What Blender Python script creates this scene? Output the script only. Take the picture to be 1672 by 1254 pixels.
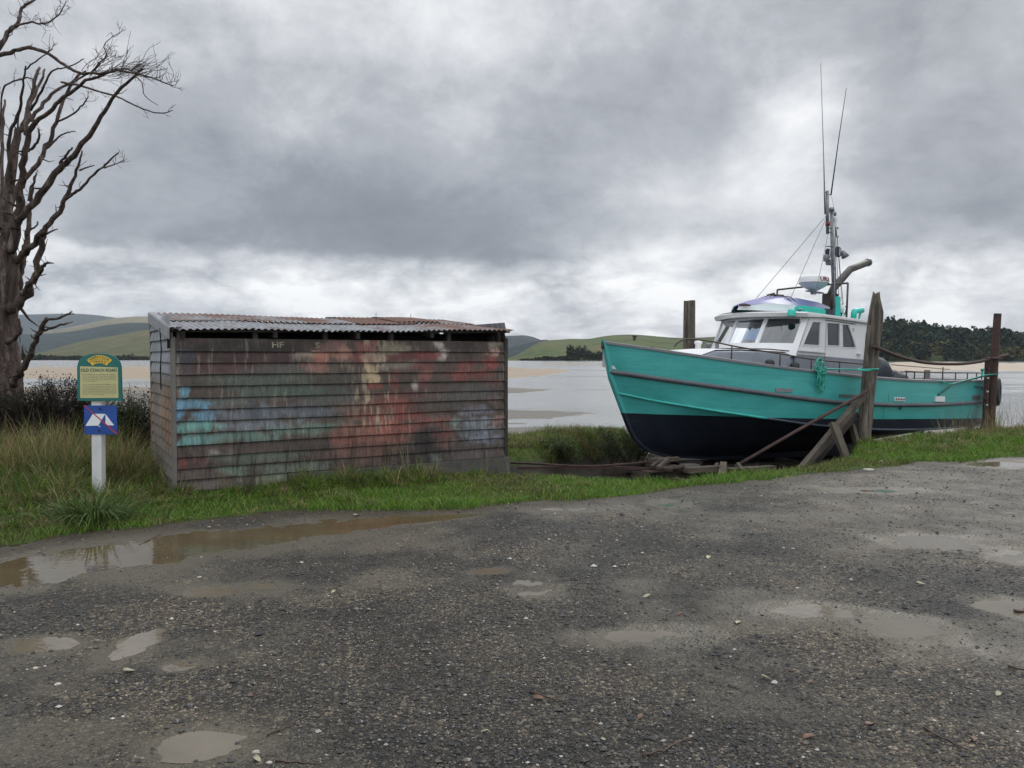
import bpy, bmesh, math, random
import numpy as np
from mathutils import Vector, Matrix
from mathutils.geometry import tessellate_polygon
for o in list(bpy.data.objects): bpy.data.objects.remove(o)
S = bpy.context.scene
COL = S.collection
rng = np.random.default_rng(7); random.seed(7)
PI = math.pi
# ------------------------------------------------------------------ camera
FP, EYE, TH = 1260.0, 1.6, math.radians(2.0)       # focal length in photo pixels, eye height, tilt down
cam = bpy.data.objects.new('camera', bpy.data.cameras.new('camera')); COL.objects.link(cam)
cam.location = (0, 0, EYE); cam.rotation_euler = (PI/2-TH, 0, 0)
cam.data.sensor_width = 36; cam.data.lens = 36*FP/1672
cam.data.clip_start = 0.05; cam.data.clip_end = 20000
S.camera = cam
# ------------------------------------------------------------------ world: overcast sky with broken cloud
W = bpy.data.worlds.new('World'); S.world = W; W.use_nodes = True
SUN_EL, SUN_AZ = math.radians(38), math.radians(35)      # azimuth from +Y towards +X
def build_world():
    nt = W.node_tree; N = nt.nodes; L = nt.links
    for n in list(N): N.remove(n)
    def nd(t, **k):
        n = N.new(t)
        for a, b in k.items(): setattr(n, a, b)
        return n
    def mth(op, a, b=None, c=None, clamp=False):
        n = nd('ShaderNodeMath', operation=op); n.use_clamp = clamp
        for i, v in enumerate((a, b, c)):
            if v is None: continue
            if isinstance(v, (int, float)): n.inputs[i].default_value = v
            else: L.new(v, n.inputs[i])
        return n.outputs[0]
    tc = nd('ShaderNodeTexCoord'); sp = nd('ShaderNodeSeparateXYZ'); L.new(tc.outputs['Generated'], sp.inputs[0])
    x, y, z = sp.outputs
    az = mth('ARCTAN2', x, y); el = mth('ARCSINE', z)
    zz = mth('ADD', mth('MAXIMUM', z, 0.0), 0.10)
    cb = nd('ShaderNodeCombineXYZ'); L.new(mth('DIVIDE', x, zz), cb.inputs[0]); L.new(mth('DIVIDE', y, zz), cb.inputs[1])
    def noise(vec, sc, det, rough, off=0.0, dist=0.0):
        n = nd('ShaderNodeTexNoise'); n.inputs['Scale'].default_value = sc; n.inputs['Detail'].default_value = det
        n.inputs['Roughness'].default_value = rough; n.inputs['Distortion'].default_value = dist
        m = nd('ShaderNodeVectorMath', operation='ADD'); L.new(vec, m.inputs[0]); m.inputs[1].default_value = (off, off*1.7, off*.3)
        L.new(m.outputs[0], n.inputs['Vector']); return n.outputs['Fac']
    ae = nd('ShaderNodeCombineXYZ'); L.new(az, ae.inputs[0]); L.new(mth('MULTIPLY', el, 1.35), ae.inputs[1])
    w1 = mth('SUBTRACT', noise(ae.outputs[0], 5.0, 5, .6, 1.3), .5); w2 = mth('SUBTRACT', noise(ae.outputs[0], 6.0, 5, .6, 7.9), .5)
    azw = mth('ADD', az, mth('MULTIPLY', w1, .22)); elw = mth('ADD', el, mth('MULTIPLY', w2, .085))
    # big masses of lighter and darker cloud: azimuth, elevation, widths (degrees), amount
    def gauss(a, e, sa, se, wgt, p=2.2):
        da = mth('DIVIDE', mth('SUBTRACT', azw, math.radians(a)), math.radians(sa)); de = mth('DIVIDE', mth('SUBTRACT', elw, math.radians(e)), math.radians(se))
        q = mth('ADD', mth('POWER', mth('ABSOLUTE', da), p), mth('POWER', mth('ABSOLUTE', de), p))
        return mth('MULTIPLY', mth('EXPONENT', mth('MULTIPLY', q, -1.0)), wgt)
    def smooth(a, b, v):
        t = nd('ShaderNodeMapRange', interpolation_type='SMOOTHSTEP'); L.new(v, t.inputs[0]); t.inputs[1].default_value = a; t.inputs[2].default_value = b; return t.outputs[0]
    tot = None
    for bl in CLOUDS:
        g = gauss(*bl); tot = g if tot is None else mth('ADD', tot, g)
    # the long dark shelf with a sharp lower edge, and a softer one at right
    rag = mth('SUBTRACT', noise(ae.outputs[0], 16.0, 5, .62, 2.2, .2), .5)
    for (a0, a1, e0, dedge, wid, rise, amt) in SHELVES:
        ee = mth('ADD', mth('SUBTRACT', mth('ADD', el, mth('MULTIPLY', rag, math.radians(1.9))), math.radians(e0)), mth('MULTIPLY', w2, .03))
        ee = mth('ADD', ee, mth('MULTIPLY', mth('SUBTRACT', azw, math.radians((a0+a1)/2)), -dedge))
        up_ = mth('EXPONENT', mth('MULTIPLY', mth('MAXIMUM', ee, 0.0), -1/math.radians(rise)))
        win = mth('MULTIPLY', smooth(math.radians(a0-5), math.radians(a0+5), azw), smooth(math.radians(a1+4), math.radians(a1-5), azw))
        sh = mth('MULTIPLY', mth('MULTIPLY', mth('MULTIPLY', smooth(0, math.radians(wid), ee), up_), win), -amt); tot = mth('ADD', tot, sh)
    d1 = mth('SUBTRACT', noise(cb.outputs[0], .60, 6, .58, 3.1, .4), .5)
    d2 = mth('SUBTRACT', noise(ae.outputs[0], 7.5, 8, .67, 5.2, .25), .5)
    bil = mth('ABSOLUTE', mth('SUBTRACT', noise(ae.outputs[0], 5.5, 5, .55, 17.2, .35), .5))          # billows: creases between puffs
    # low cloud near the horizon: flattened heaps
    lo = nd('ShaderNodeCombineXYZ'); L.new(az, lo.inputs[0]); L.new(mth('MULTIPLY', el, 2.3), lo.inputs[1])
    d3 = mth('SUBTRACT', noise(lo.outputs[0], 6.0, 7, .66, 11.0, .25), .5)
    b3 = mth('ABSOLUTE', mth('SUBTRACT', noise(lo.outputs[0], 9.0, 4, .55, 23.0, .3), .5))
    lowm = smooth(math.radians(9.5), math.radians(5.0), el)
    v = mth('MULTIPLY', mth('SUBTRACT', tot, -.60), 1.0)
    v = mth('ADD', v, mth('MULTIPLY', d1, .45)); v = mth('ADD', v, mth('MULTIPLY', d2, .62)); v = mth('ADD', v, mth('MULTIPLY', mth('SUBTRACT', bil, .10), .55))
    lowt = mth('ADD', mth('MULTIPLY', d3, 1.35), mth('MULTIPLY', mth('SUBTRACT', b3, .09), 1.5))
    v = mth('ADD', v, mth('MULTIPLY', lowt, lowm))
    hi = mth('MULTIPLY', mth('DIVIDE', mth('SUBTRACT', el, math.radians(27)), math.radians(35)), .55, clamp=True)
    v = mth('ADD', mth('MULTIPLY', mth('SUBTRACT', v, .5), .95), .50)
    rp = nd('ShaderNodeValToRGB'); cr = rp.color_ramp
    for i, (p, c) in enumerate([(0.0, (.150, .163, .182)), (.25, (.215, .230, .256)), (.5, (.365, .381, .410)), (.75, (.610, .622, .640)), (1.0, (.86, .86, .855))]):
        e = cr.elements[i] if i < 2 else cr.elements.new(p)
        e.position = p; e.color = (*c, 1)
    L.new(v, rp.inputs[0])
    up = nd('ShaderNodeVectorMath', operation='SCALE'); L.new(rp.outputs[0], up.inputs[0]); L.new(mth('ADD', mth('ADD', 1.0, mth('MULTIPLY', hi, 3.0)), mth('MULTIPLY', smooth(.15, -.55, y), 1.0)), up.inputs['Scale'])
    sky = nd('ShaderNodeTexSky', sky_type='NISHITA'); sky.sun_disc = False
    sky.sun_elevation = SUN_EL; sky.sun_rotation = SUN_AZ
    skb = nd('ShaderNodeVectorMath', operation='SCALE'); L.new(sky.outputs[0], skb.inputs[0]); skb.inputs['Scale'].default_value = .08
    mx = nd('ShaderNodeMix', data_type='RGBA'); mx.inputs[0].default_value = .95
    L.new(skb.outputs[0], mx.inputs[6]); L.new(up.outputs[0], mx.inputs[7])
    bg = nd('ShaderNodeBackground'); L.new(mx.outputs[2], bg.inputs[0]); bg.inputs[1].default_value = 1.0
    out = nd('ShaderNodeOutputWorld'); L.new(bg.outputs[0], out.inputs[0])
CLOUDS = [(-20, 13.8, 7, 2.0, -.14), (0, 12, 13, 4.0, -.17), (12, 16, 8, 2.6, -.13), (-11, 9.5, 9, 2, -.10), (-15.5, 15.3, 4.5, 1.6, .16), (-32, 13, 7, 5, .06), (-13, 23, 9, 2.6, .13), (1, 24, 12, 3, .06), (-27, 21, 7, 3, -.05),
          (17.5, 23, 9, 4.5, -.10), (29, 21, 8, 4, -.05), (20.3, 16.8, 3.0, 1.5, .28), (20, 13.2, 3.2, 1.9, .22), (21.5, 10, 4, 1.6, .16), (15.5, 11.2, 6, 1.2, .10), (28.5, 13, 4.5, 4.0, -.20), (31, 8.8, 3.5, 1.5, -.12), (8, 19.5, 6, 2, -.07),
          (-30, 7.2, 5, 1.2, .20), (-15, 4.3, 18, 2.2, .18), (10, 6.5, 10, 1.8, .14), (14, 8.2, 6, .9, .16), (28, 5.5, 10, 2.2, .16), (31, 8.3, 2.4, .7, .2), (9, 3.6, 32, 2.2, .24)]
SHELVES = [(-32, 4, 6.7, -.018, 1.1, 5.5, .36), (23, 40, 6.9, .05, 1.6, 4.5, .18)]
build_world()
sun = bpy.data.objects.new('sun', bpy.data.lights.new('sun', 'SUN')); COL.objects.link(sun)
sun.data.energy = 0.9; sun.data.angle = math.radians(14); sun.data.color = (1, .96, .90)
sd = Vector((math.sin(SUN_AZ)*math.cos(SUN_EL), math.cos(SUN_AZ)*math.cos(SUN_EL), math.sin(SUN_EL)))
sun.rotation_euler = sd.to_track_quat('Z', 'Y').to_euler()
S.render.engine = 'CYCLES'
S.view_settings.view_transform = 'Standard'; S.view_settings.look = 'None'; S.view_settings.gamma = 1; S.view_settings.exposure = 0.38
S.cycles.max_bounces = 6; S.cycles.transparent_max_bounces = 12
# ------------------------------------------------------------------ helpers
CAMP = np.array([0, 0, EYE])
def ray(px, py):
    u = (px-836)/FP; v = (627-py)/FP
    return np.array([u, math.cos(TH)+v*math.sin(TH), -math.sin(TH)+v*math.cos(TH)])
def at(px, py, Y):                       # world point seen at a photo pixel, at distance Y along +Y
    r = ray(px, py); return CAMP + r*(Y/r[1])
def gp(px, py, z=0.0):                   # ground point at height z
    r = ray(px, py); return CAMP + r*((z-EYE)/r[2])
class Frame:                             # a local frame: rows of R are its axes
    def __init__(s, O, al, slope=0.0):
        ca, sa = math.cos(al), math.sin(al)
        ax = np.array([ca*math.cos(slope), sa*math.cos(slope), -math.sin(slope)]); ay = np.array([-sa, ca, 0.]); az = np.cross(ax, ay)
        s.R = np.stack([ax, ay, az]); s.O = np.array(O, float)
    def px(s, px, py, k, val):           # point of the local plane (axis k = val) seen at a pixel, local coordinates
        r = s.R@ray(px, py); c = s.R@(CAMP-s.O); t = (val-c[k])/r[k]; return c+t*r
    def w(s, p): return s.R.T@np.array(p, float)+s.O
    def mat(s):
        M = Matrix.Identity(4)
        for i in range(3):
            for j in range(3): M[i][j] = s.R[j][i]
            M[i][3] = s.O[i]
        return M
def hsh(ix, iy, iz, seed):
    n = (ix*374761393 + iy*668265263 + iz*2147483647*3 + seed*974634777) & 0xffffffff
    n = ((n ^ (n >> 13))*1274126177) & 0xffffffff
    n = ((n ^ (n >> 16))*2246822519) & 0xffffffff
    return ((n ^ (n >> 15)) & 0xffffff)/float(0xffffff)
def vnoise(x, y, z=0.0, seed=0):
    x, y, z = np.broadcast_arrays(np.asarray(x, float), np.asarray(y, float), np.asarray(z, float))
    xi, yi, zi = np.floor(x).astype(np.int64), np.floor(y).astype(np.int64), np.floor(z).astype(np.int64)
    fx, fy, fz = x-xi, y-yi, z-zi
    fx, fy, fz = [t*t*(3-2*t) for t in (fx, fy, fz)]
    r = 0
    for dx in (0, 1):
        for dy in (0, 1):
            for dz in (0, 1):
                r = r + (fx if dx else 1-fx)*(fy if dy else 1-fy)*(fz if dz else 1-fz)*hsh(xi+dx, yi+dy, zi+dz, seed)
    return r
def fbm(x, y, z=0.0, o=4, seed=0, gain=.5):
    a, s, t = 1., 0., 0.
    for i in range(o):
        s = s + a*vnoise(np.asarray(x)*2**i, np.asarray(y)*2**i, np.asarray(z)*2**i, seed+i); t += a; a *= gain
    return s/t                           # 0..1
def sst(a, b, x): t = np.clip((x-a)/(b-a), 0, 1); return t*t*(3-2*t)
def lin(c): return tuple(((v/255.)/12.92 if v/255. <= .04045 else ((v/255.+.055)/1.055)**2.4) for v in c)
class MB:
    def __init__(s): s.v = []; s.f = []; s.c = None
    def add(s, vs, fs):
        b = len(s.v); s.v += [tuple(map(float, p)) for p in vs]; s.f += [tuple(i+b for i in f) for f in fs]; return s
    def box(s, x0, x1, y0, y1, z0, z1, M=None):
        vs = [(x, y, z) for x in (x0, x1) for y in (y0, y1) for z in (z0, z1)]
        if M is not None: vs = [tuple(M@Vector(p)) for p in vs]
        return s.add(vs, [(0, 1, 3, 2), (4, 6, 7, 5), (0, 4, 5, 1), (2, 3, 7, 6), (0, 2, 6, 4), (1, 5, 7, 3)])
    def bar(s, p0, p1, w, h, up=(0, 0, 1), tw=None):     # squared timber between two points
        p0, p1 = Vector(p0), Vector(p1); d = (p1-p0).normalized(); a = d.cross(Vector(up))
        if a.length < 1e-4: a = d.cross(Vector((1, 0, 0)))
        a.normalize(); b = a.cross(d)
        tw = tw or 1.0; vs = []
        for p, k in ((p0, 1.), (p1, tw)):
            for sx, sy in ((-1, -1), (1, -1), (1, 1), (-1, 1)): vs.append(p+a*sx*w/2*k+b*sy*h/2*k)
        return s.add(vs, [(3, 2, 1, 0), (4, 5, 6, 7), (0, 1, 5, 4), (1, 2, 6, 5), (2, 3, 7, 6), (3, 0, 4, 7)])
    def tube(s, pts, rad, n=8, cap=True, jit=0.0):
        pts = [Vector(p) for p in pts]; m = len(pts)
        if isinstance(rad, (int, float)): rad = [rad]*m
        vs = []; a = None
        for i, p in enumerate(pts):
            d = (pts[min(i+1, m-1)]-pts[max(i-1, 0)])
            if d.length < 1e-9: d = Vector((0, 0, 1))
            d.normalize()
            if a is None: a = d.cross(Vector((.31, .12, .94)));  a = a if a.length > .05 else d.cross(Vector((1, 0, 0)))
            a = (a-d*a.dot(d)).normalized(); b = d.cross(a)
            for k in range(n):
                t = 2*PI*k/n; r = rad[i]*(1+jit*(random.random()-.5)); vs.append(p+(a*math.cos(t)+b*math.sin(t))*r)
        fs = [(i*n+k, i*n+(k+1) % n, (i+1)*n+(k+1) % n, (i+1)*n+k) for i in range(m-1) for k in range(n)]
        if cap: fs += [tuple(range(n))[::-1], tuple((m-1)*n+k for k in range(n))]
        return s.add(vs, fs)
    def lathe(s, prof, c=(0, 0, 0), n=24, M=None, cap=True):      # prof: (r, z)
        vs = []
        for r, z in prof:
            for k in range(n):
                p = Vector((r*math.cos(2*PI*k/n)+c[0], r*math.sin(2*PI*k/n)+c[1], z+c[2]))
                vs.append(M@p if M is not None else p)
        m = len(prof); fs = [(i*n+k, i*n+(k+1) % n, (i+1)*n+(k+1) % n, (i+1)*n+k) for i in range(m-1) for k in range(n)]
        if cap: fs += [tuple(range(n))[::-1], tuple((m-1)*n+k for k in range(n))]
        return s.add(vs, fs)
    def grid(s, P):                       # P[i][j] -> point
        a, b = len(P), len(P[0])
        return s.add([p for r in P for p in r], [(i*b+j, i*b+j+1, (i+1)*b+j+1, (i+1)*b+j) for i in range(a-1) for j in range(b-1)])
    def plate(s, outer, holes, fn, th):   # flat polygon with holes, thickness th; fn(u, v, w) -> point
        loops = [outer]+list(holes); allp = [p for l in loops for p in l]
        tr = tessellate_polygon([[Vector((p[0], p[1], 0)) for p in l] for l in loops])
        n = len(allp)
        vs = [fn(p[0], p[1], 0) for p in allp]+[fn(p[0], p[1], th) for p in allp]
        fs = [tuple(t) for t in tr]+[tuple(i+n for i in t[::-1]) for t in tr]; b = 0
        for l in loops:
            m = len(l)
            for i in range(m): fs.append((b+i, b+(i+1) % m, b+(i+1) % m+n, b+i+n))
            b += m
        return s.add(vs, fs)
def mesh_np(name, V, F, mats, cols=None, smooth=True, attrs=None):   # fast mesh from arrays, F is (n,3) or (n,4)
    me = bpy.data.meshes.new(name); V = np.asarray(V, np.float32); F = np.asarray(F, np.int32); k = F.shape[1]
    me.vertices.add(len(V)); me.vertices.foreach_set('co', V.ravel())
    me.loops.add(F.size); me.loops.foreach_set('vertex_index', F.ravel())
    me.polygons.add(len(F)); me.polygons.foreach_set('loop_start', np.arange(0, F.size, k, dtype=np.int32))
    try: me.polygons.foreach_set('loop_total', np.full(len(F), k, np.int32))
    except Exception: pass
    me.update(calc_edges=True)
    me.polygons.foreach_set('use_smooth', np.full(len(F), smooth, bool))
    if cols is not None:
        a = me.color_attributes.new('Col', 'FLOAT_COLOR', 'POINT'); c = np.ones((len(V), 4), np.float32); c[:, :3] = cols; a.data.foreach_set('color', c.ravel())
    for n, d in (attrs or {}).items():
        a = me.attributes.new(n, 'FLOAT', 'POINT'); a.data.foreach_set('value', np.asarray(d, np.float32))
    for m in (mats if isinstance(mats, (list, tuple)) else [mats]): me.materials.append(m)
    return me
def props(o, label=None, cat=None, group=None, kind=None):
    for k, v in (('label', label), ('category', cat), ('group', group), ('kind', kind)):
        if v: o[k] = v
    return o
def link(name, me, parent=None, M=None, **k):
    o = bpy.data.objects.new(name, me); COL.objects.link(o)
    if parent is not None: o.parent = parent
    if M is not None: o.matrix_world = M
    return props(o, **k)
def mk(name, mb, mat, parent=None, smooth=False, bevel=0.0, seg=2, M=None, auto=None, **k):
    me = bpy.data.meshes.new(name); me.from_pydata(mb.v, [], mb.f); me.update()
    bm = bmesh.new(); bm.from_mesh(me)
    bmesh.ops.recalc_face_normals(bm, faces=bm.faces)
    if bevel: bmesh.ops.bevel(bm, geom=[e for e in bm.edges if len(e.link_faces) == 2 and e.calc_face_angle(0) > .6], offset=bevel, segments=seg, affect='EDGES', clamp_overlap=True)
    if auto is not None:
        for e in bm.edges:
            if len(e.link_faces) == 2 and e.calc_face_angle(0) > auto: e.smooth = False
        smooth = True
    bm.to_mesh(me); bm.free()
    me.polygons.foreach_set('use_smooth', [smooth]*len(me.polygons))
    for m in (mat if isinstance(mat, (list, tuple)) else [mat]): me.materials.append(m)
    return link(name, me, parent, M, **k)
def empty(name, M=None, loc=None, **k):
    o = bpy.data.objects.new(name, None); COL.objects.link(o); o.empty_display_size = .2
    if M is not None: o.matrix_world = M
    if loc is not None: o.location = loc
    return props(o, **k)
# ---- materials
class MT:
    def __init__(s, name):
        s.m = bpy.data.materials.new(name); s.m.use_nodes = True; s.nt = s.m.node_tree; s.N = s.nt.nodes; s.L = s.nt.links
        s.b = s.N['Principled BSDF']; s.tc = s.N.new('ShaderNodeTexCoord')
    def n(s, t, **k):
        n = s.N.new(t)
        for a, b in k.items(): setattr(n, a, b)
        return n
    def vec(s, space='Object', sc=(1, 1, 1)):
        m = s.n('ShaderNodeMapping'); m.inputs['Scale'].default_value = sc; s.L.new(s.tc.outputs[space], m.inputs[0]); return m.outputs[0]
    def noise(s, v, scale, det=4, rough=.55, dist=0.0):
        n = s.n('ShaderNodeTexNoise'); n.inputs['Scale'].default_value = scale; n.inputs['Detail'].default_value = det
        n.inputs['Roughness'].default_value = rough; n.inputs['Distortion'].default_value = dist; s.L.new(v, n.inputs['Vector']); return n.outputs['Fac']
    def ramp(s, f, els):
        r = s.n('ShaderNodeValToRGB'); cr = r.color_ramp
        for i, (p, c) in enumerate(els):
            e = cr.elements[i] if i < 2 else cr.elements.new(p)
            e.position = p; e.color = (*c, 1) if len(c) == 3 else c
        s.L.new(f, r.inputs[0]); return r.outputs[0]
    def mix(s, f, a, b, mode='MIX'):
        m = s.n('ShaderNodeMix', data_type='RGBA', blend_type=mode)
        for i, v in ((0, f), (6, a), (7, b)):
            if isinstance(v, (int, float)): m.inputs[i].default_value = v
            elif isinstance(v, (tuple, list)): m.inputs[i].default_value = (*v[:3], 1)
            else: s.L.new(v, m.inputs[i])
        return m.outputs[2]
    def math(s, op, a, b=None, clamp=False):
        m = s.n('ShaderNodeMath', operation=op); m.use_clamp = clamp
        for i, v in enumerate((a, b)):
            if v is None: continue
            if isinstance(v, (int, float)): m.inputs[i].default_value = v
            else: s.L.new(v, m.inputs[i])
        return m.outputs[0]
    def attr(s, name, out='Color'):
        a = s.n('ShaderNodeAttribute'); a.attribute_name = name; return a.outputs[out]
    def col(s, v):
        if isinstance(v, (tuple, list)): s.b.inputs['Base Color'].default_value = (*v[:3], 1)
        else: s.L.new(v, s.b.inputs['Base Color'])
        return s
    def rough(s, v):
        if isinstance(v, (int, float)): s.b.inputs['Roughness'].default_value = v
        else: s.L.new(v, s.b.inputs['Roughness'])
        return s
    def bump(s, h, dist=.01, strength=1.0):
        b = s.n('ShaderNodeBump'); b.inputs['Distance'].default_value = dist; b.inputs['Strength'].default_value = strength
        s.L.new(h, b.inputs['Height']); s.L.new(b.outputs[0], s.b.inputs['Normal']); return s
def pm(name, c1, c2=None, scale=6, rough=.6, metal=0.0, bump=0.0, sc=(1, 1, 1), det=6, spread=.18, c3=None, bscale=None, spec=.5, mid=.5):
    m = MT(name); v = m.vec('Object', sc)
    if c2 is None: c2 = tuple(x*.8 for x in c1)
    f = m.noise(v, scale, det, .62)
    els = [(max(mid-spread, 0), c1), (min(mid+spread, 1), c2)]
    if c3: els.append((min(mid+spread*1.6, 1), c3))
    m.col(m.ramp(f, els)); m.rough(rough); m.b.inputs['Metallic'].default_value = metal; m.b.inputs['Specular IOR Level'].default_value = spec
    if bump: m.bump(m.noise(v, bscale or scale*4, 6, .6), bump)
    return m.m
M = {}
# ================================================================== GROUND
BO = np.array([1.537, 13.0, .671]); BAL = math.radians(36); BSL = math.radians(2.7)
BF = Frame(BO, BAL, BSL)
WZ = -1.20                                   # water level
edge_px = [(0, 903), (60, 888), (200, 868), (330, 852), (500, 838), (640, 833), (780, 829), (900, 823), (1000, 813), (1100, 801), (1250, 785), (1400, 768), (1500, 758), (1672, 748)]
EG = np.array([gp(*p)[:2] for p in edge_px])
EG = np.vstack([[-30, EG[0, 1]-.38*(EG[0, 0]+30)], EG, [EG[-1, 0]+30, EG[-1, 1]+4]])
def yedge(X): return np.interp(X, EG[:, 0], EG[:, 1])
def boat_st(X, Y):
    dx, dy = X-BO[0], Y-BO[1]; return dx*math.cos(BAL)+dy*math.sin(BAL), -dx*math.sin(BAL)+dy*math.cos(BAL)
PUD = [  # pixel centre, pixel radii, depth (m), kind
 (225, 1045, 34, 22, .020), (78, 1050, 48, 10, .014), (297, 1085, 28, 9, .016), (322, 1212, 66, 22, .020), (345, 964, 46, 7, .013), (432, 956, 34, 6, .013),
 (800, 931, 28, 5, .016), (872, 958, 40, 18, .010), (1330, 997, 62, 10, .014), (1485, 1020, 62, 18, .015), (1025, 1036, 95, 14, .013), (1520, 884, 74, 12, .016),
 (1650, 992, 66, 14, .016), (1087, 823, 28, 5, .018), (1640, 758, 90, 6, .012), (1655, 912, 50, 10, .012), (950, 830, 80, 4, .012), (1420, 800, 60, 4, .010)]
PG = []
for (px, py, rx, ry, dp) in PUD:
    c = gp(px, py); a = gp(px+rx, py); b0 = gp(px, py-ry); b1 = gp(px, py+ry); PG.append((c[0], c[1], abs(a[0]-c[0]), abs(b0[1]-b1[1])/2, dp))
bigU = [(-120, 930), (0, 916), (60, 898), (200, 883), (330, 866), (500, 849), (640, 840), (800, 837)]
bigL = [(-120, 975), (10, 960), (60, 957), (108, 946), (130, 934), (230, 919), (300, 913), (400, 897), (460, 889), (560, 874), (650, 857), (800, 840)]
BU = np.array([gp(*p)[:2] for p in bigU]); BLo = np.array([gp(*p)[:2] for p in bigL])
def bigpud(X, Y):
    u = np.interp(X, BU[:, 0], BU[:, 1]); l = np.interp(X, BLo[:, 0], BLo[:, 1])
    h = np.maximum((u-l)/2, .02); m = 1-np.abs(Y-(u+l)/2)/h
    return np.where((X > BU[0, 0]-.0) & (X < BU[-1, 0]), m, -1.)      # 1 in middle, 0 on edge
def pudfield(X, Y):
    n = fbm(X*2.2, Y*2.2, o=4, seed=31)-.5; n2 = fbm(X*9, Y*9, o=3, seed=37)-.5
    best = np.full(X.shape, -3.); dep = np.zeros(X.shape)
    for (cx, cy, rx, ry, dp) in PG:
        q = .9-np.sqrt(((X-cx)/rx)**2+((Y-cy)/ry)**2)+n*1.3+n2*.7; q = np.clip(q, -2, 1)
        dep = np.maximum(dep, dp*sst(-.55, .7, q)); best = np.maximum(best, q)
    q = bigpud(X, Y)-.12+n*.9+n2*.5
    q = np.where(np.abs(X+3) < 9, q, -2); q = np.clip(q, -2, 1); dep = np.maximum(dep, .024*sst(-.4, .8, q)); best = np.maximum(best, q)
    return best, dep
DARK = [(1170, 905, 420, 60), (80, 985, 200, 40), (330, 1005, 230, 34), (660, 1000, 200, 50), (690, 1150, 170, 70), (300, 1120, 260, 34), (930, 1120, 230, 50), (1080, 1210, 260, 50), (1330, 1060, 180, 30), (1560, 990, 110, 18), (1480, 1120, 260, 60), (120, 1150, 160, 26), (1500, 1210, 260, 40), (560, 920, 260, 22), (1060, 870, 160, 14)]
DG = []
for (px, py, rx, ry) in DARK:
    c = gp(px, py); a = gp(px+rx, py); b0 = gp(px, py-ry); b1 = gp(px, py+ry); DG.append((c[0], c[1], abs(a[0]-c[0]), abs(b0[1]-b1[1])/2))
def darkfield(X, Y):
    n = fbm(X*1.1, Y*1.1, o=5, seed=131, gain=.6)-.5; v = np.full(X.shape, .20)
    for (cx, cy, rx, ry) in DG: v = np.maximum(v, 1.25*np.exp(-(((X-cx)/rx)**2+((Y-cy)/ry)**2)*.9))
    return np.clip(v*.85+n*2.3, 0, 1)
PZ = -.0085
def bank_y(X): return np.interp(X, [-40, -9, -5, -1, 1.2, 3, 30], [11, 12.4, 13.6, 14.2, 14.6, 15.2, 24])
def hgt(X, Y, full=False):
    d = Y-yedge(X)+ (fbm(X*1.3, Y*1.3, o=4, seed=3)-.5)*.5
    best, dep = pudfield(X, Y)
    land = sst(-.1, .5, d)
    roadz = (fbm(X*.7, Y*.7, o=3, seed=5)-.5)*.012+(fbm(X*6, Y*6, o=4, seed=9)-.5)*.012+(fbm(X*22, Y*22, o=2, seed=10)-.5)*.006-dep
    gz = .0+.02*sst(.2, 2.0, d)+(fbm(X*.9, Y*.9, o=4, seed=11)-.5)*.09
    z = roadz*(1-land)+gz*land
    # slipway cut for the boat
    s, t = boat_st(X, Y)
    floor = -.53-.047*s; floor = np.where(s < 0, -.53+.36*sst(-.2, -2.6, s)+.0*s, floor)
    wob = (fbm(X*.8, Y*.8, o=3, seed=17)-.5)*.6
    far_ = np.interp(s, [-5, -1, 0, 2, 4], [.35, .6, 1.3, 1.7, 3.0]); near_ = np.interp(s, [-5, -3.2, -2.4, -1.9, -1.4, -.6, 2, 3.2, 4.2, 8], [-.7, -.9, -1.55, -2.1, -2.75, -2.9, -2.95, -2.65, -2.15, -2.3]); cut = sst(near_-.05+wob*.12, near_+.32+wob*.12, t)*sst(far_+.35, far_-.25, t)*sst(-4.6, -3.0, s)
    cutw = 1.0
    c = cut*np.where(s < 0, cutw, 1)
    z = z+.07*sst(3.2, 4.4, s)*sst(8.0, 5.4, s)*sst(-3.8, -2.6, t)*sst(-1.5, -2.1, t)
    z = z*(1-c)+(floor+(fbm(X*3, Y*3, o=3, seed=19)-.5)*.08)*c
    # the bank down to the mudflat
    yb = bank_y(X)+wob*1.5
    near = (t < -2.0) & (s > 0)                       # road side of the slip: land runs on to the stern pole
    fall = sst(0, 3.2, Y-yb)
    corr_ = sst(-3.4, -2.6, t)*sst(3.0, 2.4, t)
    bs = sst(10.4, 12.6, s+wob*1.5)
    fall = np.where(t < -2.0, np.where(s > 0, bs, fall), fall)
    fall = np.where((t >= -2.0) & (s > -5), fall*(1-sst(3.6, 2.6, t))+bs*sst(3.6, 2.6, t), fall)
    fall = np.clip(fall, 0, 1)
    r = np.hypot(X, Y)
    mud = WZ+mudh(X, Y)
    z = z*(1-fall)+np.minimum(mud, z)*fall
    if full: return z, d, best, dep, c, fall
    return z
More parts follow.
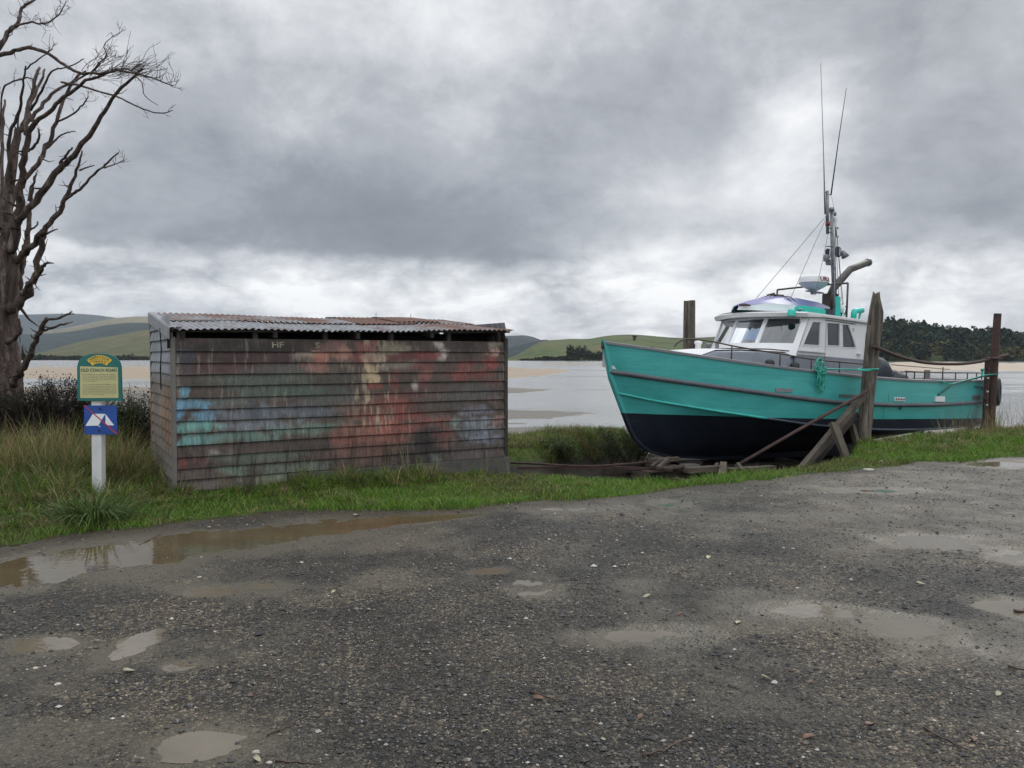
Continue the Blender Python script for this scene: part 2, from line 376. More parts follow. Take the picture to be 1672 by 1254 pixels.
# mudflats and sand bars, from where their edges lie on the water plane
def wy(py): return gp(836, py, WZ)[1]
BARS = [ # y at its far and near edge (photo rows), then x from and to (photo columns at that distance), height
 (598, 619, -4000, 925, .05), (631.5, 644, -3000, 905, .06), (669, 686, -3000, 955, .06), (690, 694, 760, 870, .03), (591.5, 606.5, 1425, 6000, .05), (591.6, 593.6, 870, 1100, .02)]
def mudh(X, Y):
    Ys = np.maximum(Y, 1); px = 836+FP*X/Ys; py = 583+FP*(EYE-WZ)/Ys
    n = (fbm(px*.02+5, py*.25, o=4, seed=41)-.5); n1 = (fbm(X*.35, Y*.12, o=4, seed=43)-.5)
    h = np.full(X.shape, -.12)
    for (a, b, x0, x1, hh) in BARS:
        ky = (py-(a+b)/2)/((b-a)/2); taper = np.clip((px-x0)/60, 0, 1)*np.clip((x1-px)/110, 0, 1.0)**.6 if x1 < 1200 else np.clip((px-x0)/40, 0, 1)
        q = taper-np.abs(ky+ (1-taper)*.3)+n*.7
        h = np.maximum(h, -.12+(.12+hh)*sst(-.5, .35, q))
    # left side shore and near shore mud
    q = (py-697)/7+n*2.2+n1; h = np.maximum(h, -.12+(.12+.05)*sst(-.7, .7, q))
    ql = np.minimum((py-633)/3, (430-px)/60)+n*1.0; h = np.maximum(h, -.12+(.16)*sst(-.7, .7, ql))
    return h+n1*.02
def make_ground():
    fr = np.radians(np.arange(-46, 46.01, .14)); az = np.concatenate([np.radians(np.linspace(-180, -46.5, 50)), fr, np.radians(np.linspace(46.5, 180, 50))])
    r = [.05, .6, 1.2]; x = 1.8
    while x < 42: r.append(x); x *= 1.0062
    while x < 700: r.append(x); x *= 1.012
    while x < 9000: r.append(x); x *= 1.12
    r = np.array(r); A, R = np.meshgrid(az, r); X = R*np.sin(A); Y = R*np.cos(A)
    z, d, best, dep, c, fall = hgt(X, Y, True)
    back = (Y < 0) | (np.abs(A) > np.radians(60))
    z = np.where((R > 900), WZ-.5, z)
    na = len(az); V = np.stack([X, Y, z], -1).reshape(-1, 3)
    i, j = np.meshgrid(np.arange(len(r)-1), np.arange(na-1), indexing='ij')
    F = np.stack([i*na+j, i*na+j+1, (i+1)*na+j+1, (i+1)*na+j], -1).reshape(-1, 4)
    dd = d[:-1, :-1].ravel(); ff = fall[:-1, :-1].ravel(); cc = c[:-1, :-1].ravel()
    road = (dd < .12) & (ff < .4); mud = (ff >= .55); grs = ~(road | mud)
    sand = sst(-1.2, .3, best)*sst(.5, -.2, d)
    dkf = darkfield(X, Y)
    at_ = dict(dk=dkf.ravel(), sand=sand.ravel(), edge=d.ravel(), slip=c.ravel(), pud=np.clip(best, -2, 1).ravel(), far=R.ravel())
    for nm, msk, mt in (('road', road, M['road']), ('ground', grs, M['soil']), ('mudflat', mud, M['mud'])):
        f = F[msk]; u, inv = np.unique(f, return_inverse=True)
        me = mesh_np(nm, V[u], inv.reshape(f.shape), mt, attrs={k: v[u] for k, v in at_.items()}); link(nm, me, kind='structure')
# ---- ground materials
def road_mat():
    m = MT('wet_gravel'); v = m.vec('Object')
    n1 = m.noise(v, .75, 7, .66, .3); n2 = m.noise(v, 16, 5, .7); n3 = m.noise(v, 90, 4, .7)
    vo = m.n('ShaderNodeTexVoronoi', feature='F1'); vo.inputs['Scale'].default_value = 105; vo.inputs['Randomness'].default_value = 1; m.L.new(v, vo.inputs['Vector'])
    vo2 = m.n('ShaderNodeTexVoronoi', feature='F1'); vo2.inputs['Scale'].default_value = 48; m.L.new(v, vo2.inputs['Vector'])
    sp = m.n('ShaderNodeSeparateColor'); m.L.new(vo.outputs['Color'], sp.inputs[0])
    sp2 = m.n('ShaderNodeSeparateColor'); m.L.new(vo2.outputs['Color'], sp2.inputs[0])
    stone = m.ramp(sp.outputs[0], [(0, (.006, .006, .006)), (.42, (.026, .024, .021)), (.76, (.075, .065, .050)), (.92, (.19, .165, .122)), (1, (.44, .40, .33))])
    stone2 = m.ramp(sp2.outputs[0], [(0, (.007, .007, .007)), (.55, (.026, .025, .023)), (.88, (.075, .066, .052)), (1, (.28, .25, .20))])
    st = m.mix(.5, stone, stone2)
    dark = m.ramp(n1, [(.38, (.30, .30, .31)), (.50, (.85, .82, .77)), (.62, (1.6, 1.46, 1.24))])
    st = m.mix(1.0, st, dark, 'MULTIPLY')
    fine = m.ramp(n3, [(.3, (.034, .030, .021)), (.7, (.115, .100, .072))])
    sand = m.attr('sand', 'Fac'); n4 = m.noise(v, 3.0, 6, .65)
    sf = m.math('ADD', m.math('MULTIPLY', sand, 1.05), m.math('MULTIPLY', m.math('SUBTRACT', m.noise(v, 40, 3, .7), .5), .9))
    sf = m.math('ADD', sf, m.math('MULTIPLY', m.math('SUBTRACT', n4, .47), 1.7))
    sf = m.math('ADD', sf, m.math('MULTIPLY', m.math('SUBTRACT', .52, m.attr('dk', 'Fac')), 1.15)); sf = m.math('ADD', sf, .04, True)
    c = m.mix(m.math('MULTIPLY', sf, .86, True), st, fine)
    # damp brown earth close to the grass
    ed = m.math('ADD', m.attr('edge', 'Fac'), m.math('MULTIPLY', m.math('SUBTRACT', n2, .5), .5)); ef = m.math('MULTIPLY', m.math('ADD', ed, .38), 3.2, True)
    c = m.mix(ef, c, m.ramp(n2, [(.3, (.022, .017, .011)), (.7, (.060, .046, .028))]))
    m.col(c)
    m.rough(m.ramp(m.noise(v, 1.7, 5, .65), [(.38, (.40,)*3), (.62, (.62,)*3)]))
    h = m.math('ADD', m.math('MULTIPLY', vo.outputs['Distance'], -.5), m.math('MULTIPLY', vo2.outputs['Distance'], -.9)); h = m.math('ADD', h, m.math('MULTIPLY', n2, .5))
    h = m.math('MULTIPLY', h, m.math('SUBTRACT', 1.1, m.math('MULTIPLY', sf, .9)))
    m.bump(h, .024); m.b.inputs['Specular IOR Level'].default_value = .32
    return m.m
M['road'] = road_mat()
def soil_mat():
    m = MT('soil_under_grass'); v = m.vec('Object'); n = m.noise(v, 5, 6, .65); n2 = m.noise(v, 60, 5, .7)
    g = m.ramp(n, [(.35, (.035, .065, .010)), (.5, (.060, .115, .016)), (.68, (.090, .115, .028))])
    g = m.mix(.45, g, m.ramp(n2, [(.3, (.012, .016, .006)), (.7, (.10, .13, .04))]))
    e = m.math('ADD', m.attr('edge', 'Fac'), m.math('MULTIPLY', m.math('SUBTRACT', n, .5), .6)); ef = m.math('MULTIPLY', m.math('SUBTRACT', .32, e), 4, True)
    c = m.mix(ef, g, (.030, .022, .013))
    sl = m.math('MULTIPLY', m.math('SUBTRACT', m.attr('slip', 'Fac'), .25), 2.5, True)
    c = m.mix(sl, c, m.ramp(n2, [(.3, (.016, .014, .012)), (.6, (.050, .043, .036)), (.75, (.13, .12, .11))]))
    m.col(c); m.rough(.85); m.b.inputs['Specular IOR Level'].default_value = .12; m.bump(n2, .03); return m.m
M['soil'] = soil_mat()
def mud_mat():
    m = MT('tidal_mud'); v = m.vec('Object', (1, 1, 1)); n = m.noise(m.vec('Object', (.12, .5, 1)), 1.5, 6, .65); n2 = m.noise(v, 9, 6, .7)
    f = m.attr('far', 'Fac'); ff = m.math('DIVIDE', m.math('SUBTRACT', f, 60), 40, True)
    mudc = m.ramp(n, [(.3, (.055, .051, .043)), (.5, (.095, .088, .073)), (.7, (.15, .138, .115))])
    sandc = m.ramp(n, [(.3, (.24, .18, .115)), (.7, (.34, .265, .18))])
    c = m.mix(ff, mudc, sandc); c = m.mix(.25, c, m.ramp(n2, [(.3, (.04, .037, .03)), (.7, (.25, .23, .2))]))
    m.col(c); m.rough(m.ramp(n, [(.4, (.50,)*3), (.6, (.85,)*3)])); m.bump(n2, .03); return m.m
M['mud'] = mud_mat()
def water_mat():
    m = MT('estuary_water'); v = m.vec('Object', (.55, 1, 1)); m.col((.23, .235, .23)); m.b.inputs['IOR'].default_value = 1.33
    n = m.noise(v, 3.2, 4, .65, .5); n2 = m.noise(m.vec('Object', (.02, .07, 1)), 1.0, 4, .6)
    m.rough(m.ramp(n2, [(.42, (.10,)*3), (.58, (.22,)*3)]))
    m.bump(m.math('MULTIPLY', n, m.math('ADD', n2, .3)), .055); return m.m
M['water'] = water_mat()
def pud_mat(name, c):
    m = MT(name); v = m.vec('Object'); m.col(m.ramp(m.noise(v, 2.5, 5, .6), [(.35, tuple(x*.75 for x in c)), (.65, c)])); m.rough(.035)
    m.b.inputs['IOR'].default_value = 1.45; m.bump(m.noise(v, 14, 3, .5), .0012); return m.m
M['pud'] = pud_mat('muddy_puddle_water', (.135, .113, .082)); M['pudbig'] = pud_mat('brown_puddle_water', (.088, .068, .036))
make_ground()
# water plane with the puddles on the road
mb = MB(); R0 = 7000
pts = []; ring = [0.0]+[6*1.35**k for k in range(24)]
P = [[(r*math.sin(a), 14+r*math.cos(a), WZ) for r in ring] for a in np.radians(np.linspace(-100, 100, 60))]
mb.grid(P); mk('water', mb, M['water'], kind='structure', smooth=True)
for (cx, cy, rx, ry, dp) in PG:
    mb = MB(); n = 40; mb.add([(cx+rx*1.35*math.cos(2*PI*k/n), cy+ry*1.35*math.sin(2*PI*k/n), PZ) for k in range(n)], [tuple(range(n))])
    mk('puddle', mb, M['pud'], kind='structure')
mb = MB(); xs = np.linspace(BU[0, 0], BU[-1, 0]+.1, 60)
u = np.interp(xs, BU[:, 0], BU[:, 1])+.22; l = np.interp(xs, BLo[:, 0], BLo[:, 1])-.22
mb.grid([[(x, l[i]+(u[i]-l[i])*t, PZ) for t in (0, .5, 1)] for i, x in enumerate(xs)]); mk('puddle', mb, M['pudbig'], kind='structure')
# ---- loose stones on the road
def make_gravel():
    n = 120000
    r = 2.6+(13-2.6)*rng.random(n)**1.5; a = np.radians(-42+84*rng.random(n)); X = r*np.sin(a); Y = r*np.cos(a)
    z, d, best, dep, c, fall = hgt(X, Y, True)
    clump = fbm(X*1.6, Y*1.6, o=3, seed=61)
    keep = (d < .05) & (best < .2-rng.random(n)*1.0) & (rng.random(n) < .10+.25*clump+.85*darkfield(X, Y)); X, Y, z = X[keep], Y[keep], z[keep]; n = len(X)
    sz = .0032*np.exp(rng.normal(0, .52, n))*(1+.05*np.hypot(X, Y)); sz = np.clip(sz, .0015, .016)
    big = rng.random(n) < .006; sz[big] *= 1.9
    base = np.array([(1, 0, 0), (0, 1, 0), (-1, 0, 0), (0, -1, 0), (0, 0, 1), (0, 0, -1)], float)
    V = base[None]*(1+.5*(rng.random((n, 6, 1))-.5)); V = V+.25*(rng.random((n, 6, 3))-.5)
    th = rng.random(n)*2*PI; cs, sn = np.cos(th), np.sin(th)
    x2 = V[..., 0]*cs[:, None]-V[..., 1]*sn[:, None]; y2 = V[..., 0]*sn[:, None]+V[..., 1]*cs[:, None]
    V = np.stack([x2*1.25, y2, V[..., 2]*.7], -1)*sz[:, None, None]+np.stack([X, Y, z+sz*.25], -1)[:, None]
    tri = np.array([(0, 1, 4), (1, 2, 4), (2, 3, 4), (3, 0, 4), (1, 0, 5), (2, 1, 5), (3, 2, 5), (0, 3, 5)])
    F = (tri[None]+np.arange(n)[:, None, None]*6).reshape(-1, 3)
    k = rng.random(n); pal = np.array([(.015, .015, .016), (.036, .034, .032), (.085, .075, .058), (.12, .10, .075), (.09, .045, .028), (.33, .31, .28)])
    idx = np.searchsorted([.48, .78, .905, .962, .978], k); C = pal[idx]*(0.7+.6*rng.random((n, 1)))
    me = mesh_np('gravel', V.reshape(-1, 3), F, M['stone'], cols=np.repeat(C, 6, 0), smooth=False); link('gravel', me, kind='stuff', label='loose wet grey and black gravel chips over the road', cat='gravel')
m = MT('loose_stone'); m.col(m.attr('Col')); m.rough(.42); M['stone'] = m.m
make_gravel()
# ================================================================== HILLS
def forest_mat(name, c1, c2, sc):
    m = MT(name); v = m.vec('Object'); n = m.noise(v, sc, 6, .7); vo = m.n('ShaderNodeTexVoronoi'); vo.inputs['Scale'].default_value = sc*6; m.L.new(v, vo.inputs['Vector'])
    m.col(m.mix(.4, m.ramp(n, [(.35, c1), (.65, c2)]), m.ramp(vo.outputs['Distance'], [(.1, c2), (.7, tuple(x*.4 for x in c1))]))); m.rough(.9); m.b.inputs['Specular IOR Level'].default_value = .1
    m.bump(vo.outputs['Distance'], -6.0); return m.m
def pasture_mat(name, c1, c2, c3, sc):
    m = MT(name); v = m.vec('Object'); n = m.noise(v, sc, 7, .62, .4); n2 = m.noise(m.vec('Object', (1, 1, 3)), sc*9, 5, .6)
    c = m.ramp(n, [(.36, c1), (.5, c2), (.64, c3)]); c = m.mix(.42, c, m.ramp(n2, [(.35, tuple(x*.55 for x in c1)), (.6, c3)]))
    m.col(c); m.rough(.95); m.b.inputs['Specular IOR Level'].default_value = .1; return m.m
M['far_forest'] = forest_mat('distant_forest', (.030, .042, .042), (.045, .058, .055), .006)
M['mid_forest'] = forest_mat('hillside_forest', (.014, .028, .028), (.026, .042, .036), .01)
M['tussock'] = pasture_mat('dry_hill_pasture', (.10, .098, .050), (.15, .135, .075), (.19, .165, .10), .004)
M['olive'] = pasture_mat('olive_hill_pasture', (.044, .060, .030), (.078, .086, .044), (.118, .108, .060), .006)
M['green'] = pasture_mat('green_hill_pasture', (.036, .060, .022), (.062, .100, .030), (.12, .108, .060), .008)
M['woodfloor'] = pasture_mat('wood_floor', (.018, .028, .014), (.03, .045, .02), (.05, .06, .03), .03)
def hill(D, prof, mat, front, back, seed, rough=.06, nm='hills', n=260):
    xs = np.linspace(prof[0][0], prof[-1][0], n); ys = np.interp(xs, [p[0] for p in prof], [p[1] for p in prof])
    k = np.ones(7)/7; ys = np.convolve(np.pad(ys, 3, 'edge'), k, 'valid')
    hc = (583-ys)/FP*D+EYE                        # crest height
    rows = np.concatenate([np.linspace(-1, 0, 26), np.linspace(0, 1, 10)[1:]]); P = np.zeros((len(rows), n, 3))
    tanx = (xs-836)/FP
    for i, t in enumerate(rows):
        dist = D+(front if t < 0 else back)*t
        h = hc*(1-np.abs(t)**1.6) if t < 0 else hc*(1-t**1.5)
        X = tanx*dist; Y = np.full(n, dist)
        nz = (fbm(X/(D*.04), Y/(D*.07), o=6, seed=seed)-.5)*2*rough*1.5*np.maximum(hc, 4)*(1-abs(t))*(abs(t)*3 if abs(t) < .33 else 1)
        z = np.where(abs(t) >= .999, WZ-3, np.maximum(h+nz, WZ-3)); P[i] = np.stack([X, Y, z], -1)
    na = n; i, j = np.meshgrid(np.arange(len(rows)-1), np.arange(n-1), indexing='ij')
    F = np.stack([i*na+j, i*na+j+1, (i+1)*na+j+1, (i+1)*na+j], -1).reshape(-1, 4)
    link(nm, mesh_np(nm, P.reshape(-1, 3), F, M[mat]), kind='structure'); return xs, hc
hill(5200, [(-700, 530), (-300, 520), (0, 516), (40, 514), (110, 512.5), (150, 513.5), (190, 519), (260, 530), (420, 548), (700, 566), (860, 584)], 'far_forest', 1300, 900, 1, .03)
hill(3700, [(-700, 575), (-200, 565), (20, 549), (80, 541), (130, 532), (170, 523), (200, 518.5), (225, 516.5), (250, 517), (400, 528), (600, 548), (780, 575)], 'tussock', 800, 700, 2, .04)
hill(2900, [(-700, 565), (-200, 555), (20, 546.5), (80, 545), (120, 542), (150, 536), (180, 530), (215, 527.5), (260, 528), (420, 540), (650, 560), (800, 585)], 'mid_forest', 900, 400, 3, .04)
hill(1300, [(-500, 592), (30, 583), (60, 578), (90, 570), (130, 558), (160, 552.5), (180, 550), (205, 546), (225, 541), (250, 538.5), (350, 535), (500, 545), (700, 562), (790, 580), (830, 590)], 'olive', 600, 300, 4, .05)
hill(2700, [(640, 580), (740, 556), (800, 549), (830, 548.5), (856, 547.5), (870, 550), (888, 557), (905, 570), (940, 588)], 'far_forest', 500, 400, 5, .04)
hill(1900, [(700, 588), (790, 577), (822, 570), (845, 564.5), (870, 558), (884, 555), (894, 554.5), (905, 560), (930, 578), (960, 589)], 'mid_forest', 500, 300, 6, .05)
hill(1150, [(760, 592), (815, 588.5), (835, 584), (850, 577), (866, 567), (880, 559), (892, 556.5), (910, 555.5), (940, 554), (960, 555.5), (975, 551.5), (1000, 548), (1040, 547), (1080, 551), (1120, 553), (1180, 550), (1260, 548), (1400, 544), (1500, 540), (1700, 545)], 'green', 560, 300, 7, .05)
hill(900, [(1300, 570), (1380, 545), (1430, 534), (1480, 532), (1500, 531.5), (1540, 534.5), (1570, 538), (1600, 545), (1640, 546), (1680, 541), (1740, 538), (1900, 545), (2300, 560)], 'olive', 380, 250, 8, .03)
WX, WH = hill(640, [(1180, 592), (1300, 572), (1380, 552), (1440, 540), (1475, 537), (1505, 541), (1540, 552), (1600, 556), (1660, 560), (1720, 574), (1800, 588), (1900, 592)], 'woodfloor', 170, 120, 9, .08)
# ---- crowns: lumps of small leaf faces
def crown_arrays(n, R, rnd, conic=False, leaf=.16, shell=.35):
    u = rnd.normal(size=(n, 3)); u /= np.linalg.norm(u, axis=1)[:, None]
    rad = (1-shell*rnd.random(n)**1.5)
    az = np.arctan2(u[:, 1], u[:, 0]); lob = 1+.28*np.sin(az*3+rnd.random()*6)*np.sin(u[:, 2]*5+rnd.random()*6)
    c = u*(rad*lob)[:, None]
    if conic: s = 1-.45*(c[:, 2:3]+1); c[:, :2] *= np.clip(s, .08, 1.2)
    c = c*np.array(R)
    a = rnd.normal(size=(n, 3)); b = rnd.normal(size=(n, 3)); a /= np.linalg.norm(a, axis=1)[:, None]; b -= a*(a*b).sum(1)[:, None]; b /= np.linalg.norm(b, axis=1)[:, None]
    s = (leaf*min(R)*(0.6+.8*rnd.random(n)))[:, None]
    V = np.stack([c-a*s*.8-b*s*.5, c+a*s*.8-b*s*.5, c+a*s*.5+b*s*.7, c-a*s*.6+b*s*.6], 1)
    return V.reshape(-1, 3), np.arange(4*n).reshape(-1, 4)
m = MT('leaf_mass'); m.col(m.attr('Col')); m.rough(.9); m.b.inputs['Specular IOR Level'].default_value = .15; M['leaf'] = m.m
def make_wood():
    Vs, Fs, Cs, off = [], [], [], 0
    rnd = np.random.default_rng(12)
    for q in range(1500):
        px = 1290+rnd.random()*620; t = -rnd.random()**.8; t = max(t, -.99); D = 640+170*t
        hc = np.interp(px, WX, WH); g = hc*(1-abs(t)**1.6)
        if px > 1500 and px < 1525 and t > -.2: continue
        X = (px-836)/FP*D; hgt_ = (4.5+5*rnd.random()); 
        if t < -.75: hgt_ *= .55+.35*rnd.random()
        if rnd.random() < .25: hgt_ *= 1.25
        R = (hgt_*.42*(0.8+.6*rnd.random()), hgt_*.42, hgt_*.52); con = rnd.random() < .2
        V, F = crown_arrays(70, R, rnd, con, .30); V = V+np.array([X, D, max(g, WZ)+hgt_*.42])
        c = np.array([(.018, .032, .022), (.026, .042, .024), (.015, .026, .021), (.038, .050, .024), (.06, .055, .026)][rnd.choice(5, p=[.36, .3, .22, .1, .02])])
        if t < -.8 and rnd.random() < .3: c = np.array((.075, .07, .032))
        Vs.append(V); Fs.append(F+off); off += len(V); Cs.append(np.tile(c*(.7+.6*rnd.random()), (len(V), 1)))
    link('wood', mesh_np('wood', np.concatenate(Vs), np.concatenate(Fs), M['leaf'], cols=np.concatenate(Cs), smooth=False), kind='stuff', label='dark pine wood covering the far hillside across the estuary', cat='wood')
    Vs, Fs, Cs, off = [], [], [], 0                                     # low scrub along the far shore
    for q in range(900):
        k = rnd.random()
        if k < .5: px = -60+420*rnd.random(); D = 690+25*rnd.random(); h = 2.2+2.6*rnd.random()*fbm(px/30, 2, seed=4)*2
        elif k < .72: px = 850+90*rnd.random(); D = 580+15*rnd.random(); h = (1.3+2.5*rnd.random())*(1.0 if px > 875 else .5)
        else: px = 990+420*rnd.random(); D = 580+15*rnd.random(); h = 2+3*rnd.random()
        V, F = crown_arrays(40, (h*.8, h*.5, h*.5), rnd, False, .35); V = V+np.array([(px-836)/FP*D, D, WZ+.3+h*.35])
        c = np.array([(.016, .022, .016), (.030, .036, .018), (.055, .045, .028)][rnd.choice(3, p=[.6, .3, .1])])
        Vs.append(V); Fs.append(F+off); off += len(V); Cs.append(np.tile(c*(.7+.6*rnd.random()), (len(V), 1)))
    link('shore_scrub', mesh_np('shore_scrub', np.concatenate(Vs), np.concatenate(Fs), M['leaf'], cols=np.concatenate(Cs), smooth=False), kind='stuff', label='low dark scrub lining the far shore of the estuary', cat='scrub')
make_wood()
M['bark_far'] = pm('far_bark', (.03, .025, .02), (.05, .04, .03), 2, .9)
def far_tree(px, ytop, ybase, D, wpx, label, conic=False, flat=False, c=(.012, .021, .014), group=None, nm='pine_tree', seed=0, cat='tree'):
    rnd = np.random.default_rng(seed+100)
    top = at(px, ytop, D)[2]; base = at(px, ybase, D)[2]; X = (px-836)/FP*D; H = top-base; w = wpx/FP*D/2
    r = empty(nm, loc=(X, D, base), label=label, cat=cat, group=group)
    mb = MB(); mb.tube([(0, 0, -1.0), (0, 0, H*.5), (w*.1, 0, H*.8)], [H*.035, H*.025, H*.01], 6); mk('trunk', mb, M['bark_far'], r)
    rz = H*.42 if not flat else H*.16
    if conic: rz = H*.52
    V, F = crown_arrays(420, (w, w*.8, rz), rnd, conic, .20); V = V+np.array([0, 0, H-rz*(1.0 if not conic else .98)])
    if not flat and not conic:
        V2, F2 = crown_arrays(260, (w*.9, w*.7, H*.36), rnd, False, .22); V2 = V2+np.array([w*.3*(rnd.random()-.5), 0, H*.32]); F = np.concatenate([F, F2+len(V)]); V = np.concatenate([V, V2])
    C = np.tile(np.array(c)*(.8+.4*rnd.random()), (len(V), 1))*(.7+.6*np.repeat(rnd.random(len(V)//4), 4))[:, None]
    me = mesh_np('crown', V, F, M['leaf'], cols=C, smooth=False); link('crown', me, r)
for i, (px, yt, yb, w, lb) in enumerate([(932, 563.5, 589.3, 13, 'tall dark pine at the left end of the shelterbelt across the water'), (945, 565.5, 589.3, 12, 'dark pine second from the left end of the shelterbelt'), (954, 565.2, 589.3, 10, 'rounded dark pine in the middle of the shelterbelt, beside the lower trees'),
        (962, 571, 589.3, 8, 'short dark pine where the shelterbelt steps down'), (970, 575.5, 589.3, 9, 'low dark pine in the dip of the shelterbelt'), (978, 573.5, 589.3, 9, 'dark pine just left of the boat bow on the far shore'), (986, 571, 589.3, 10, 'dark pine partly hidden behind the boat bow on the far shore')]):
    far_tree(px, yt, yb, 588, w*1.15, lb, group='pines of the shelterbelt across the water', seed=i)
far_tree(1548, 531, 545, 640, 10, 'small flat topped pine alone on the skyline above the dark wood', flat=True, seed=21)
far_tree(1568, 534, 556, 636, 24, 'broad rounded pine on the skyline right of the small flat topped one', seed=22)
far_tree(1593, 535, 562, 632, 15, 'pointed conical tree on the skyline left of the rusty pole', conic=True, seed=23)
far_tree(1614, 532.5, 562, 634, 17, 'tall pine on the skyline close behind the left side of the rusty pole', seed=24)
far_tree(1640, 535.5, 562, 634, 26, 'wide spreading pine on the skyline right of the rusty pole', seed=25)
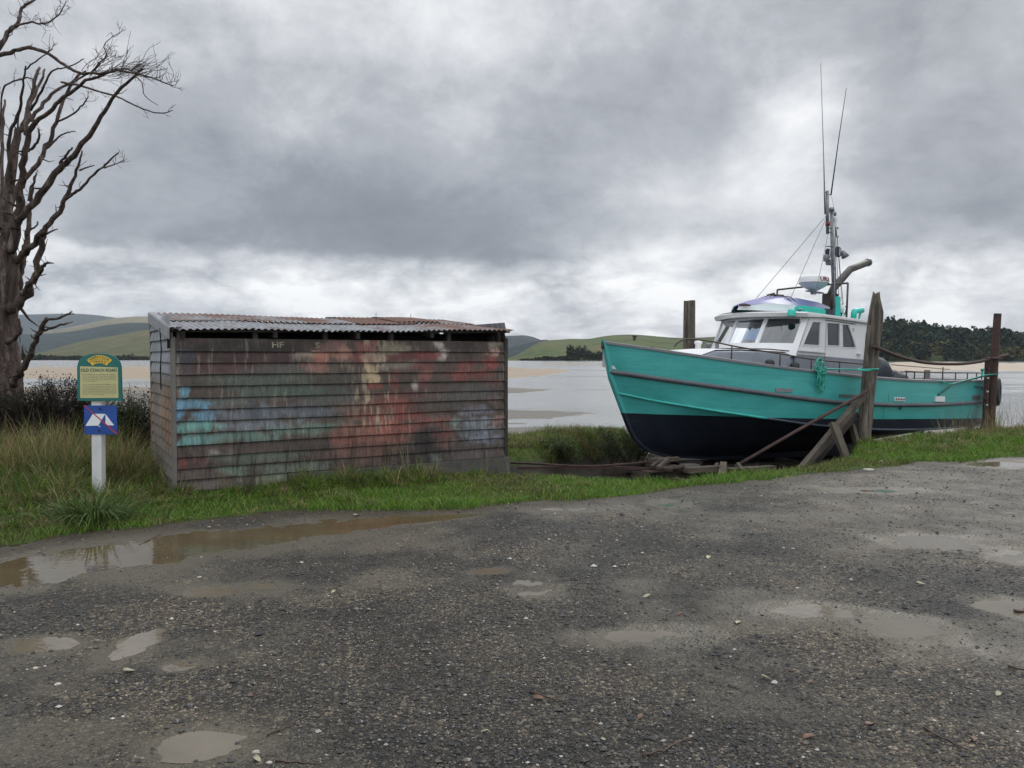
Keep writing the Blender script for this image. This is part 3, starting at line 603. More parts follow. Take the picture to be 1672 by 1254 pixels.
# ================================================================== SHED
M['oldtimber'] = pm('grey_weathered_timber', (.10, .093, .083), (.20, .185, .165), 3, .85, bump=.006, sc=(1, 1, .25), c3=(.26, .24, .21), bscale=40)
M['darktimber'] = pm('dark_old_timber', (.022, .018, .015), (.055, .045, .038), 4, .85, bump=.006, bscale=30)
M['dark'] = pm('slot_shade_and_black_fittings', (.008, .008, .009), (.014, .013, .012), 3, .95)  # near black: paints the shade behind the eave slot, also cable and bracket
M['concrete'] = pm('mossy_concrete', (.055, .052, .045), (.10, .095, .083), 6, .9, bump=.008, c3=(.035, .045, .022), bscale=30)
SA = math.atan2(2.25, 3.764); SL, SDp = 4.385, 2.1
SF = Frame((-3.86, 8.8, 0), SA)
def wallpt(px, py): p = SF.px(px, py, 1, -.02); return p[0], p[2]
PATCH = [ # pixel centre, pixel radii, colour (srgb), strength
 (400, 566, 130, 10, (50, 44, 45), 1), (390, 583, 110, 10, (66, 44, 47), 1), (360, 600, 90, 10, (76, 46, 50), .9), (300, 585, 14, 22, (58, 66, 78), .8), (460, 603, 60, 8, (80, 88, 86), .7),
 (340, 618, 60, 9, (84, 82, 78), .7), (430, 620, 90, 10, (78, 98, 90), .8), (470, 638, 90, 10, (72, 102, 92), .8), (390, 655, 80, 8, (84, 100, 98), .7),
 (306, 641, 9, 9, (78, 150, 176), 1.2), (290, 659, 16, 9, (84, 150, 186), 1.2), (322, 660, 24, 7, (78, 138, 168), 1.1), (292, 678, 17, 9, (74, 142, 184), 1.2), (340, 677, 26, 7, (84, 150, 180), 1.15), (425, 674, 75, 12, (96, 110, 126), .95), (500, 672, 60, 12, (92, 104, 116), .8),
 (315, 698, 46, 8, (82, 156, 152), 1.2), (430, 694, 70, 8, (104, 118, 130), .9), (312, 717, 25, 7, (78, 146, 148), 1.2), (345, 715, 14, 5, (84, 140, 142), 1), (400, 712, 80, 8, (86, 124, 116), .9), (495, 700, 60, 10, (88, 128, 118), .8),
 (292, 718, 8, 9, (76, 40, 42), 1), (345, 735, 70, 8, (84, 72, 70), .9), (355, 736, 14, 5, (150, 148, 146), .9), (288, 755, 8, 9, (124, 62, 52), 1), (325, 753, 34, 9, (88, 50, 48), 1), (430, 745, 80, 9, (92, 112, 102), .8), (470, 765, 70, 12, (104, 128, 112), .8), (380, 768, 20, 8, (108, 140, 122), .9), (330, 775, 45, 10, (102, 90, 84), .8), (438, 801, 24, 7, (116, 168, 160), 1.2), (440, 783, 60, 8, (112, 124, 104), .8), (340, 795, 60, 9, (98, 92, 86), .8),
 (505, 578, 24, 8, (150, 138, 122), 1), (540, 566, 24, 9, (132, 96, 88), 1), (530, 584, 14, 9, (156, 96, 80), 1), (560, 578, 20, 12, (166, 116, 98), 1), (600, 572, 16, 16, (138, 80, 76), 1), (596, 584, 18, 9, (120, 54, 52), 1), (620, 583, 20, 10, (158, 136, 116), 1), (640, 572, 30, 12, (140, 132, 112), 1), (715, 563, 11, 7, (170, 172, 166), 1.1), (722, 578, 9, 8, (176, 172, 162), 1.1), (692, 580, 26, 7, (128, 50, 54), 1.1), (660, 582, 20, 6, (96, 40, 44), 1),
 (515, 598, 20, 7, (140, 96, 84), .9), (608, 605, 11, 12, (176, 158, 118), 1.1), (610, 618, 9, 10, (190, 170, 128), 1.1), (612, 630, 10, 8, (150, 70, 58), 1), (650, 596, 30, 8, (134, 124, 112), .9), (648, 612, 14, 8, (120, 60, 58), .9), (690, 598, 22, 8, (116, 58, 58), .9), (694, 612, 18, 8, (150, 92, 84), .9), (677, 629, 9, 7, (168, 162, 152), 1.1), (694, 627, 12, 9, (112, 56, 56), .9), (640, 630, 10, 10, (120, 54, 52), .8), (660, 645, 50, 7, (120, 68, 62), .8),
 (645, 660, 48, 9, (142, 68, 58), .95), (660, 677, 44, 9, (138, 60, 54), 1), (600, 677, 40, 8, (142, 86, 72), .9), (590, 662, 40, 8, (124, 92, 82), .8), (630, 694, 50, 10, (150, 84, 70), 1), (570, 705, 40, 14, (130, 82, 70), .9), (610, 715, 60, 12, (142, 82, 68), .9), (590, 735, 60, 14, (116, 78, 68), .8), (655, 700, 40, 10, (140, 70, 60), .9), (700, 690, 34, 9, (136, 74, 66), .9), (620, 760, 70, 14, (96, 72, 66), .7),
 (704, 722, 26, 30, (44, 42, 42), 1.0), (690, 750, 40, 20, (56, 52, 50), .8), (730, 706, 18, 10, (122, 66, 62), .9), (730, 722, 16, 10, (120, 86, 80), .8), (745, 690, 10, 8, (104, 128, 120), .9), (775, 672, 26, 8, (110, 114, 132), 1), (788, 688, 34, 9, (122, 136, 152), 1), (775, 700, 36, 10, (110, 124, 134), .9), (790, 716, 32, 10, (116, 130, 148), 1.05), (715, 755, 10, 12, (110, 124, 118), .8), (770, 740, 50, 10, (92, 88, 88), .8), (770, 758, 50, 10, (98, 84, 78), .8),
 (762, 592, 18, 8, (126, 60, 56), 1), (802, 592, 16, 9, (152, 68, 62), 1.05), (808, 577, 12, 7, (172, 138, 122), 1.1), (806, 563, 14, 6, (142, 134, 122), 1), (760, 580, 20, 8, (62, 54, 54), .9), (750, 565, 25, 9, (52, 46, 46), .9), (755, 610, 22, 8, (132, 62, 58), 1), (785, 608, 24, 8, (122, 60, 56), .9), (800, 622, 18, 8, (120, 74, 70), .8), (775, 640, 50, 12, (84, 86, 88), .8), (740, 650, 60, 14, (80, 80, 80), .7), (806, 655, 14, 9, (104, 90, 86), .8), (812, 686, 8, 9, (136, 92, 82), .8), (700, 640, 40, 10, (92, 72, 70), .6), (560, 620, 40, 14, (74, 76, 72), .7), (540, 650, 50, 12, (78, 92, 90), .7)]
def paint(x, z, seed=70):
    b = np.floor((z-.045)/.1353); zq = .045+(b+.5)*.1353; hb_ = hsh(b.astype(np.int64), 3, 1, seed)-.5
    wx = x+(fbm(x*4+z*2, z*5-x*1.3, o=5, seed=seed)-.5)*.26+hb_*.05; wz = .30*zq+.70*z+(fbm(x*3, b*3.1, o=3, seed=seed+5)-.5)*.08
    base = np.array(lin((80, 70, 63))); C = np.tile(base, (len(x), 1))*(.75+.5*fbm(x*3+z*1.7, z*4.3-x, o=5, seed=seed+9))[:, None]
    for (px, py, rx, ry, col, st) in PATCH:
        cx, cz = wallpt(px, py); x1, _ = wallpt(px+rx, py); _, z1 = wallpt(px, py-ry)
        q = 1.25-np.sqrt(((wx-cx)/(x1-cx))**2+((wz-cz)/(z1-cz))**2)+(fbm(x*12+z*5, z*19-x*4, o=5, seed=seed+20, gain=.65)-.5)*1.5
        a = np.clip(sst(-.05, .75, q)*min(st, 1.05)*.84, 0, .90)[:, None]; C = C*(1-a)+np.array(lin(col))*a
    # vertical runs of paint and weathering in the grain
    xj = x+.06*fbm(x*7, z*2, o=2, seed=seed+80)+.02*fbm(x*31, z*.7, o=2, seed=seed+81); stv = fbm(xj*31, z*2.6+5, o=4, seed=seed+30, gain=.7); st2 = fbm(xj*67, z*4.5, o=2, seed=seed+33); zone = sst(.42, .62, fbm(x*1.7, z*2.2, o=3, seed=seed+36))
    low = sst(1.3, .2, z)
    k = sst(.60, .72, stv)*(.25+.75*zone); C = C*(1-k*.35)[:, None]+np.array(lin((150, 144, 130)))*(k*.35*(.3+.7*zone))[:, None]
    k = sst(.50, .68, fbm(xj*24, z*3.2, o=4, seed=seed+40, gain=.7))*(.20+.6*low); C = C*(1-.68*k)[:, None]
    k = sst(.45, .7, st2)*(.35+.4*low); C = C*(1-.28*k)[:, None]
    cr = sst(.42, .15, np.abs(x-CRX))*sst(.55, .70, fbm(xj*34, z*5.5, o=3, seed=seed+50))*sst(.45, .9, z)
    C = C*(1-.55*cr)[:, None]+np.array(lin((176, 162, 132)))*(.55*cr)[:, None]
    C *= (.74+.52*fbm(x*8.3+z*6.1, z*9.7-x*5.3, o=4, seed=seed+60, gain=.6))[:, None]
    g = C.mean(1, keepdims=True); C = (g+(C-g)*.76)*np.array([1.06, .99, .93])
    return C*1.08
def weather_mat(name, attr=True, c1=None, c2=None):
    m = MT(name); v = m.vec('Object', (6, 6, .9)); g = m.noise(v, 9, 7, .7); f = m.noise(m.vec('Object'), 45, 5, .7)
    c = m.attr('Col') if attr else m.ramp(m.noise(m.vec('Object', (2, 2, .8)), 2.2, 6, .6), [(.35, c1), (.65, c2)])
    c = m.mix(.55, c, m.ramp(g, [(.30, (.30,)*3), (.52, (1.0,)*3), (.72, (1.35,)*3)]), 'MULTIPLY')
    c = m.mix(.45, c, m.ramp(f, [(.35, (.55,)*3), (.6, (1.2,)*3)]), 'MULTIPLY')
    m.col(c); m.rough(.62); m.b.inputs['Specular IOR Level'].default_value = .35
    m.bump(m.math('ADD', g, m.math('MULTIPLY', f, .4)), .006); return m.m
M['paintboards'] = weather_mat('flaking_painted_weatherboards')
M['sideboards'] = weather_mat('bare_weatherboards')
def boards(x0, x1, zb, pitch, nb, fn, colfn, nx, name, parent, mat, skip=None, seed=0, lap=.030):
    V, F, C = [], [], []; off = 0; xs = np.linspace(x0, x1, nx); zf = np.array([0, .03, .2, .4, .6, .8, 1.0])
    for b in range(nb):
        z0 = zb+b*pitch+(fbm(xs*.9, b*3.7, o=3, seed=seed+1)-.5)*.022; z1 = zb+(b+1)*pitch+.014
        xsb = xs
        if skip and skip(b): lo, hi = skip(b); xsb = np.clip(xs, lo, hi)
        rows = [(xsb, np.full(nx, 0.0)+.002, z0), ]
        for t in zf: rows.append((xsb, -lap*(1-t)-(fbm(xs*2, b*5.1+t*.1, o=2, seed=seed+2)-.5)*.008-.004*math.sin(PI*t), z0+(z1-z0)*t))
        P = np.stack([np.stack(r, -1) for r in rows])          # rows, nx, 3
        m, n = P.shape[:2]; i, j = np.meshgrid(np.arange(m-1), np.arange(n-1), indexing='ij')
        F.append(off+np.stack([i*n+j, i*n+j+1, (i+1)*n+j+1, (i+1)*n+j], -1).reshape(-1, 4)); P = P.reshape(-1, 3)
        c = colfn(P[:, 0], P[:, 2]); wood = (np.arange(len(P)) < 2*n); c[wood] *= .12  # lower edge rows blackened: the shadow line under each lap is painted in
        shade = .88+.24*hsh(np.array(b), np.array(3), np.array(1), seed); C.append(c*shade)
        V.append(fn(P)); off += len(P)
    me = mesh_np(name, np.concatenate(V), np.concatenate(F), mat, cols=np.concatenate(C), smooth=False); return link(name, me, parent)
shed = empty('shed', M=SF.mat(), label='old weatherboard shed with flaking teal, red and cream paint under a rusty iron roof', cat='shed')
E_ = lambda P: P
zb, pt, nb = .045, .1353, 13
X0C = wallpt(469, 790)[0]; CRX = wallpt(610, 620)[0]
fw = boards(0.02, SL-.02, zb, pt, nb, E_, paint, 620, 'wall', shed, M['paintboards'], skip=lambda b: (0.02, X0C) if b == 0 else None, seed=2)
def sidecol(x, z):
    C = np.tile(np.array(lin((122, 116, 108))), (len(x), 1))*(.65+.7*fbm(x*2+3, z*3, o=4, seed=88))[:, None]
    o = sst(.45, .6, fbm(x*1.5, z*1.1+2, o=3, seed=90))*sst(1.5, 1.0, z)*sst(.3, .7, z); C = C*(1-.6*o)[:, None]+np.array(lin((150, 112, 80)))*(.6*o)[:, None]
    t = sst(1.25, 1.5, z); C = C*(1-.7*t)[:, None]+np.array(lin((150, 156, 166)))*(.7*t)[:, None]
    d = sst(.5, .75, fbm(x*30, z*1.5, o=3, seed=91)); return C*(1-.5*d)[:, None]
def side_fn(P):   # x is distance back, y the lap
    return np.stack([P[:, 1]-.0, P[:, 0], P[:, 2]], -1)
zb2 = .05
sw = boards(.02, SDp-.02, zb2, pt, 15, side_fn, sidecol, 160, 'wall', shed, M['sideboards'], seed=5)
def side_fn2(P): return np.stack([SL-P[:, 1], P[:, 0], P[:, 2]], -1)
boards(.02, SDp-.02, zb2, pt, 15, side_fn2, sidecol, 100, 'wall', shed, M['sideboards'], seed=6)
def back_fn(P): return np.stack([P[:, 0], SDp-P[:, 1], P[:, 2]], -1)
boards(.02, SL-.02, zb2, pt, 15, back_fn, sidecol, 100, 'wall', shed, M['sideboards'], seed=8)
# corner boards and frame
def eave(x, y):   # roof underside height
    return 1.905+.065*x/SL+ (.262-.055*x/SL)*(y/SDp)+ .012*math.sin(x*1.9+.5)
mb = MB(); mb.box(-.030, -.004, -.028, .055, .03, 1.93)
mk('corner_board', mb, M['oldtimber'], shed, bevel=.003)
mb = MB(); mb.box(-.026, .018, -.034, -.028, .05, 1.83); mk('corner_board', mb, M['oldtimber'], shed)
mb = MB(); mb.box(SL-.03, SL+.026, -.032, .06, .12, 1.87); mk('corner_board', mb, M['darktimber'], shed, bevel=.003)
mb = MB(); mb.box(-.03, .02, SDp-.04, SDp+.03, 0, 2.08); mk('corner_board', mb, M['oldtimber'], shed)
for x in [.07]+[wallpt(q, 550)[0] for q in (418, 533, 641, 735)]+[SL-.09]:     # studs showing in the open slot under the eave
    mb = MB(); mb.box(x-.028, x+.028, .01, .09, 1.78, 1.95); mk('stud', mb, M['oldtimber' if x < .1 else 'darktimber'], shed)
mb = MB(); mb.box(.03, SL-.03, .012, .10, 1.765, 1.812); mk('wall_plate', mb, M['darktimber'], shed)
mb = MB(); mb.bar((-.02, -.03, 1.898), (SL+.05, -.03, 1.958), .03, .026); mk('fascia', mb, M['darktimber'], shed)
mb = MB(); mb.box(.05, SL-.05, .45, .47, .1, 1.93); mb.box(.05, SL-.05, .10, .45, 1.60, 1.61); mk('lining', mb, M['dark'], shed)  # near-black sheets added so the slot under the eave reads as shade
mb = MB(); mb.box(X0C, SL+.045, -.07, .10, -.5, .045+.128); mk('foundation', mb, M['concrete'], shed, bevel=.012)
mb = MB(); mb.box(0, SL+.02, .1, SDp, -.5, .05); mb.box(-.01, X0C+.01, -.012, .08, -.3, .06); mk('foundation', mb, M['concrete'], shed)
for i in range(5):
    mb = MB(); x = .1+i*1.04; mb.bar((x, -.045, eave(x, -.045)-.05), (x, SDp+.05, eave(x, SDp)-.055), .05, .08); mk('rafter', mb, M['darktimber'], shed)
# corrugated iron roof, two courses of sheets and a loose patch
def iron_mat():
    m = MT('rusty_corrugated_iron'); v = m.vec('Object'); n = m.noise(m.vec('Object', (1.2, .8, 1)), 1.5, 7, .68, .4); f = m.noise(v, 28, 5, .7)
    a = m.attr('rust', 'Fac'); k = m.math('ADD', m.math('MULTIPLY', m.math('SUBTRACT', n, .5), 4.0), a); k = m.math('ADD', k, m.math('MULTIPLY', m.math('SUBTRACT', f, .5), .7), True)
    zinc = m.ramp(m.noise(v, 6, 5, .6), [(.35, (.16, .165, .175)), (.65, (.30, .31, .325))])
    rust = m.ramp(f, [(.3, (.060, .028, .020)), (.55, (.13, .065, .045)), (.75, (.22, .14, .11))])
    m.col(m.mix(k, zinc, rust)); m.rough(m.math('ADD', m.math('MULTIPLY', k, .4), .42, True))
    mt = m.math('MULTIPLY', m.math('SUBTRACT', 1.0, k), .55, True); m.L.new(mt, m.b.inputs['Metallic']); m.bump(f, .003); return m.m
M['iron'] = iron_mat()
def iron(x0, x1, y0, y1, lift, name, seed, rust=0.2, amp=.0095, dz=None):
    nx = int((x1-x0)/.0076)+1; xs = np.linspace(x0, x1, nx); ys = np.linspace(y0, y1, 14); X, Y = np.meshgrid(xs, ys)
    edge = (hsh((X/.62).astype(np.int64), 5, 2, seed)-.5)*.05
    Yj = Y+edge*np.where(Y < y0+.3, 1, 0)*(1-(Y-y0)/.3)
    sheet = np.floor(X/.62)
    Z = 1.905+.065*X/SL+(.262-.055*X/SL)*(Yj/SDp)+.012*np.sin(X*1.9+.5)+lift+amp*np.sin(2*PI*X/.0762)+amp+(fbm(X*1.3, Yj*1.3, o=3, seed=seed)-.5)*.022+(sheet % 2)*.003
    rs = rust+(hsh(sheet.astype(np.int64), 1, 7, seed)-.5)*1.0+.35*sst(2.4, 3.9, X)+.25*sst(.25, 1.2, Yj)
    V = np.stack([X, Yj, Z], -1).reshape(-1, 3); n = nx; i, j = np.meshgrid(np.arange(13), np.arange(nx-1), indexing='ij')
    F = np.stack([i*n+j, i*n+j+1, (i+1)*n+j+1, (i+1)*n+j], -1).reshape(-1, 4)
    V2 = V.copy(); V2[:, 2] -= .002; nV = len(V); F2 = F[:, ::-1]+nV
    me = mesh_np(name, np.concatenate([V, V2]), np.concatenate([F, F2]), M['iron'], attrs=dict(rust=np.tile(rs.ravel(), 2))); return link(name, me, shed)
iron(-.035, SL+.07, -.115, 1.25, 0, 'roof', 3, rust=.05); iron(-.045, SL+.05, 1.0, SDp+.08, .016, 'roof', 4, rust=.20)
lp = iron(2.55, 3.4, .9, 2.25, .022, 'roof_sheet', 6, rust=1.2); iron(3.2, 3.9, 1.1, 2.2, .034, 'roof_sheet', 8, rust=.75)
mb = MB(); mb.bar((2.45, 2.16, 2.205), (3.35, 2.14, 2.205), .05, .022); mb.bar((3.2, 2.1, 2.225), (3.95, 2.1, 2.205), .05, .022); mk('roof_batten', mb, M['darktimber'], shed)
mb = MB(); mb.grid([[(x, y, eave(0, y)+dz) for y in (-.10, .5, 1.1, 1.7, SDp)] for x, dz in ((-.050, -.10), (-.048, .025), (-.036, .040), (.04, .043))])
mk('barge_flashing', mb, pm('grey_flashing', (.20, .21, .22), (.30, .30, .31), 5, .5, .4), shed)
for x in (3.05, 3.62):
    mb = MB(); mb.tube([(x, 1.6, 2.1), (x, 1.6, 2.27)], .004, 5); mk('roof_nail', mb, M['darktimber'], shed)
# black stays of cable on the side wall
mb = MB(); mb.tube([(-.05, .75, 1.95), (-.045, .7, 1.7), (-.045, .82, 1.45), (-.045, .8, 1.2)], .008, 6); mk('hanging_cable', mb, M['dark'], shed)
mb = MB(); mb.box(-.06, -.03, .01, .04, 1.70, 1.80); mk('bracket', mb, M['dark'], shed)
# old lettering painted on the top board
def text_mesh(txt, size, spacing=1.0, align='CENTER', sx=1.0, extr=0.0, res=3, bold=0.0):
    cu = bpy.data.curves.new('t', 'FONT'); cu.body = txt; cu.size = size; cu.align_x = align; cu.align_y = 'CENTER'; cu.space_character = spacing; cu.extrude = extr; cu.resolution_u = res; cu.offset = bold
    o = bpy.data.objects.new('t', cu); COL.objects.link(o); dg = bpy.context.evaluated_depsgraph_get()
    me = bpy.data.meshes.new_from_object(o.evaluated_get(dg)); bpy.data.objects.remove(o); bpy.data.curves.remove(cu)
    if sx != 1.0:
        for v in me.vertices: v.co.x *= sx
    return me
def text_obj(name, txt, size, mat, parent, fn, **k):
    me = text_mesh(txt, size, **k)
    for v in me.vertices: v.co = Vector(fn(v.co.x, v.co.y))
    me.materials.append(mat); me.name = name; return link(name, me, parent)
M['oldcream'] = weather_mat('faded_cream_lettering', False, (.20, .185, .14), (.36, .33, .25))
hx, hz = wallpt(453, 563.5)
text_obj('lettering', 'HF', .098, M['oldcream'], shed, lambda u, v: (hx+u, -.0225-(.015)*(.5-(v)/.14), hz+v), sx=1.25, bold=.002)
hx2, hz2 = wallpt(518, 564.5)
text_obj('lettering', 'S', .105, M['oldcream'], shed, lambda u, v: (hx2+u, -.0225-(.015)*(.5-v/.14), hz2+v), sx=1.2, bold=.002)
# ================================================================== SIGN POST
M['whitepost'] = pm('flaking_white_post', (.50, .50, .49), (.64, .64, .63), 8, .6, bump=.003, sc=(1, 1, .3), c3=(.33, .31, .28), bscale=30)
M['signgreen'] = pm('sign_green', (.003, .105, .095), (.006, .14, .12), 6, .4)
M['signyellow'] = pm('sign_yellow', (.62, .40, .03), (.70, .46, .05), 8, .45)
M['signcream'] = pm('sign_cream_panel', (.42, .40, .19), (.50, .47, .24), 6, .5)
M['signink'] = pm('sign_ink', (.015, .05, .05), (.02, .06, .06), 8, .5)
M['signtext'] = pm('sign_small_ink', (.12, .13, .09), (.16, .16, .11), 8, .6)
M['signblue'] = pm('sign_blue', (.006, .045, .22), (.010, .065, .30), 6, .4)
M['signwhite'] = pm('sign_white', (.66, .68, .70), (.74, .75, .76), 10, .5)
M['signred'] = pm('sign_red', (.34, .025, .03), (.42, .04, .045), 10, .5)
M['bolt'] = pm('dark_bolt', (.02, .02, .022), (.05, .045, .04), 20, .5, .5)
SY = 8.62; c0 = at(160, 700, SY)
SGF = Frame((c0[0], SY, 0.0), math.radians(-2))
sg = empty('sign_post', M=SGF.mat(), label='white post with a green and cream heritage trail board above a blue no camping sign', cat='sign')
def sp(px, py): p = SGF.px(px, py, 1, -.06); return p[0], p[2]
mb = MB(); zt = sp(160, 600)[1]; mb.bar((-.005, 0, -.3), (.012, 0, zt), .115, .085, up=(0, 1, 0)); mk('post', mb, M['whitepost'], sg, bevel=.006)
L_, T_ = sp(126.5, 654); R_, B_ = sp(199, 654); _, TP = sp(163, 577.5); _, SHD = sp(163, 603)
L_, R_ = sp(127, 640)[0], sp(199, 640)[0]; zb_ = sp(163, 654.5)[1]
out = [(L_-.004, zb_), (R_+.004, zb_)]; w = (R_-L_)/2; cx = (L_+R_)/2
r_ = TP-SHD
for k in range(25):
    a = PI*k/24; out.append((cx+w*math.copysign(abs(math.cos(a))**.72, math.cos(a)), SHD+r_*math.sin(a)**.85))
mb = MB(); mb.plate(out, [], lambda u, v, t: (u, -.048-t, v), .018); bd = mk('sign_board', mb, M['signgreen'], sg, bevel=.002)
il, it = sp(131, 598); ir, ib = sp(194, 650); it2 = sp(194, 600)[1]
mb = MB(); mb.plate([(il-.001, ib), (ir, ib+.002), (ir, it2), (il+.003, it)], [], lambda u, v, t: (u, -.0665-t, v), .0025); mk('panel', mb, M['signcream'], bd)
Y1 = -.0705
tcx = (il+ir)/2
text_obj('title', 'OLD COACH ROAD', .046, M['signink'], bd, lambda u, v: (tcx+u, Y1, sp(163, 604.6)[1]+v), sx=.98, bold=.0012)
lines = ['The Old Coach Road follows an ancient', 'Maori foot trail used by early travellers', 'to and from the bays, inlets and Papatowai', 'and the coast. It was used by local', 'coastal expeditions.', '',
         'The road was formed in the 1860s so that', 'the mail coach ran between Catlins and', 'Tahakopa approximately 15 km. The distance', 'was halved; the beach could not easily go by', 'coach and took several hours. The section', 'of the Old Coach Road can be walked along', 'for only 1 - 30 minutes return.']
z0 = sp(163, 611.2)[1]; dz = (sp(163, 611.2)[1]-sp(163, 644)[1])/12
for i, t in enumerate(lines):
    if not t: continue
    me = text_mesh(t, dz*.92, align='LEFT'); xs = [v.co.x for v in me.vertices]; wd = max(xs)-min(xs); tgt = (ir-il)*.88*(1 if i not in (4, 12) else .45+.2*(i == 12))
    for v in me.vertices: v.co = Vector((il+(ir-il)*.06+(v.co.x-min(xs))*tgt/wd, Y1, z0-i*dz+v.co.y))
    me.materials.append(M['signtext']); me.name = 'text_line'; link('text_line', me, bd)
# two curved yellow bands with their words
def arcband(cxz, R0, R1, a0, a1, y, th, name, mat, tab=False):
    mb = MB(); o = []
    for k in range(17): a = a0+(a1-a0)*k/16; o.append((cxz[0]+R1*math.sin(a), cxz[1]+R1*math.cos(a)))
    for k in range(16, -1, -1): a = a0+(a1-a0)*k/16; o.append((cxz[0]+R0*math.sin(a), cxz[1]+R0*math.cos(a)))
    mb.plate(o, [], lambda u, v, t: (u, y-t, v), th); mk(name, mb, mat, bd)
ctr = (sp(163.5, 611)[0], sp(163.5, 611)[1]); q = abs(sp(163, 600)[1]-sp(163, 601)[1])
arcband(ctr, 25.2*q, 31*q, -.74, .74, -.0665, .003, 'yellow_band', M['signyellow'])
arcband(ctr, 18.2*q, 24.4*q, -.70, .70, -.0665, .003, 'yellow_band', M['signyellow'])
def arctext(txt, R, size, name, amax):
    me = text_mesh(txt, size, spacing=1.05, bold=.0006); xs = [v.co.x for v in me.vertices]; hw = (max(xs)-min(xs))/2; md = (max(xs)+min(xs))/2
    for v in me.vertices:
        a = (v.co.x-md)/hw*amax; rr = R+v.co.y; v.co = Vector((ctr[0]+rr*math.sin(a), -.0708, ctr[1]+rr*math.cos(a)))
    me.materials.append(M['signink']); me.name = name; link(name, me, bd)
arctext('HERITAGE', 28.0*q, 4.9*q, 'title', .62); arctext('TRAILS', 21.1*q, 4.9*q, 'title', .52)
# blue no camping sign
l, t = sp(136.5, 662); r, _ = sp(190, 662); _, b = sp(160, 709.5)
mb = MB(); mb.plate([(l, b), (r, b), (r, t), (l+.001, t)], [], lambda u, v, w_: (u, -.050-w_, v), .004); bs = mk('no_camping_sign', mb, M['signblue'], sg)
def q2(x, y): return sp(110+x/8.09, 565+y/8.09)
mb = MB(); mb.plate([q2(235, 1055), q2(405, 1052), q2(435, 1000), q2(498, 897), q2(335, 895)], [], lambda u, v, w_: (u, -.0545-w_, v), .001)
mb.plate([q2(500, 1045), q2(500, 900), q2(615, 1048)], [], lambda u, v, w_: (u, -.0545-w_, v), .001)
mb.plate([q2(400, 1062), q2(430, 1052), q2(428, 1068)], [], lambda u, v, w_: (u, -.0545-w_, v), .001); mk('tent_symbol', mb, M['signwhite'], bs)
mb = MB(); mb.plate([q2(212, 785), q2(222, 778), q2(652, 1150), q2(640, 1164)], [], lambda u, v, w_: (u, -.056-w_, v), .002); mk('red_bar', mb, M['signred'], bs)
for (x, y) in ((425, 830), (415, 1118)):
    mb = MB(); c = q2(x, y); mb.tube([(c[0], -.054, c[1]), (c[0], -.061, c[1])], .012, 12); mk('bolt', mb, M['bolt'], bs)
# ================================================================== DEAD TREE
def bark_mat():
    m = MT('dead_gum_bark'); v = m.vec('Object', (1, 1, .12)); n = m.noise(v, 14, 7, .7, .8); n2 = m.noise(m.vec('Object', (1, 1, .4)), 2.2, 5, .6); f = m.noise(m.vec('Object'), 60, 4, .7)
    c = m.mix(n2, m.ramp(n, [(.32, (.014, .011, .010)), (.5, (.070, .044, .036)), (.68, (.20, .14, .115))]), m.ramp(n, [(.3, (.018, .016, .016)), (.55, (.095, .078, .070)), (.72, (.27, .23, .205))]))
    m.col(c); m.rough(.85); m.b.inputs['Specular IOR Level'].default_value = .2; m.bump(m.math('ADD', n, m.math('MULTIPLY', f, .3)), .05); return m.m
M['bark'] = bark_mat()
TY = 11.6; tb = at(5, 640, TY)
tree = empty('dead_tree', loc=(tb[0], TY, -.1), label='tall leafless dead tree with many bare grey and reddish limbs beside the scrub', cat='tree')
TO = Vector((tb[0], TY, -.1))
def smooth_path(P, k=3):
    P = [Vector(p) for p in P]; out = []
    for i in range(len(P)-1):
        a, b, c, d = P[max(i-1, 0)], P[i], P[i+1], P[min(i+2, len(P)-1)]
        for j in range(k):
            t = j/k; out.append(.5*((2*b)+(c-a)*t+(2*a-5*b+4*c-d)*t*t+(3*b-a-3*c+d)*t**3))
    out.append(P[-1]); return out
def limb(pts, d0, d1, name='branch', n=8, kink=.35, stubs=True, col='bark'):
    """pts: pixel x, y and pixel width; d0, d1: distance offsets of its start and end"""
    m = len(pts); P, R = [], []
    for i, (x, y, w) in enumerate(pts):
        dY = d0+(d1-d0)*i/(m-1); p = at(x, y, TY+dY); P.append(Vector(p)-TO); R.append(max(w/2*(.80 if w < 40 else .95)*(TY+dY)/FP, .0035))
    k = 4; Q = smooth_path(P, k); RR = np.interp(np.arange(len(Q)), np.arange(m)*k, R)
    for i in range(1, len(Q)-1):
        Q[i] = Q[i]+Vector((random.gauss(0, 1), random.gauss(0, 1), random.gauss(0, 1)))*float(RR[i])*kink
    mb = MB(); mb.tube(Q, [float(r) for r in RR], n, jit=.22)
    if stubs:
        for i in range(2, len(Q)-1):
            if random.random() < .32 and RR[i] < .12:
                d = Vector((random.gauss(0, 1), random.gauss(0, 1), random.gauss(.5, 1))).normalized(); L = float(RR[i])*random.uniform(2, 6)+.03
                mb.tube([Q[i], Q[i]+d*L*.6, Q[i]+d*L+Vector((random.gauss(0, .2*L), 0, random.gauss(0, .2*L)))], [float(RR[i])*.35, float(RR[i])*.22, .003], 4)
    mk(name, mb, M[col], tree, smooth=True); return Q
TW = MB()
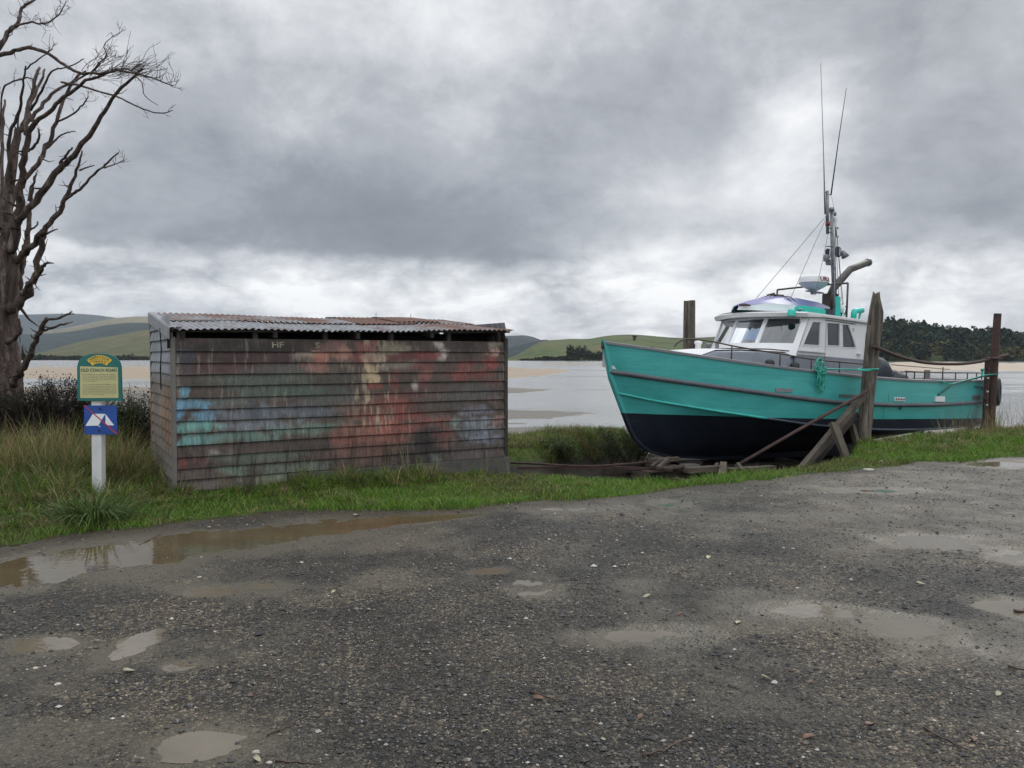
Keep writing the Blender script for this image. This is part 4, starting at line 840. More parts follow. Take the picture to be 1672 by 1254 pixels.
def twigs(Q, n, L, up=.4, spread=1.0, lo=.3):
    for _ in range(n):
        i = random.randint(int(len(Q)*lo), len(Q)-1); p = Vector(Q[i]); d = (Q[min(i+1, len(Q)-1)]-Q[max(i-1, 0)]).normalized()
        d = (d+Vector((random.gauss(0, .6), random.gauss(0, .6), random.gauss(up, .5)))*spread).normalized(); l = L*random.uniform(.4, 1.1); pts = [p]
        for s in range(5): d = (d+Vector((random.gauss(0, .3), random.gauss(0, .3), random.gauss(.05, .3)))).normalized(); pts.append(pts[-1]+d*l/5)
        TW.tube(pts, [.0045, .004, .0035, .003, .0028, .0022], 3)
        for s in (2, 3, 4):
            if random.random() < .7:
                e = (d+Vector((random.gauss(0, .8), random.gauss(0, .8), random.gauss(.1, .6)))).normalized(); TW.tube([pts[s], pts[s]+e*l*.25, pts[s]+e*l*.45+Vector((0, 0, random.gauss(0, .03)))], [.003, .0025, .002], 3)
tr = [(4, 790, 92), (2, 720, 78), (2, 660, 66), (1, 600, 60), (1, 540, 52), (4, 480, 48), (8, 440, 42), (10, 405, 36)]
limb(tr, 0, 0, 'trunk', n=20, kink=.06, stubs=False)
limb([(-22, 790, 30), (-18, 720, 26), (-14, 640, 24), (-10, 560, 22), (-4, 480, 22)], -.25, -.05, 'trunk', n=10, kink=.12, stubs=False)
limb([(46, 720, 26), (26, 690, 26), (12, 650, 24), (6, 600, 20)], -.2, -.15, 'root', n=9, kink=.1, stubs=False)
BR = [
 ([(12, 430, 32), (13, 380, 26), (14, 339, 24), (20, 279, 19), (30, 223, 14), (42, 199, 12), (50, 167, 9), (60, 124, 6), (64, 110, 4)], 0, .8),
 ([(16, 410, 20), (30, 339, 17), (34, 295, 14), (44, 247, 12), (50, 207, 10), (80, 183, 8), (104, 159, 7), (140, 133, 6), (168, 122, 5), (200, 112, 3.5), (223, 118, 2)], -.1, -1.4),
 ([(22, 372, 15), (40, 350, 14), (64, 319, 14), (96, 275, 12), (120, 255, 11), (152, 211, 9), (176, 171, 7), (207, 136, 6), (233, 113, 4)], -.2, -.9),
 ([(14, 505, 24), (34, 487, 18), (52, 467, 14), (60, 435, 12), (68, 399, 11), (72, 379, 11), (92, 351, 10), (108, 323, 8), (116, 303, 7), (128, 271, 5), (134, 246, 2.5)], -.1, -.6),
 ([(108, 325, 7), (122, 314, 6), (136, 305, 5.5), (160, 279, 4.5), (176, 265, 4), (194, 249, 2.5)], -.5, -1.0),
 ([(170, 274, 3.2), (186, 269, 2.6), (202, 262, 1.5)], -.9, -1.2),
 ([(22, 432, 15), (36, 418, 13), (50, 402, 12), (72, 377, 10)], .1, -.4),
 ([(20, 495, 16), (28, 468, 14), (36, 439, 13), (42, 405, 11), (44, 379, 10), (50, 339, 8), (54, 303, 5), (60, 283, 2.5)], .15, .6),
 ([(36, 480, 12), (52, 463, 9), (66, 444, 8), (74, 431, 6), (88, 430, 1.5)], -.3, -.8),
 ([(36, 305, 10), (38, 295, 9), (64, 267, 9), (76, 239, 8), (92, 199, 7), (108, 152, 6), (128, 124, 5), (140, 116, 3)], .1, 1.0),
 ([(75, 243, 4.5), (96, 223, 3.5), (110, 217, 2.6), (123, 214, 1.5)], .4, .1),
 ([(94, 198, 4.2), (124, 183, 3.4), (138, 168, 3), (144, 157, 2)], .6, .3),
 ([(50, 197, 8), (72, 168, 7), (100, 144, 5.5), (128, 128, 4.5), (152, 116, 3.5), (164, 103, 2)], .3, 1.2),
 ([(-30, 108, 11), (-6, 95, 9), (24, 82, 7.5), (48, 79, 7), (76, 86, 6.5), (104, 106, 6), (128, 118, 5.5), (160, 120, 5), (191, 116, 4.5), (223, 120, 3.6), (255, 130, 3), (282, 140, 1.8)], -.6, -2.0),
 ([(100, 134, 4.5), (136, 142, 4), (172, 152, 3.8), (200, 162, 3.3), (225, 174, 3.2), (259, 185, 2.4), (282, 180, 1.4)], .6, .2),
 ([(-30, 110, 12), (-4, 78, 9), (18, 49, 8), (30, 36, 6.5), (34, 14, 6), (56, 0, 4.5), (75, -18, 3)], .3, .9),
 ([(24, 42, 4.5), (52, 37, 4), (72, 39, 3.5), (96, 24, 2.6), (107, 4, 1.6)], .5, .9),
 ([(12, 420, 14), (8, 385, 10), (3, 319, 8), (3, 259, 7), (4, 199, 6), (8, 163, 4)], .4, 1.2),
 ([(2, 230, 4), (1, 190, 3.5), (4, 150, 3.5), (16, 135, 3.2), (44, 127, 3), (54, 131, 2)], 1.2, .8),
 ([(18, 320, 10), (16, 280, 8), (16, 222, 7), (32, 180, 6), (38, 140, 4.5), (42, 108, 3)], .2, -.8),
 ([(42, 220, 9), (48, 180, 8), (58, 150, 6), (70, 126, 4.5), (73, 113, 3)], .3, .9),
 ([(50, 180, 5.5), (68, 148, 4.5), (84, 118, 3.6), (104, 111, 3), (122, 105, 2.6), (137, 96, 2)], .3, -.5),
 ([(40, 114, 3.4), (64, 96, 2.8), (86, 80, 1.8)], -.8, -1.3),
 ([(148, 120, 3.4), (164, 101, 2.6), (174, 90, 2.4), (170, 73, 1.8), (188, 57, 1.3)], -1.1, -1.3),
 ([(218, 122, 2.4), (232, 136, 2.2), (236, 156, 1.8), (258, 172, 1.3)], -1.9, -1.8),
 ([(46, 247, 6), (58, 236, 5), (64, 225, 4.4), (62, 210, 2.6)], .1, -.3),
 ([(98, 267, 6), (108, 254, 5), (118, 241, 3.2)], -.5, -.8), ([(130, 278, 4), (142, 273, 3), (154, 270, 1.8)], -.7, -1.0),
 ([(50, 375, 4.5), (60, 368, 3), (62, 362, 2)], 0, -.2), ([(72, 385, 4.5), (84, 378, 3.5), (94, 374, 1.8)], -.3, -.6),
 ([(46, 328, 4), (50, 305, 3.4), (56, 300, 2.6), (60, 282, 1.4)], .1, 0), ([(12, 560, 12), (34, 544, 0.1+7), (30, 520, 5)], -.2, -.3),
 ([(22, 628, 17), (33, 613, 15), (45, 587, 12), (58, 557, 9.5), (67, 539, 9), (76, 520, 8)], -.35, -1.0),
 ([(75, 524, 6), (96, 519, 4.8), (112, 512, 4), (118, 509, 2.2)], -1.0, -1.3), ([(112, 512, 3.2), (122, 512.5, 1.4)], -1.3, -1.4),
 ([(64, 544, 6), (78, 537, 5), (96, 532, 4.8), (109, 528, 3.6), (119, 525, 1.6)], -.9, -.6),
 ([(43, 594, 6), (38, 578, 5), (36, 565, 2.4)], -.5, -.6), ([(27, 505, 3), (29, 525, 2.4), (33, 560, 1.2)], -.2, -.3),
]
QS = []
for pts, d0, d1 in BR: QS.append(limb(pts, d0, d1, n=9 if pts[0][2] > 8 else 6))
for i in (1, 13): twigs(QS[i], 16, .34, .5, 1.0, .72)
fan = QS[1][-1]
for k in range(42):
    a = random.uniform(-.15, .9); p = Vector(fan)+Vector((random.uniform(-.65, .1), random.uniform(-.2, .2), random.uniform(-.05, .03))); L = random.uniform(.25, .62); pts = [p]
    for s in range(6): pts.append(pts[-1]+Vector((math.cos(a), random.gauss(0, .3), math.sin(a)))*L/6); a += random.gauss(-.02, .16)
    TW.tube(pts, [.0042, .0036, .0032, .003, .0026, .002], 3) if False else TW.tube(pts, [.0042, .0038, .0034, .003, .0027, .0024, .002], 3)
for i, n in ((16, 26), (15, 16), (23, 14), (12, 8), (22, 5), (9, 8), (11, 6), (7, 5), (25, 3), (2, 6), (5, 3), (18, 6), (14, 4)): twigs(QS[i], n, .26, .3, 1.0, .25)
mk('twig', TW, M['bark'], tree, kind='stuff')
# ================================================================== FISHING BOAT
M['hullpaint'] = None
def hull_mat():
    m = MT('teal_and_navy_hull_paint'); v = m.vec('Object'); sp = m.n('ShaderNodeSeparateXYZ'); m.L.new(m.tc.outputs['Object'], sp.inputs[0])
    n = m.noise(m.vec('Object', (.6, 1, 2.5)), 2.0, 5, .6); f = m.noise(m.vec('Object', (1, 1, 6)), 9, 6, .65)
    teal = m.ramp(n, [(.35, (.046, .315, .298)), (.65, (.062, .375, .352))]); navy = m.ramp(f, [(.35, (.008, .011, .020)), (.65, (.014, .020, .033))])
    teal = m.mix(m.math('MULTIPLY', m.math('SUBTRACT', f, .60), 1.1, True), teal, (.055, .30, .275))
    # seams between the sheets of planking
    w = m.n('ShaderNodeTexWave', wave_type='BANDS', bands_direction='Z'); w.inputs['Scale'].default_value = 1.05; w.inputs['Distortion'].default_value = .35; w.inputs['Detail'].default_value = 1; m.L.new(v, w.inputs['Vector'])
    seam = m.math('MULTIPLY', m.math('SUBTRACT', w.outputs['Fac'], .985), 30, True)
    teal = m.mix(m.math('MULTIPLY', seam, .30), teal, (.004, .09, .08))
    z = m.math('ADD', sp.outputs[2], .012); k = m.math('GREATER_THAN', z, 0.0)
    grime = m.math('MULTIPLY', m.math('SUBTRACT', m.noise(m.vec('Object', (3, 3, .5)), 4, 6, .65), .55), 1.6, True)
    teal = m.mix(m.math('MULTIPLY', grime, .35), teal, (.03, .10, .085))
    m.col(m.mix(k, navy, teal)); m.rough(m.ramp(n, [(.4, (.34,)*3), (.6, (.48,)*3)])); m.b.inputs['Specular IOR Level'].default_value = .4
    m.bump(m.math('ADD', n, m.math('MULTIPLY', f, .12)), .010); return m.m
M['hullpaint'] = hull_mat()
M['teal'] = pm('teal_deck_paint', (.020, .40, .33), (.028, .47, .39), 5, .4, bump=.002)
M['tealrail'] = pm('pale_teal_moulding', (.030, .34, .30), (.05, .42, .37), 5, .45)
M['greyrail'] = pm('dark_grey_rubbing_strake', (.062, .068, .080), (.10, .108, .122), 4, .45, bump=.003, c3=(.15, .155, .165))
M['greycap'] = pm('grey_cap_rail', (.14, .145, .16), (.19, .195, .21), 4, .55, bump=.002, c3=(.24, .24, .24))
M['white'] = pm('white_cabin_paint', (.60, .61, .62), (.70, .70, .70), 3, .42, bump=.0015, c3=(.52, .50, .48), spread=.25)
M['whiteinner'] = pm('white_bulwark_lining', (.45, .46, .46), (.6, .6, .6), 3, .6)
M['greycabin'] = pm('grey_cabin_paint', (.165, .185, .215), (.205, .225, .255), 3, .45, bump=.0015)
M['deck'] = pm('grey_deck', (.16, .17, .18), (.22, .23, .24), 4, .7)
M['steel'] = pm('galvanised_steel', (.13, .14, .15), (.22, .23, .24), 9, .42, .65, bump=.002, c3=(.14, .11, .09))
M['rust'] = pm('rusty_steel', (.030, .018, .016), (.070, .037, .030), 9, .8, .1, bump=.006, c3=(.14, .080, .055), bscale=50)
M['rustrail'] = pm('rusty_railing', (.05, .040, .036), (.10, .075, .060), 12, .6, .4, bump=.002, c3=(.16, .10, .07))
M['black'] = pm('black_rubber', (.012, .013, .016), (.024, .026, .030), 8, .6, bump=.003)
M['wire'] = pm('steel_wire', (.05, .052, .055), (.10, .10, .10), 20, .4, .6)
M['lilac'] = pm('lilac_dinghy_paint', (.170, .165, .330), (.220, .215, .390), 2.5, .75, bump=.002)
M['lilac2'] = pm('blue_dinghy_side', (.085, .105, .230), (.115, .140, .285), 2.5, .45)
M['dwhite'] = pm('white_dinghy_gelcoat', (.55, .56, .58), (.68, .68, .69), 4, .4)
M['curtain'] = pm('grey_curtain', (.62, .64, .67), (.75, .76, .78), 8, .9, sc=(8, 8, .2))
M['bluecloth'] = pm('blue_cloth', (.010, .24, .62), (.016, .30, .72), 4, .7)
M['redtext'] = pm('dark_red_lettering', (.16, .012, .012), (.2, .02, .02), 9, .5)
M['plastic'] = pm('navy_block', (.01, .014, .03), (.02, .025, .045), 10, .45)
def glass_mat():
    m = MT('window_glass'); nt = m.nt; out = m.N['Material Output']; m.N.remove(m.b)
    tr = m.n('ShaderNodeBsdfTransparent'); tr.inputs[0].default_value = (.80, .85, .87, 1); gl = m.n('ShaderNodeBsdfGlossy'); gl.inputs['Roughness'].default_value = .03; gl.inputs[0].default_value = (.9, .93, .95, 1)
    fr = m.n('ShaderNodeFresnel'); fr.inputs[0].default_value = 1.33; mx = m.n('ShaderNodeMixShader')
    m.L.new(m.math('ADD', fr.outputs[0], .10, True), mx.inputs[0]); m.L.new(tr.outputs[0], mx.inputs[1]); m.L.new(gl.outputs[0], mx.inputs[2]); m.L.new(mx.outputs[0], out.inputs[0]); return m.m
M['glass'] = glass_mat()
boat = empty('fishing_boat', M=BF.mat(), label='teal and navy wooden fishing boat with white wheelhouse, hauled out on the slipway', cat='boat')
BL = 11.15
def hb(s):
    s = np.maximum(s, 0); return 1.7*(1-(1-np.minimum(s/5.5, 1))**2.1)-np.where(s > 5.5, .3*((s-5.5)/5.6)**2, 0)
def tbl(xs, pts): return np.interp(xs, [p[0] for p in pts], [p[1] for p in pts])
SHE = [(-.06, 1.195), (.03, 1.17), (.55, 1.115), (1.02, 1.06), (2, .96), (3.28, .87), (5.06, .80), (6.8, .785), (8.5, .81), (10.69, .88), (11.2, .90)]
RUB = [(.10, .70), (.79, .61), (1.65, .52), (2.62, .43), (3.59, .35), (4.41, .305), (6.12, .28), (8.13, .305), (10.82, .39), (11.2, .41)]
CHI = [(.27, .335), (.88, .21), (1.75, .09), (2.74, -.02), (3.73, -.12), (5.0, -.20), (6.36, -.23), (7.97, -.24), (10.19, -.19), (11.2, -.16)]
STEM = [(1.23, -.06), (1.13, -.04), (.57, .14), (.335, .27), (0, .46), (-.26, .61), (-.45, .75), (-.55, .88), (-.68, 1.09), (-.74, 1.29), (-.80, 1.6), (-.82, 1.75)]
def stem_x(z): return np.interp(z, [p[0] for p in STEM][::-1], [p[1] for p in STEM][::-1])
NT = 72
tau = np.linspace(0, 1, NT)**1.35
def smooth1(a, n=5): k = np.ones(n)/n; return np.convolve(np.pad(a, n//2, 'edge'), k, 'valid')
def level(x0, zf, bf):
    xs = x0+(BL-.0-x0)*tau; return np.stack([xs, bf(xs), zf(xs)], -1)
sheer = level(-.06, lambda x: smooth1(tbl(x, SHE)), lambda x: hb(x+.06))
sheer[0, 1] = 0
def rubf(x): return smooth1(tbl(x, RUB))
rub = level(.10, rubf, lambda x: (hb(x)-.015)*sst(.05, .35, x)); rub[0, 1] = 0
def chb(x): return (hb(x)-.10*np.minimum(x, 1))*np.where(x < 1.2, (.45+.55*sst(.15, 1.2, x)), 1)*sst(.24, .50, x)
chi = level(.27, lambda x: smooth1(tbl(x, CHI)), chb); chi[0, 1] = 0
def keelz(x): return np.interp(x, [0, 1.75, 3, 6, 8, 9.5, 11.2], [-.82, -.82, -.86, -.80, -.62, -.48, -.36])
def below(fr, x0, z0):     # between chine (0) and keel (1)
    xs = x0+(BL-x0)*tau; c = np.interp(xs, chi[:, 0], chi[:, 1]); cz = np.interp(xs, chi[:, 0], chi[:, 2]); kz = np.minimum(keelz(xs), -.0)
    g = 1-fr; conc = sst(.2, 3.0, xs)
    b = c*(g**(1.15-.40*conc)); z = cz+(kz-cz)*(fr**(1.0+.25*conc))
    st = np.clip((xs-x0)/1.1, 0, 1); st = st*st*(3-2*st)
    z = z0*(1-st)+z*st if fr < .95 else z; b = b*np.clip((xs-x0)/.45, 0, 1)**.6
    b[0] = 0; return np.stack([xs, b, z], -1)
lv = [sheer]
for k in (.33, .66): lv.append(sheer*(1-k)+rub*k)
lv.append(rub)
for k in (.33, .66): lv.append(rub*(1-k)+chi*k)
lv.append(chi)
for fr, z0 in ((.10, .12), (.22, -.05), (.36, -.26), (.52, -.44), (.68, -.56), (.84, -.68)): lv.append(below(fr, float(stem_x(z0)), z0))
xs = 1.5+(BL-1.5)*tau; kl = np.stack([xs, 0*xs, keelz(xs)], -1)
kl[:, 2] = np.where(xs < 1.8, -.80-.02*(xs-1.5)/.3, kl[:, 2]); lv.append(kl)
LV = np.array(lv)
def hull_side(sg, mb): mb.grid([[(p[0], sg*p[1], p[2]) for p in row] for row in LV])
mb = MB(); hull_side(-1, mb); hull_side(1, mb)
mb.f_tr = [(LV[i, -1, 0], -LV[i, -1, 1], LV[i, -1, 2]) for i in range(len(LV))]+[(LV[i, -1, 0], LV[i, -1, 1], LV[i, -1, 2]) for i in range(len(LV)-2, -1, -1)]
mb.add(mb.f_tr, [tuple(range(len(mb.f_tr)))])
me = bpy.data.meshes.new('hull'); me.from_pydata(mb.v, [], mb.f); bm = bmesh.new(); bm.from_mesh(me); bmesh.ops.remove_doubles(bm, verts=bm.verts, dist=.0008); bmesh.ops.recalc_face_normals(bm, faces=bm.faces)
for e in bm.edges:
    if len(e.link_faces) == 2 and e.calc_face_angle(0) > .45: e.smooth = False
bm.to_mesh(me); bm.free(); me.polygons.foreach_set('use_smooth', [True]*len(me.polygons)); me.materials.append(M['hullpaint'])
hull = link('hull', me, boat)
# keel, stem post
mb = MB(); o = [(p[1]-.035, p[0]) for p in STEM]+[(3, -.90), (6, -.93), (8.2, -.93), (8.6, -.55), (6, -.75), (3, -.80), (1.8, -.78), (1.35, -.70), (1.15, -.62), (.95, -.5), (.68, -.22), (.52, .02), (.33, .36), (.2, .60), (.02, 1.16)]
mb.plate(o, [], lambda u, v, w: (u, w-.035, v), .07); mk('stem_and_keel', mb, M['hullpaint'], boat, bevel=.012)
def strake(line, r, h, name, mat, out=.0, dz=0, i0=0, i1=None, parent=None, flat=False):
    for sg in (-1, 1):
        L = line[i0:i1]; mb = MB(); rows = []
        for p in L:
            prof = [(0, h/2), (r*.75, h*.40), (r, 0), (r*.75, -h*.40), (0, -h/2)]
            rows.append([(p[0], sg*(p[1]+a+out-.004), p[2]+b+dz) for a, b in prof])
        mb.grid(rows); n = len(rows[0]); mb.f.append(tuple(range(len(mb.v)-n, len(mb.v)))); mb.f.append(tuple(range(n))); mk(name, mb, mat, hull, smooth=True)
strake(rub, .055, .085, 'rubbing_strake', M['greyrail'], dz=-.01)
lastteal = int(np.searchsorted(chi[:, 0], 2.65)); strake(chi, .045, .045, 'spray_rail', M['tealrail'], dz=.0, i0=1, i1=lastteal+1)
M['navyrail'] = pm('navy_moulding', (.035, .045, .07), (.055, .065, .09), 6, .45); strake(chi, .040, .045, 'spray_rail', M['navyrail'], i0=lastteal)
# cap rail and inside of the bulwark
def inset(L, d): P = L.copy(); P[:, 1] = np.maximum(P[:, 1]-d, .0); return P
for sg in (-1, 1):
    mb = MB(); rows = []
    for p in sheer:
        w = .14 if p[0] < 1.2 else .09; y = p[1]; yi = max(y-w, 0.0)
        rows.append([(p[0], sg*(y+.022), p[2]-.028), (p[0], sg*(y+.024), p[2]+.012), (p[0], sg*y, p[2]+.020), (p[0], sg*yi, p[2]+.022), (p[0], sg*yi, p[2]-.03)])
    mb.grid(rows); mk('cap_rail', mb, M['greycap'], hull, auto=.5)
    mb = MB(); mb.grid([[(p[0], sg*max(p[1]-.07, 0), p[2]), (p[0], sg*max(p[1]-.09, 0), p[2]-.42)] for p in sheer]); mk('bulwark', mb, M['whiteinner'], hull, smooth=True)
mb = MB(); mb.bar((BL-.01, -sheer[-1, 1], sheer[-1, 2]), (BL-.01, sheer[-1, 1], sheer[-1, 2]), .09, .05); mk('cap_rail', mb, M['greycap'], hull)
mb = MB(); dk = [[(p[0], -max(p[1]-.08, 0), p[2]-.38), (p[0], 0, p[2]-.36), (p[0], max(p[1]-.08, 0), p[2]-.38)] for p in sheer if p[0] > .3]; mb.grid(dk); mk('deck', mb, M['deck'], boat)
# bow fairlead and small fittings on the cap
mb = MB(); mb.lathe([(.028, 0), (.028, .06), (.045, .07), (.045, .085), (.02, .09)], BF.px(1036, 553, 1, .05) and (0, 0, 0) if False else tuple(BF.px(1036, 556, 1, .1)), 14); mk('bollard', mb, M['rustrail'], boat)
mb = MB(); mb.box(-.085, -.03, -.03, .03, 1.06, 1.20); mk('stem_fitting', mb, M['rust'], boat, bevel=.01)
# ---- trunk cabin forward of the wheelhouse
def loft(name, secs, mat, parent, **k): mb = MB(); mb.grid(secs); return mk(name, mb, mat, parent, **k)
TC = [(2.0, .40, 1.02), (2.15, .62, 1.13), (2.6, .80, 1.16), (3.3, .92, 1.17), (4.3, 1.0, 1.18)]
loft('trunk_cabin', [[(x, -w-.06, .45), (x, -w, z-.10), (x, -w+.02, z-.01), (x, -w+.10, z+.02), (x, 0, z+.05), (x, w-.10, z+.02), (x, w-.02, z-.01), (x, w, z-.10), (x, w+.06, .45)] for x, w, z in TC], [M['greycabin']], boat, auto=.6)
mb = MB(); x, w, z = TC[0]; mb.add([(x, -w-.06, .45), (x, -w, z-.10), (x, -w+.10, z+.02), (x, 0, z+.05), (x, w-.10, z+.02), (x, w, z-.10), (x, w+.06, .45)], [tuple(range(7))]); mk('trunk_front', mb, M['white'], boat)
mb = MB(); mb.grid([[(x, y*(w-.07), z+.032+.022*(1-abs(y))) for y in (-1, -.5, 0, .5, 1)] for x, w, z in TC]); mk('trunk_top', mb, M['white'], boat, smooth=True)
for (px, py) in ((1257, 589), (1298, 594)):
    p = BF.px(px, py, 1, -1.06); mb = MB()
    mb.lathe([(.085, -.28), (.085, .02), (.075, .055), (.045, .078), (.0, .082)], (p[0], p[1], p[2]-.055), 18, cap=False); mk('mushroom_vent', mb, M['black'], boat, smooth=True)
# hatch, samson posts and cowl on the foredeck
p = BF.px(1140, 566, 1, .35)
mb = MB(); mb.lathe([(.055, -.3), (.055, .02), (.075, .05), (.075, .085), (.03, .10)], tuple(BF.px(1140, 565, 1, .30)), 16); mk('deck_vent', mb, M['white'], boat, smooth=True)
mb = MB(); mb.lathe([(.04, -.3), (.04, .0), (.065, .03), (.065, .055), (.03, .07)], tuple(BF.px(1156, 566, 1, .30)), 16); mk('deck_vent', mb, M['greycap'], boat, smooth=True)
p = BF.px(1171, 563, 1, .30); mb = MB(); mb.box(p[0]-.03, p[0]+.03, p[1]-.03, p[1]+.03, p[2]-.35, p[2]+.07); mk('bitt', mb, M['greycap'], boat, bevel=.008)
p = BF.px(1166, 569, 1, .1); mb = MB(); mb.box(p[0]-.12, p[0]+.14, p[1]-.22, p[1]+.2, p[2]-.12, p[2]-.01); mk('hatch', mb, M['greycabin'], boat, bevel=.012)
# ---- wheelhouse
HW = 1.03
def WP(px, py, y=-HW): p = BF.px(px, py, 1, y); return (p[0], p[2])
def c4(x, y): return (1170+x/5.971, 430+y/5.971)
wh = empty('wheelhouse', M=BF.mat()); wh.parent = boat; wh.matrix_world = BF.mat()
ZL = 1.17; ZT = 1.925
xa = 6.45
fb = WP(*c4(775, 885))[0]; ft = WP(*c4(905, 535))[0]
wA = [WP(*c4(*q)) for q in ((845, 790), (1005, 798), (1010, 575), (935, 572))]
wB = [WP(*c4(*q)) for q in ((1080, 798), (1200, 803), (1200, 588), (1075, 580))]
wC = [WP(*c4(*q)) for q in ((1230, 815), (1358, 822), (1285, 600), (1225, 595))]
outer = [(fb, ZL), (xa, ZL), (xa, ZT), (ft, ZT)]
for sg in (-1, 1):
    fn = lambda u, v, w, sg=sg: (u, sg*(HW-.035+w), v)
    mb = MB(); mb.plate(outer, [wA, wB, wC], fn, .035); mk('side_wall', mb, M['white'], wh)
    mb = MB(); mb.box(fb-.0, xa, min(sg*(HW-.038), sg*(HW-.002)), max(sg*(HW-.038), sg*(HW-.002)), .42, ZL); mk('side_wall', mb, M['greycabin'], wh)
    for k, wq in enumerate((wA, wB, wC)):
        cx_ = sum(p[0] for p in wq)/4; cz_ = sum(p[1] for p in wq)/4
        big = [(cx_+(p[0]-cx_)*1.12, cz_+(p[1]-cz_)*1.08) for p in wq]
        mb = MB(); mb.plate(big, [wq], lambda u, v, w, sg=sg: (u, sg*(HW+w), v), .010); fr = mk('window_frame', mb, M['white'], wh)
        mb = MB(); mb.plate(wq, [], lambda u, v, w, sg=sg: (u, sg*(HW-.022+w), v), .005); mk('pane', mb, M['glass'], fr)
x0_, z0_ = WP(*c4(795, 845)); x1_, _ = WP(*c4(1055, 855))
mb = MB(); mb.box(x0_, x1_, -HW-.045, -HW, z0_-.02, z0_+.012); mk('ledge', mb, M['white'], wh, bevel=.004)
x0_, z0_ = WP(*c4(1365, 880)); mb = MB(); mb.box(x0_, x0_+.13, -HW-.06, -HW, z0_-.02, z0_+.015); mk('ledge', mb, M['white'], wh, bevel=.006)
mb = MB(); mb.box(WP(*c4(1060, 560))[0], WP(*c4(1355, 570))[0], -HW-.02, -HW, ZT-.055, ZT-.045); mk('door_track', mb, M['rustrail'], wh)
# door seam
xd = WP(*c4(1063, 700))[0]; mb = MB(); mb.box(xd-.004, xd+.004, -HW-.004, -HW, .6, ZT-.08); mk('door_seam', mb, M['greycap'], wh)
mb = MB(); xd2 = WP(*c4(1345, 650)); mb.box(xd2[0]-.07, xd2[0]-.02, -HW-.006, -HW, xd2[1]-.03, xd2[1]-.01); mb.box(xd2[0]-.07, xd2[0]-.02, -HW-.006, -HW, xd2[1]+.01, xd2[1]+.03); mk('vent_slots', mb, M['greycap'], wh)
mb = MB(); mb.box(xa-.035, xa, -HW, HW, .42, ZT); mk('aft_wall', mb, M['white'], wh)
# curved raked front of four posts and three panes
FBZ, FTZ = 1.375, 1.86
def fpt(y, z):                       # the front surface: bulges forward amidships, leans back upward
    bul = .44*(1-abs(y/HW)**2.0); lean = (z-ZL)/(ZT-ZL)*(ft-fb); return (fb+lean-bul*(1-.12*(z-ZL)), y, z)
def front_patch(y0, y1, z0, z1, th, n=6):
    rows = [[fpt(y0+(y1-y0)*j/n, z0+(z1-z0)*i/3) for j in range(n+1)] for i in range(4)]; mb = MB(); mb.grid(rows); b = len(mb.v)
    mb.grid([[(p[0]+th, p[1], p[2]) for p in r] for r in rows]); 
    def v(i, j, k): return k*b+i*(n+1)+j
    for i in range(3):
        for j in (0, n): mb.f.append((v(i, j, 0), v(i+1, j, 0), v(i+1, j, 1), v(i, j, 1)))
    for j in range(n):
        for i in (0, 3): mb.f.append((v(i, j, 0), v(i, j+1, 0), v(i, j+1, 1), v(i, j, 1)))
    return mb
mk('front_wall', front_patch(-HW, HW, ZL-.05, FBZ, .035, 20), M['white'], wh, auto=.6)
mk('front_wall', front_patch(-HW, HW, FTZ, ZT, .035, 20), M['white'], wh, auto=.6)
PST = [-HW+.045, -.345, .345, HW-.045]
for y in PST:
    wd = .045 if abs(y) > .5 else .035
    mk('window_post', front_patch(y-wd, y+wd, FBZ-.01, FTZ+.01, .04, 2), M['white'], wh, auto=.6)
for a, b in zip(PST[:-1], PST[1:]):
    mb = MB(); mb.grid([[tuple(np.array(fpt(a+.03+(b-a-.06)*j/6, FBZ+(FTZ-FBZ)*i/3))+np.array([.018, 0, 0])) for j in range(7)] for i in range(4)]); mk('pane', mb, M['glass'], wh, smooth=True)
# roof with a visor brow
def rpt(y, f): # outline of roof: f=0 brow, 1 aft
    bul = .50*(1-abs(y/(HW+.06))**2.2); x0 = ft-.16-bul; return x0+(xa+.06-x0)*f
ys = [-(HW+.06)+2*(HW+.06)*j/16 for j in range(17)]
def rz(y, f): return ZT+.055+.035*(1-(y/(HW+.06))**2)-.018*(1-f)
mb = MB(); mb.grid([[(rpt(y, f), y, rz(y, f)) for y in ys] for f in (0, .06, .25, .5, .75, 1)]); mk('roof', mb, M['teal'], wh, smooth=True)
mb = MB(); mb.grid([[(rpt(y, f)+.0, y, ZT-.004) for y in ys] for f in (.02, .25, .5, .75, 1)]); mk('roof_lining', mb, M['greycabin'], wh)
def edge_loop():
    L = [(rpt(y, 0), y) for y in ys]+[(rpt(ys[-1], f), ys[-1]) for f in (.25, .5, .75, 1)]+[(rpt(y, 1), y) for y in ys[::-1]][1:]+[(rpt(ys[0], f), ys[0]) for f in (.75, .5, .25)]
    return L
L = edge_loop(); mb = MB(); L2 = L+[L[0]]
def fz(x, y): f = 0 if x < ft-.1 else 1; return f
mb.grid([[(x, y, ZT+.052) for x, y in L2], [(x-(.02 if x < ft-.1 else 0), y*1.008, ZT+.030) for x, y in L2], [(x+(.03 if x < ft-.1 else 0), y*.998, ZT-.006-(.035 if x < ft-.1 else 0)) for x, y in L2], [(x+(.16 if x < ft-.1 else 0), y*.985, ZT-.008-(.018 if x < ft-.1 else 0)) for x, y in L2]])
mk('roof_edge', mb, M['white'], wh, auto=.7)
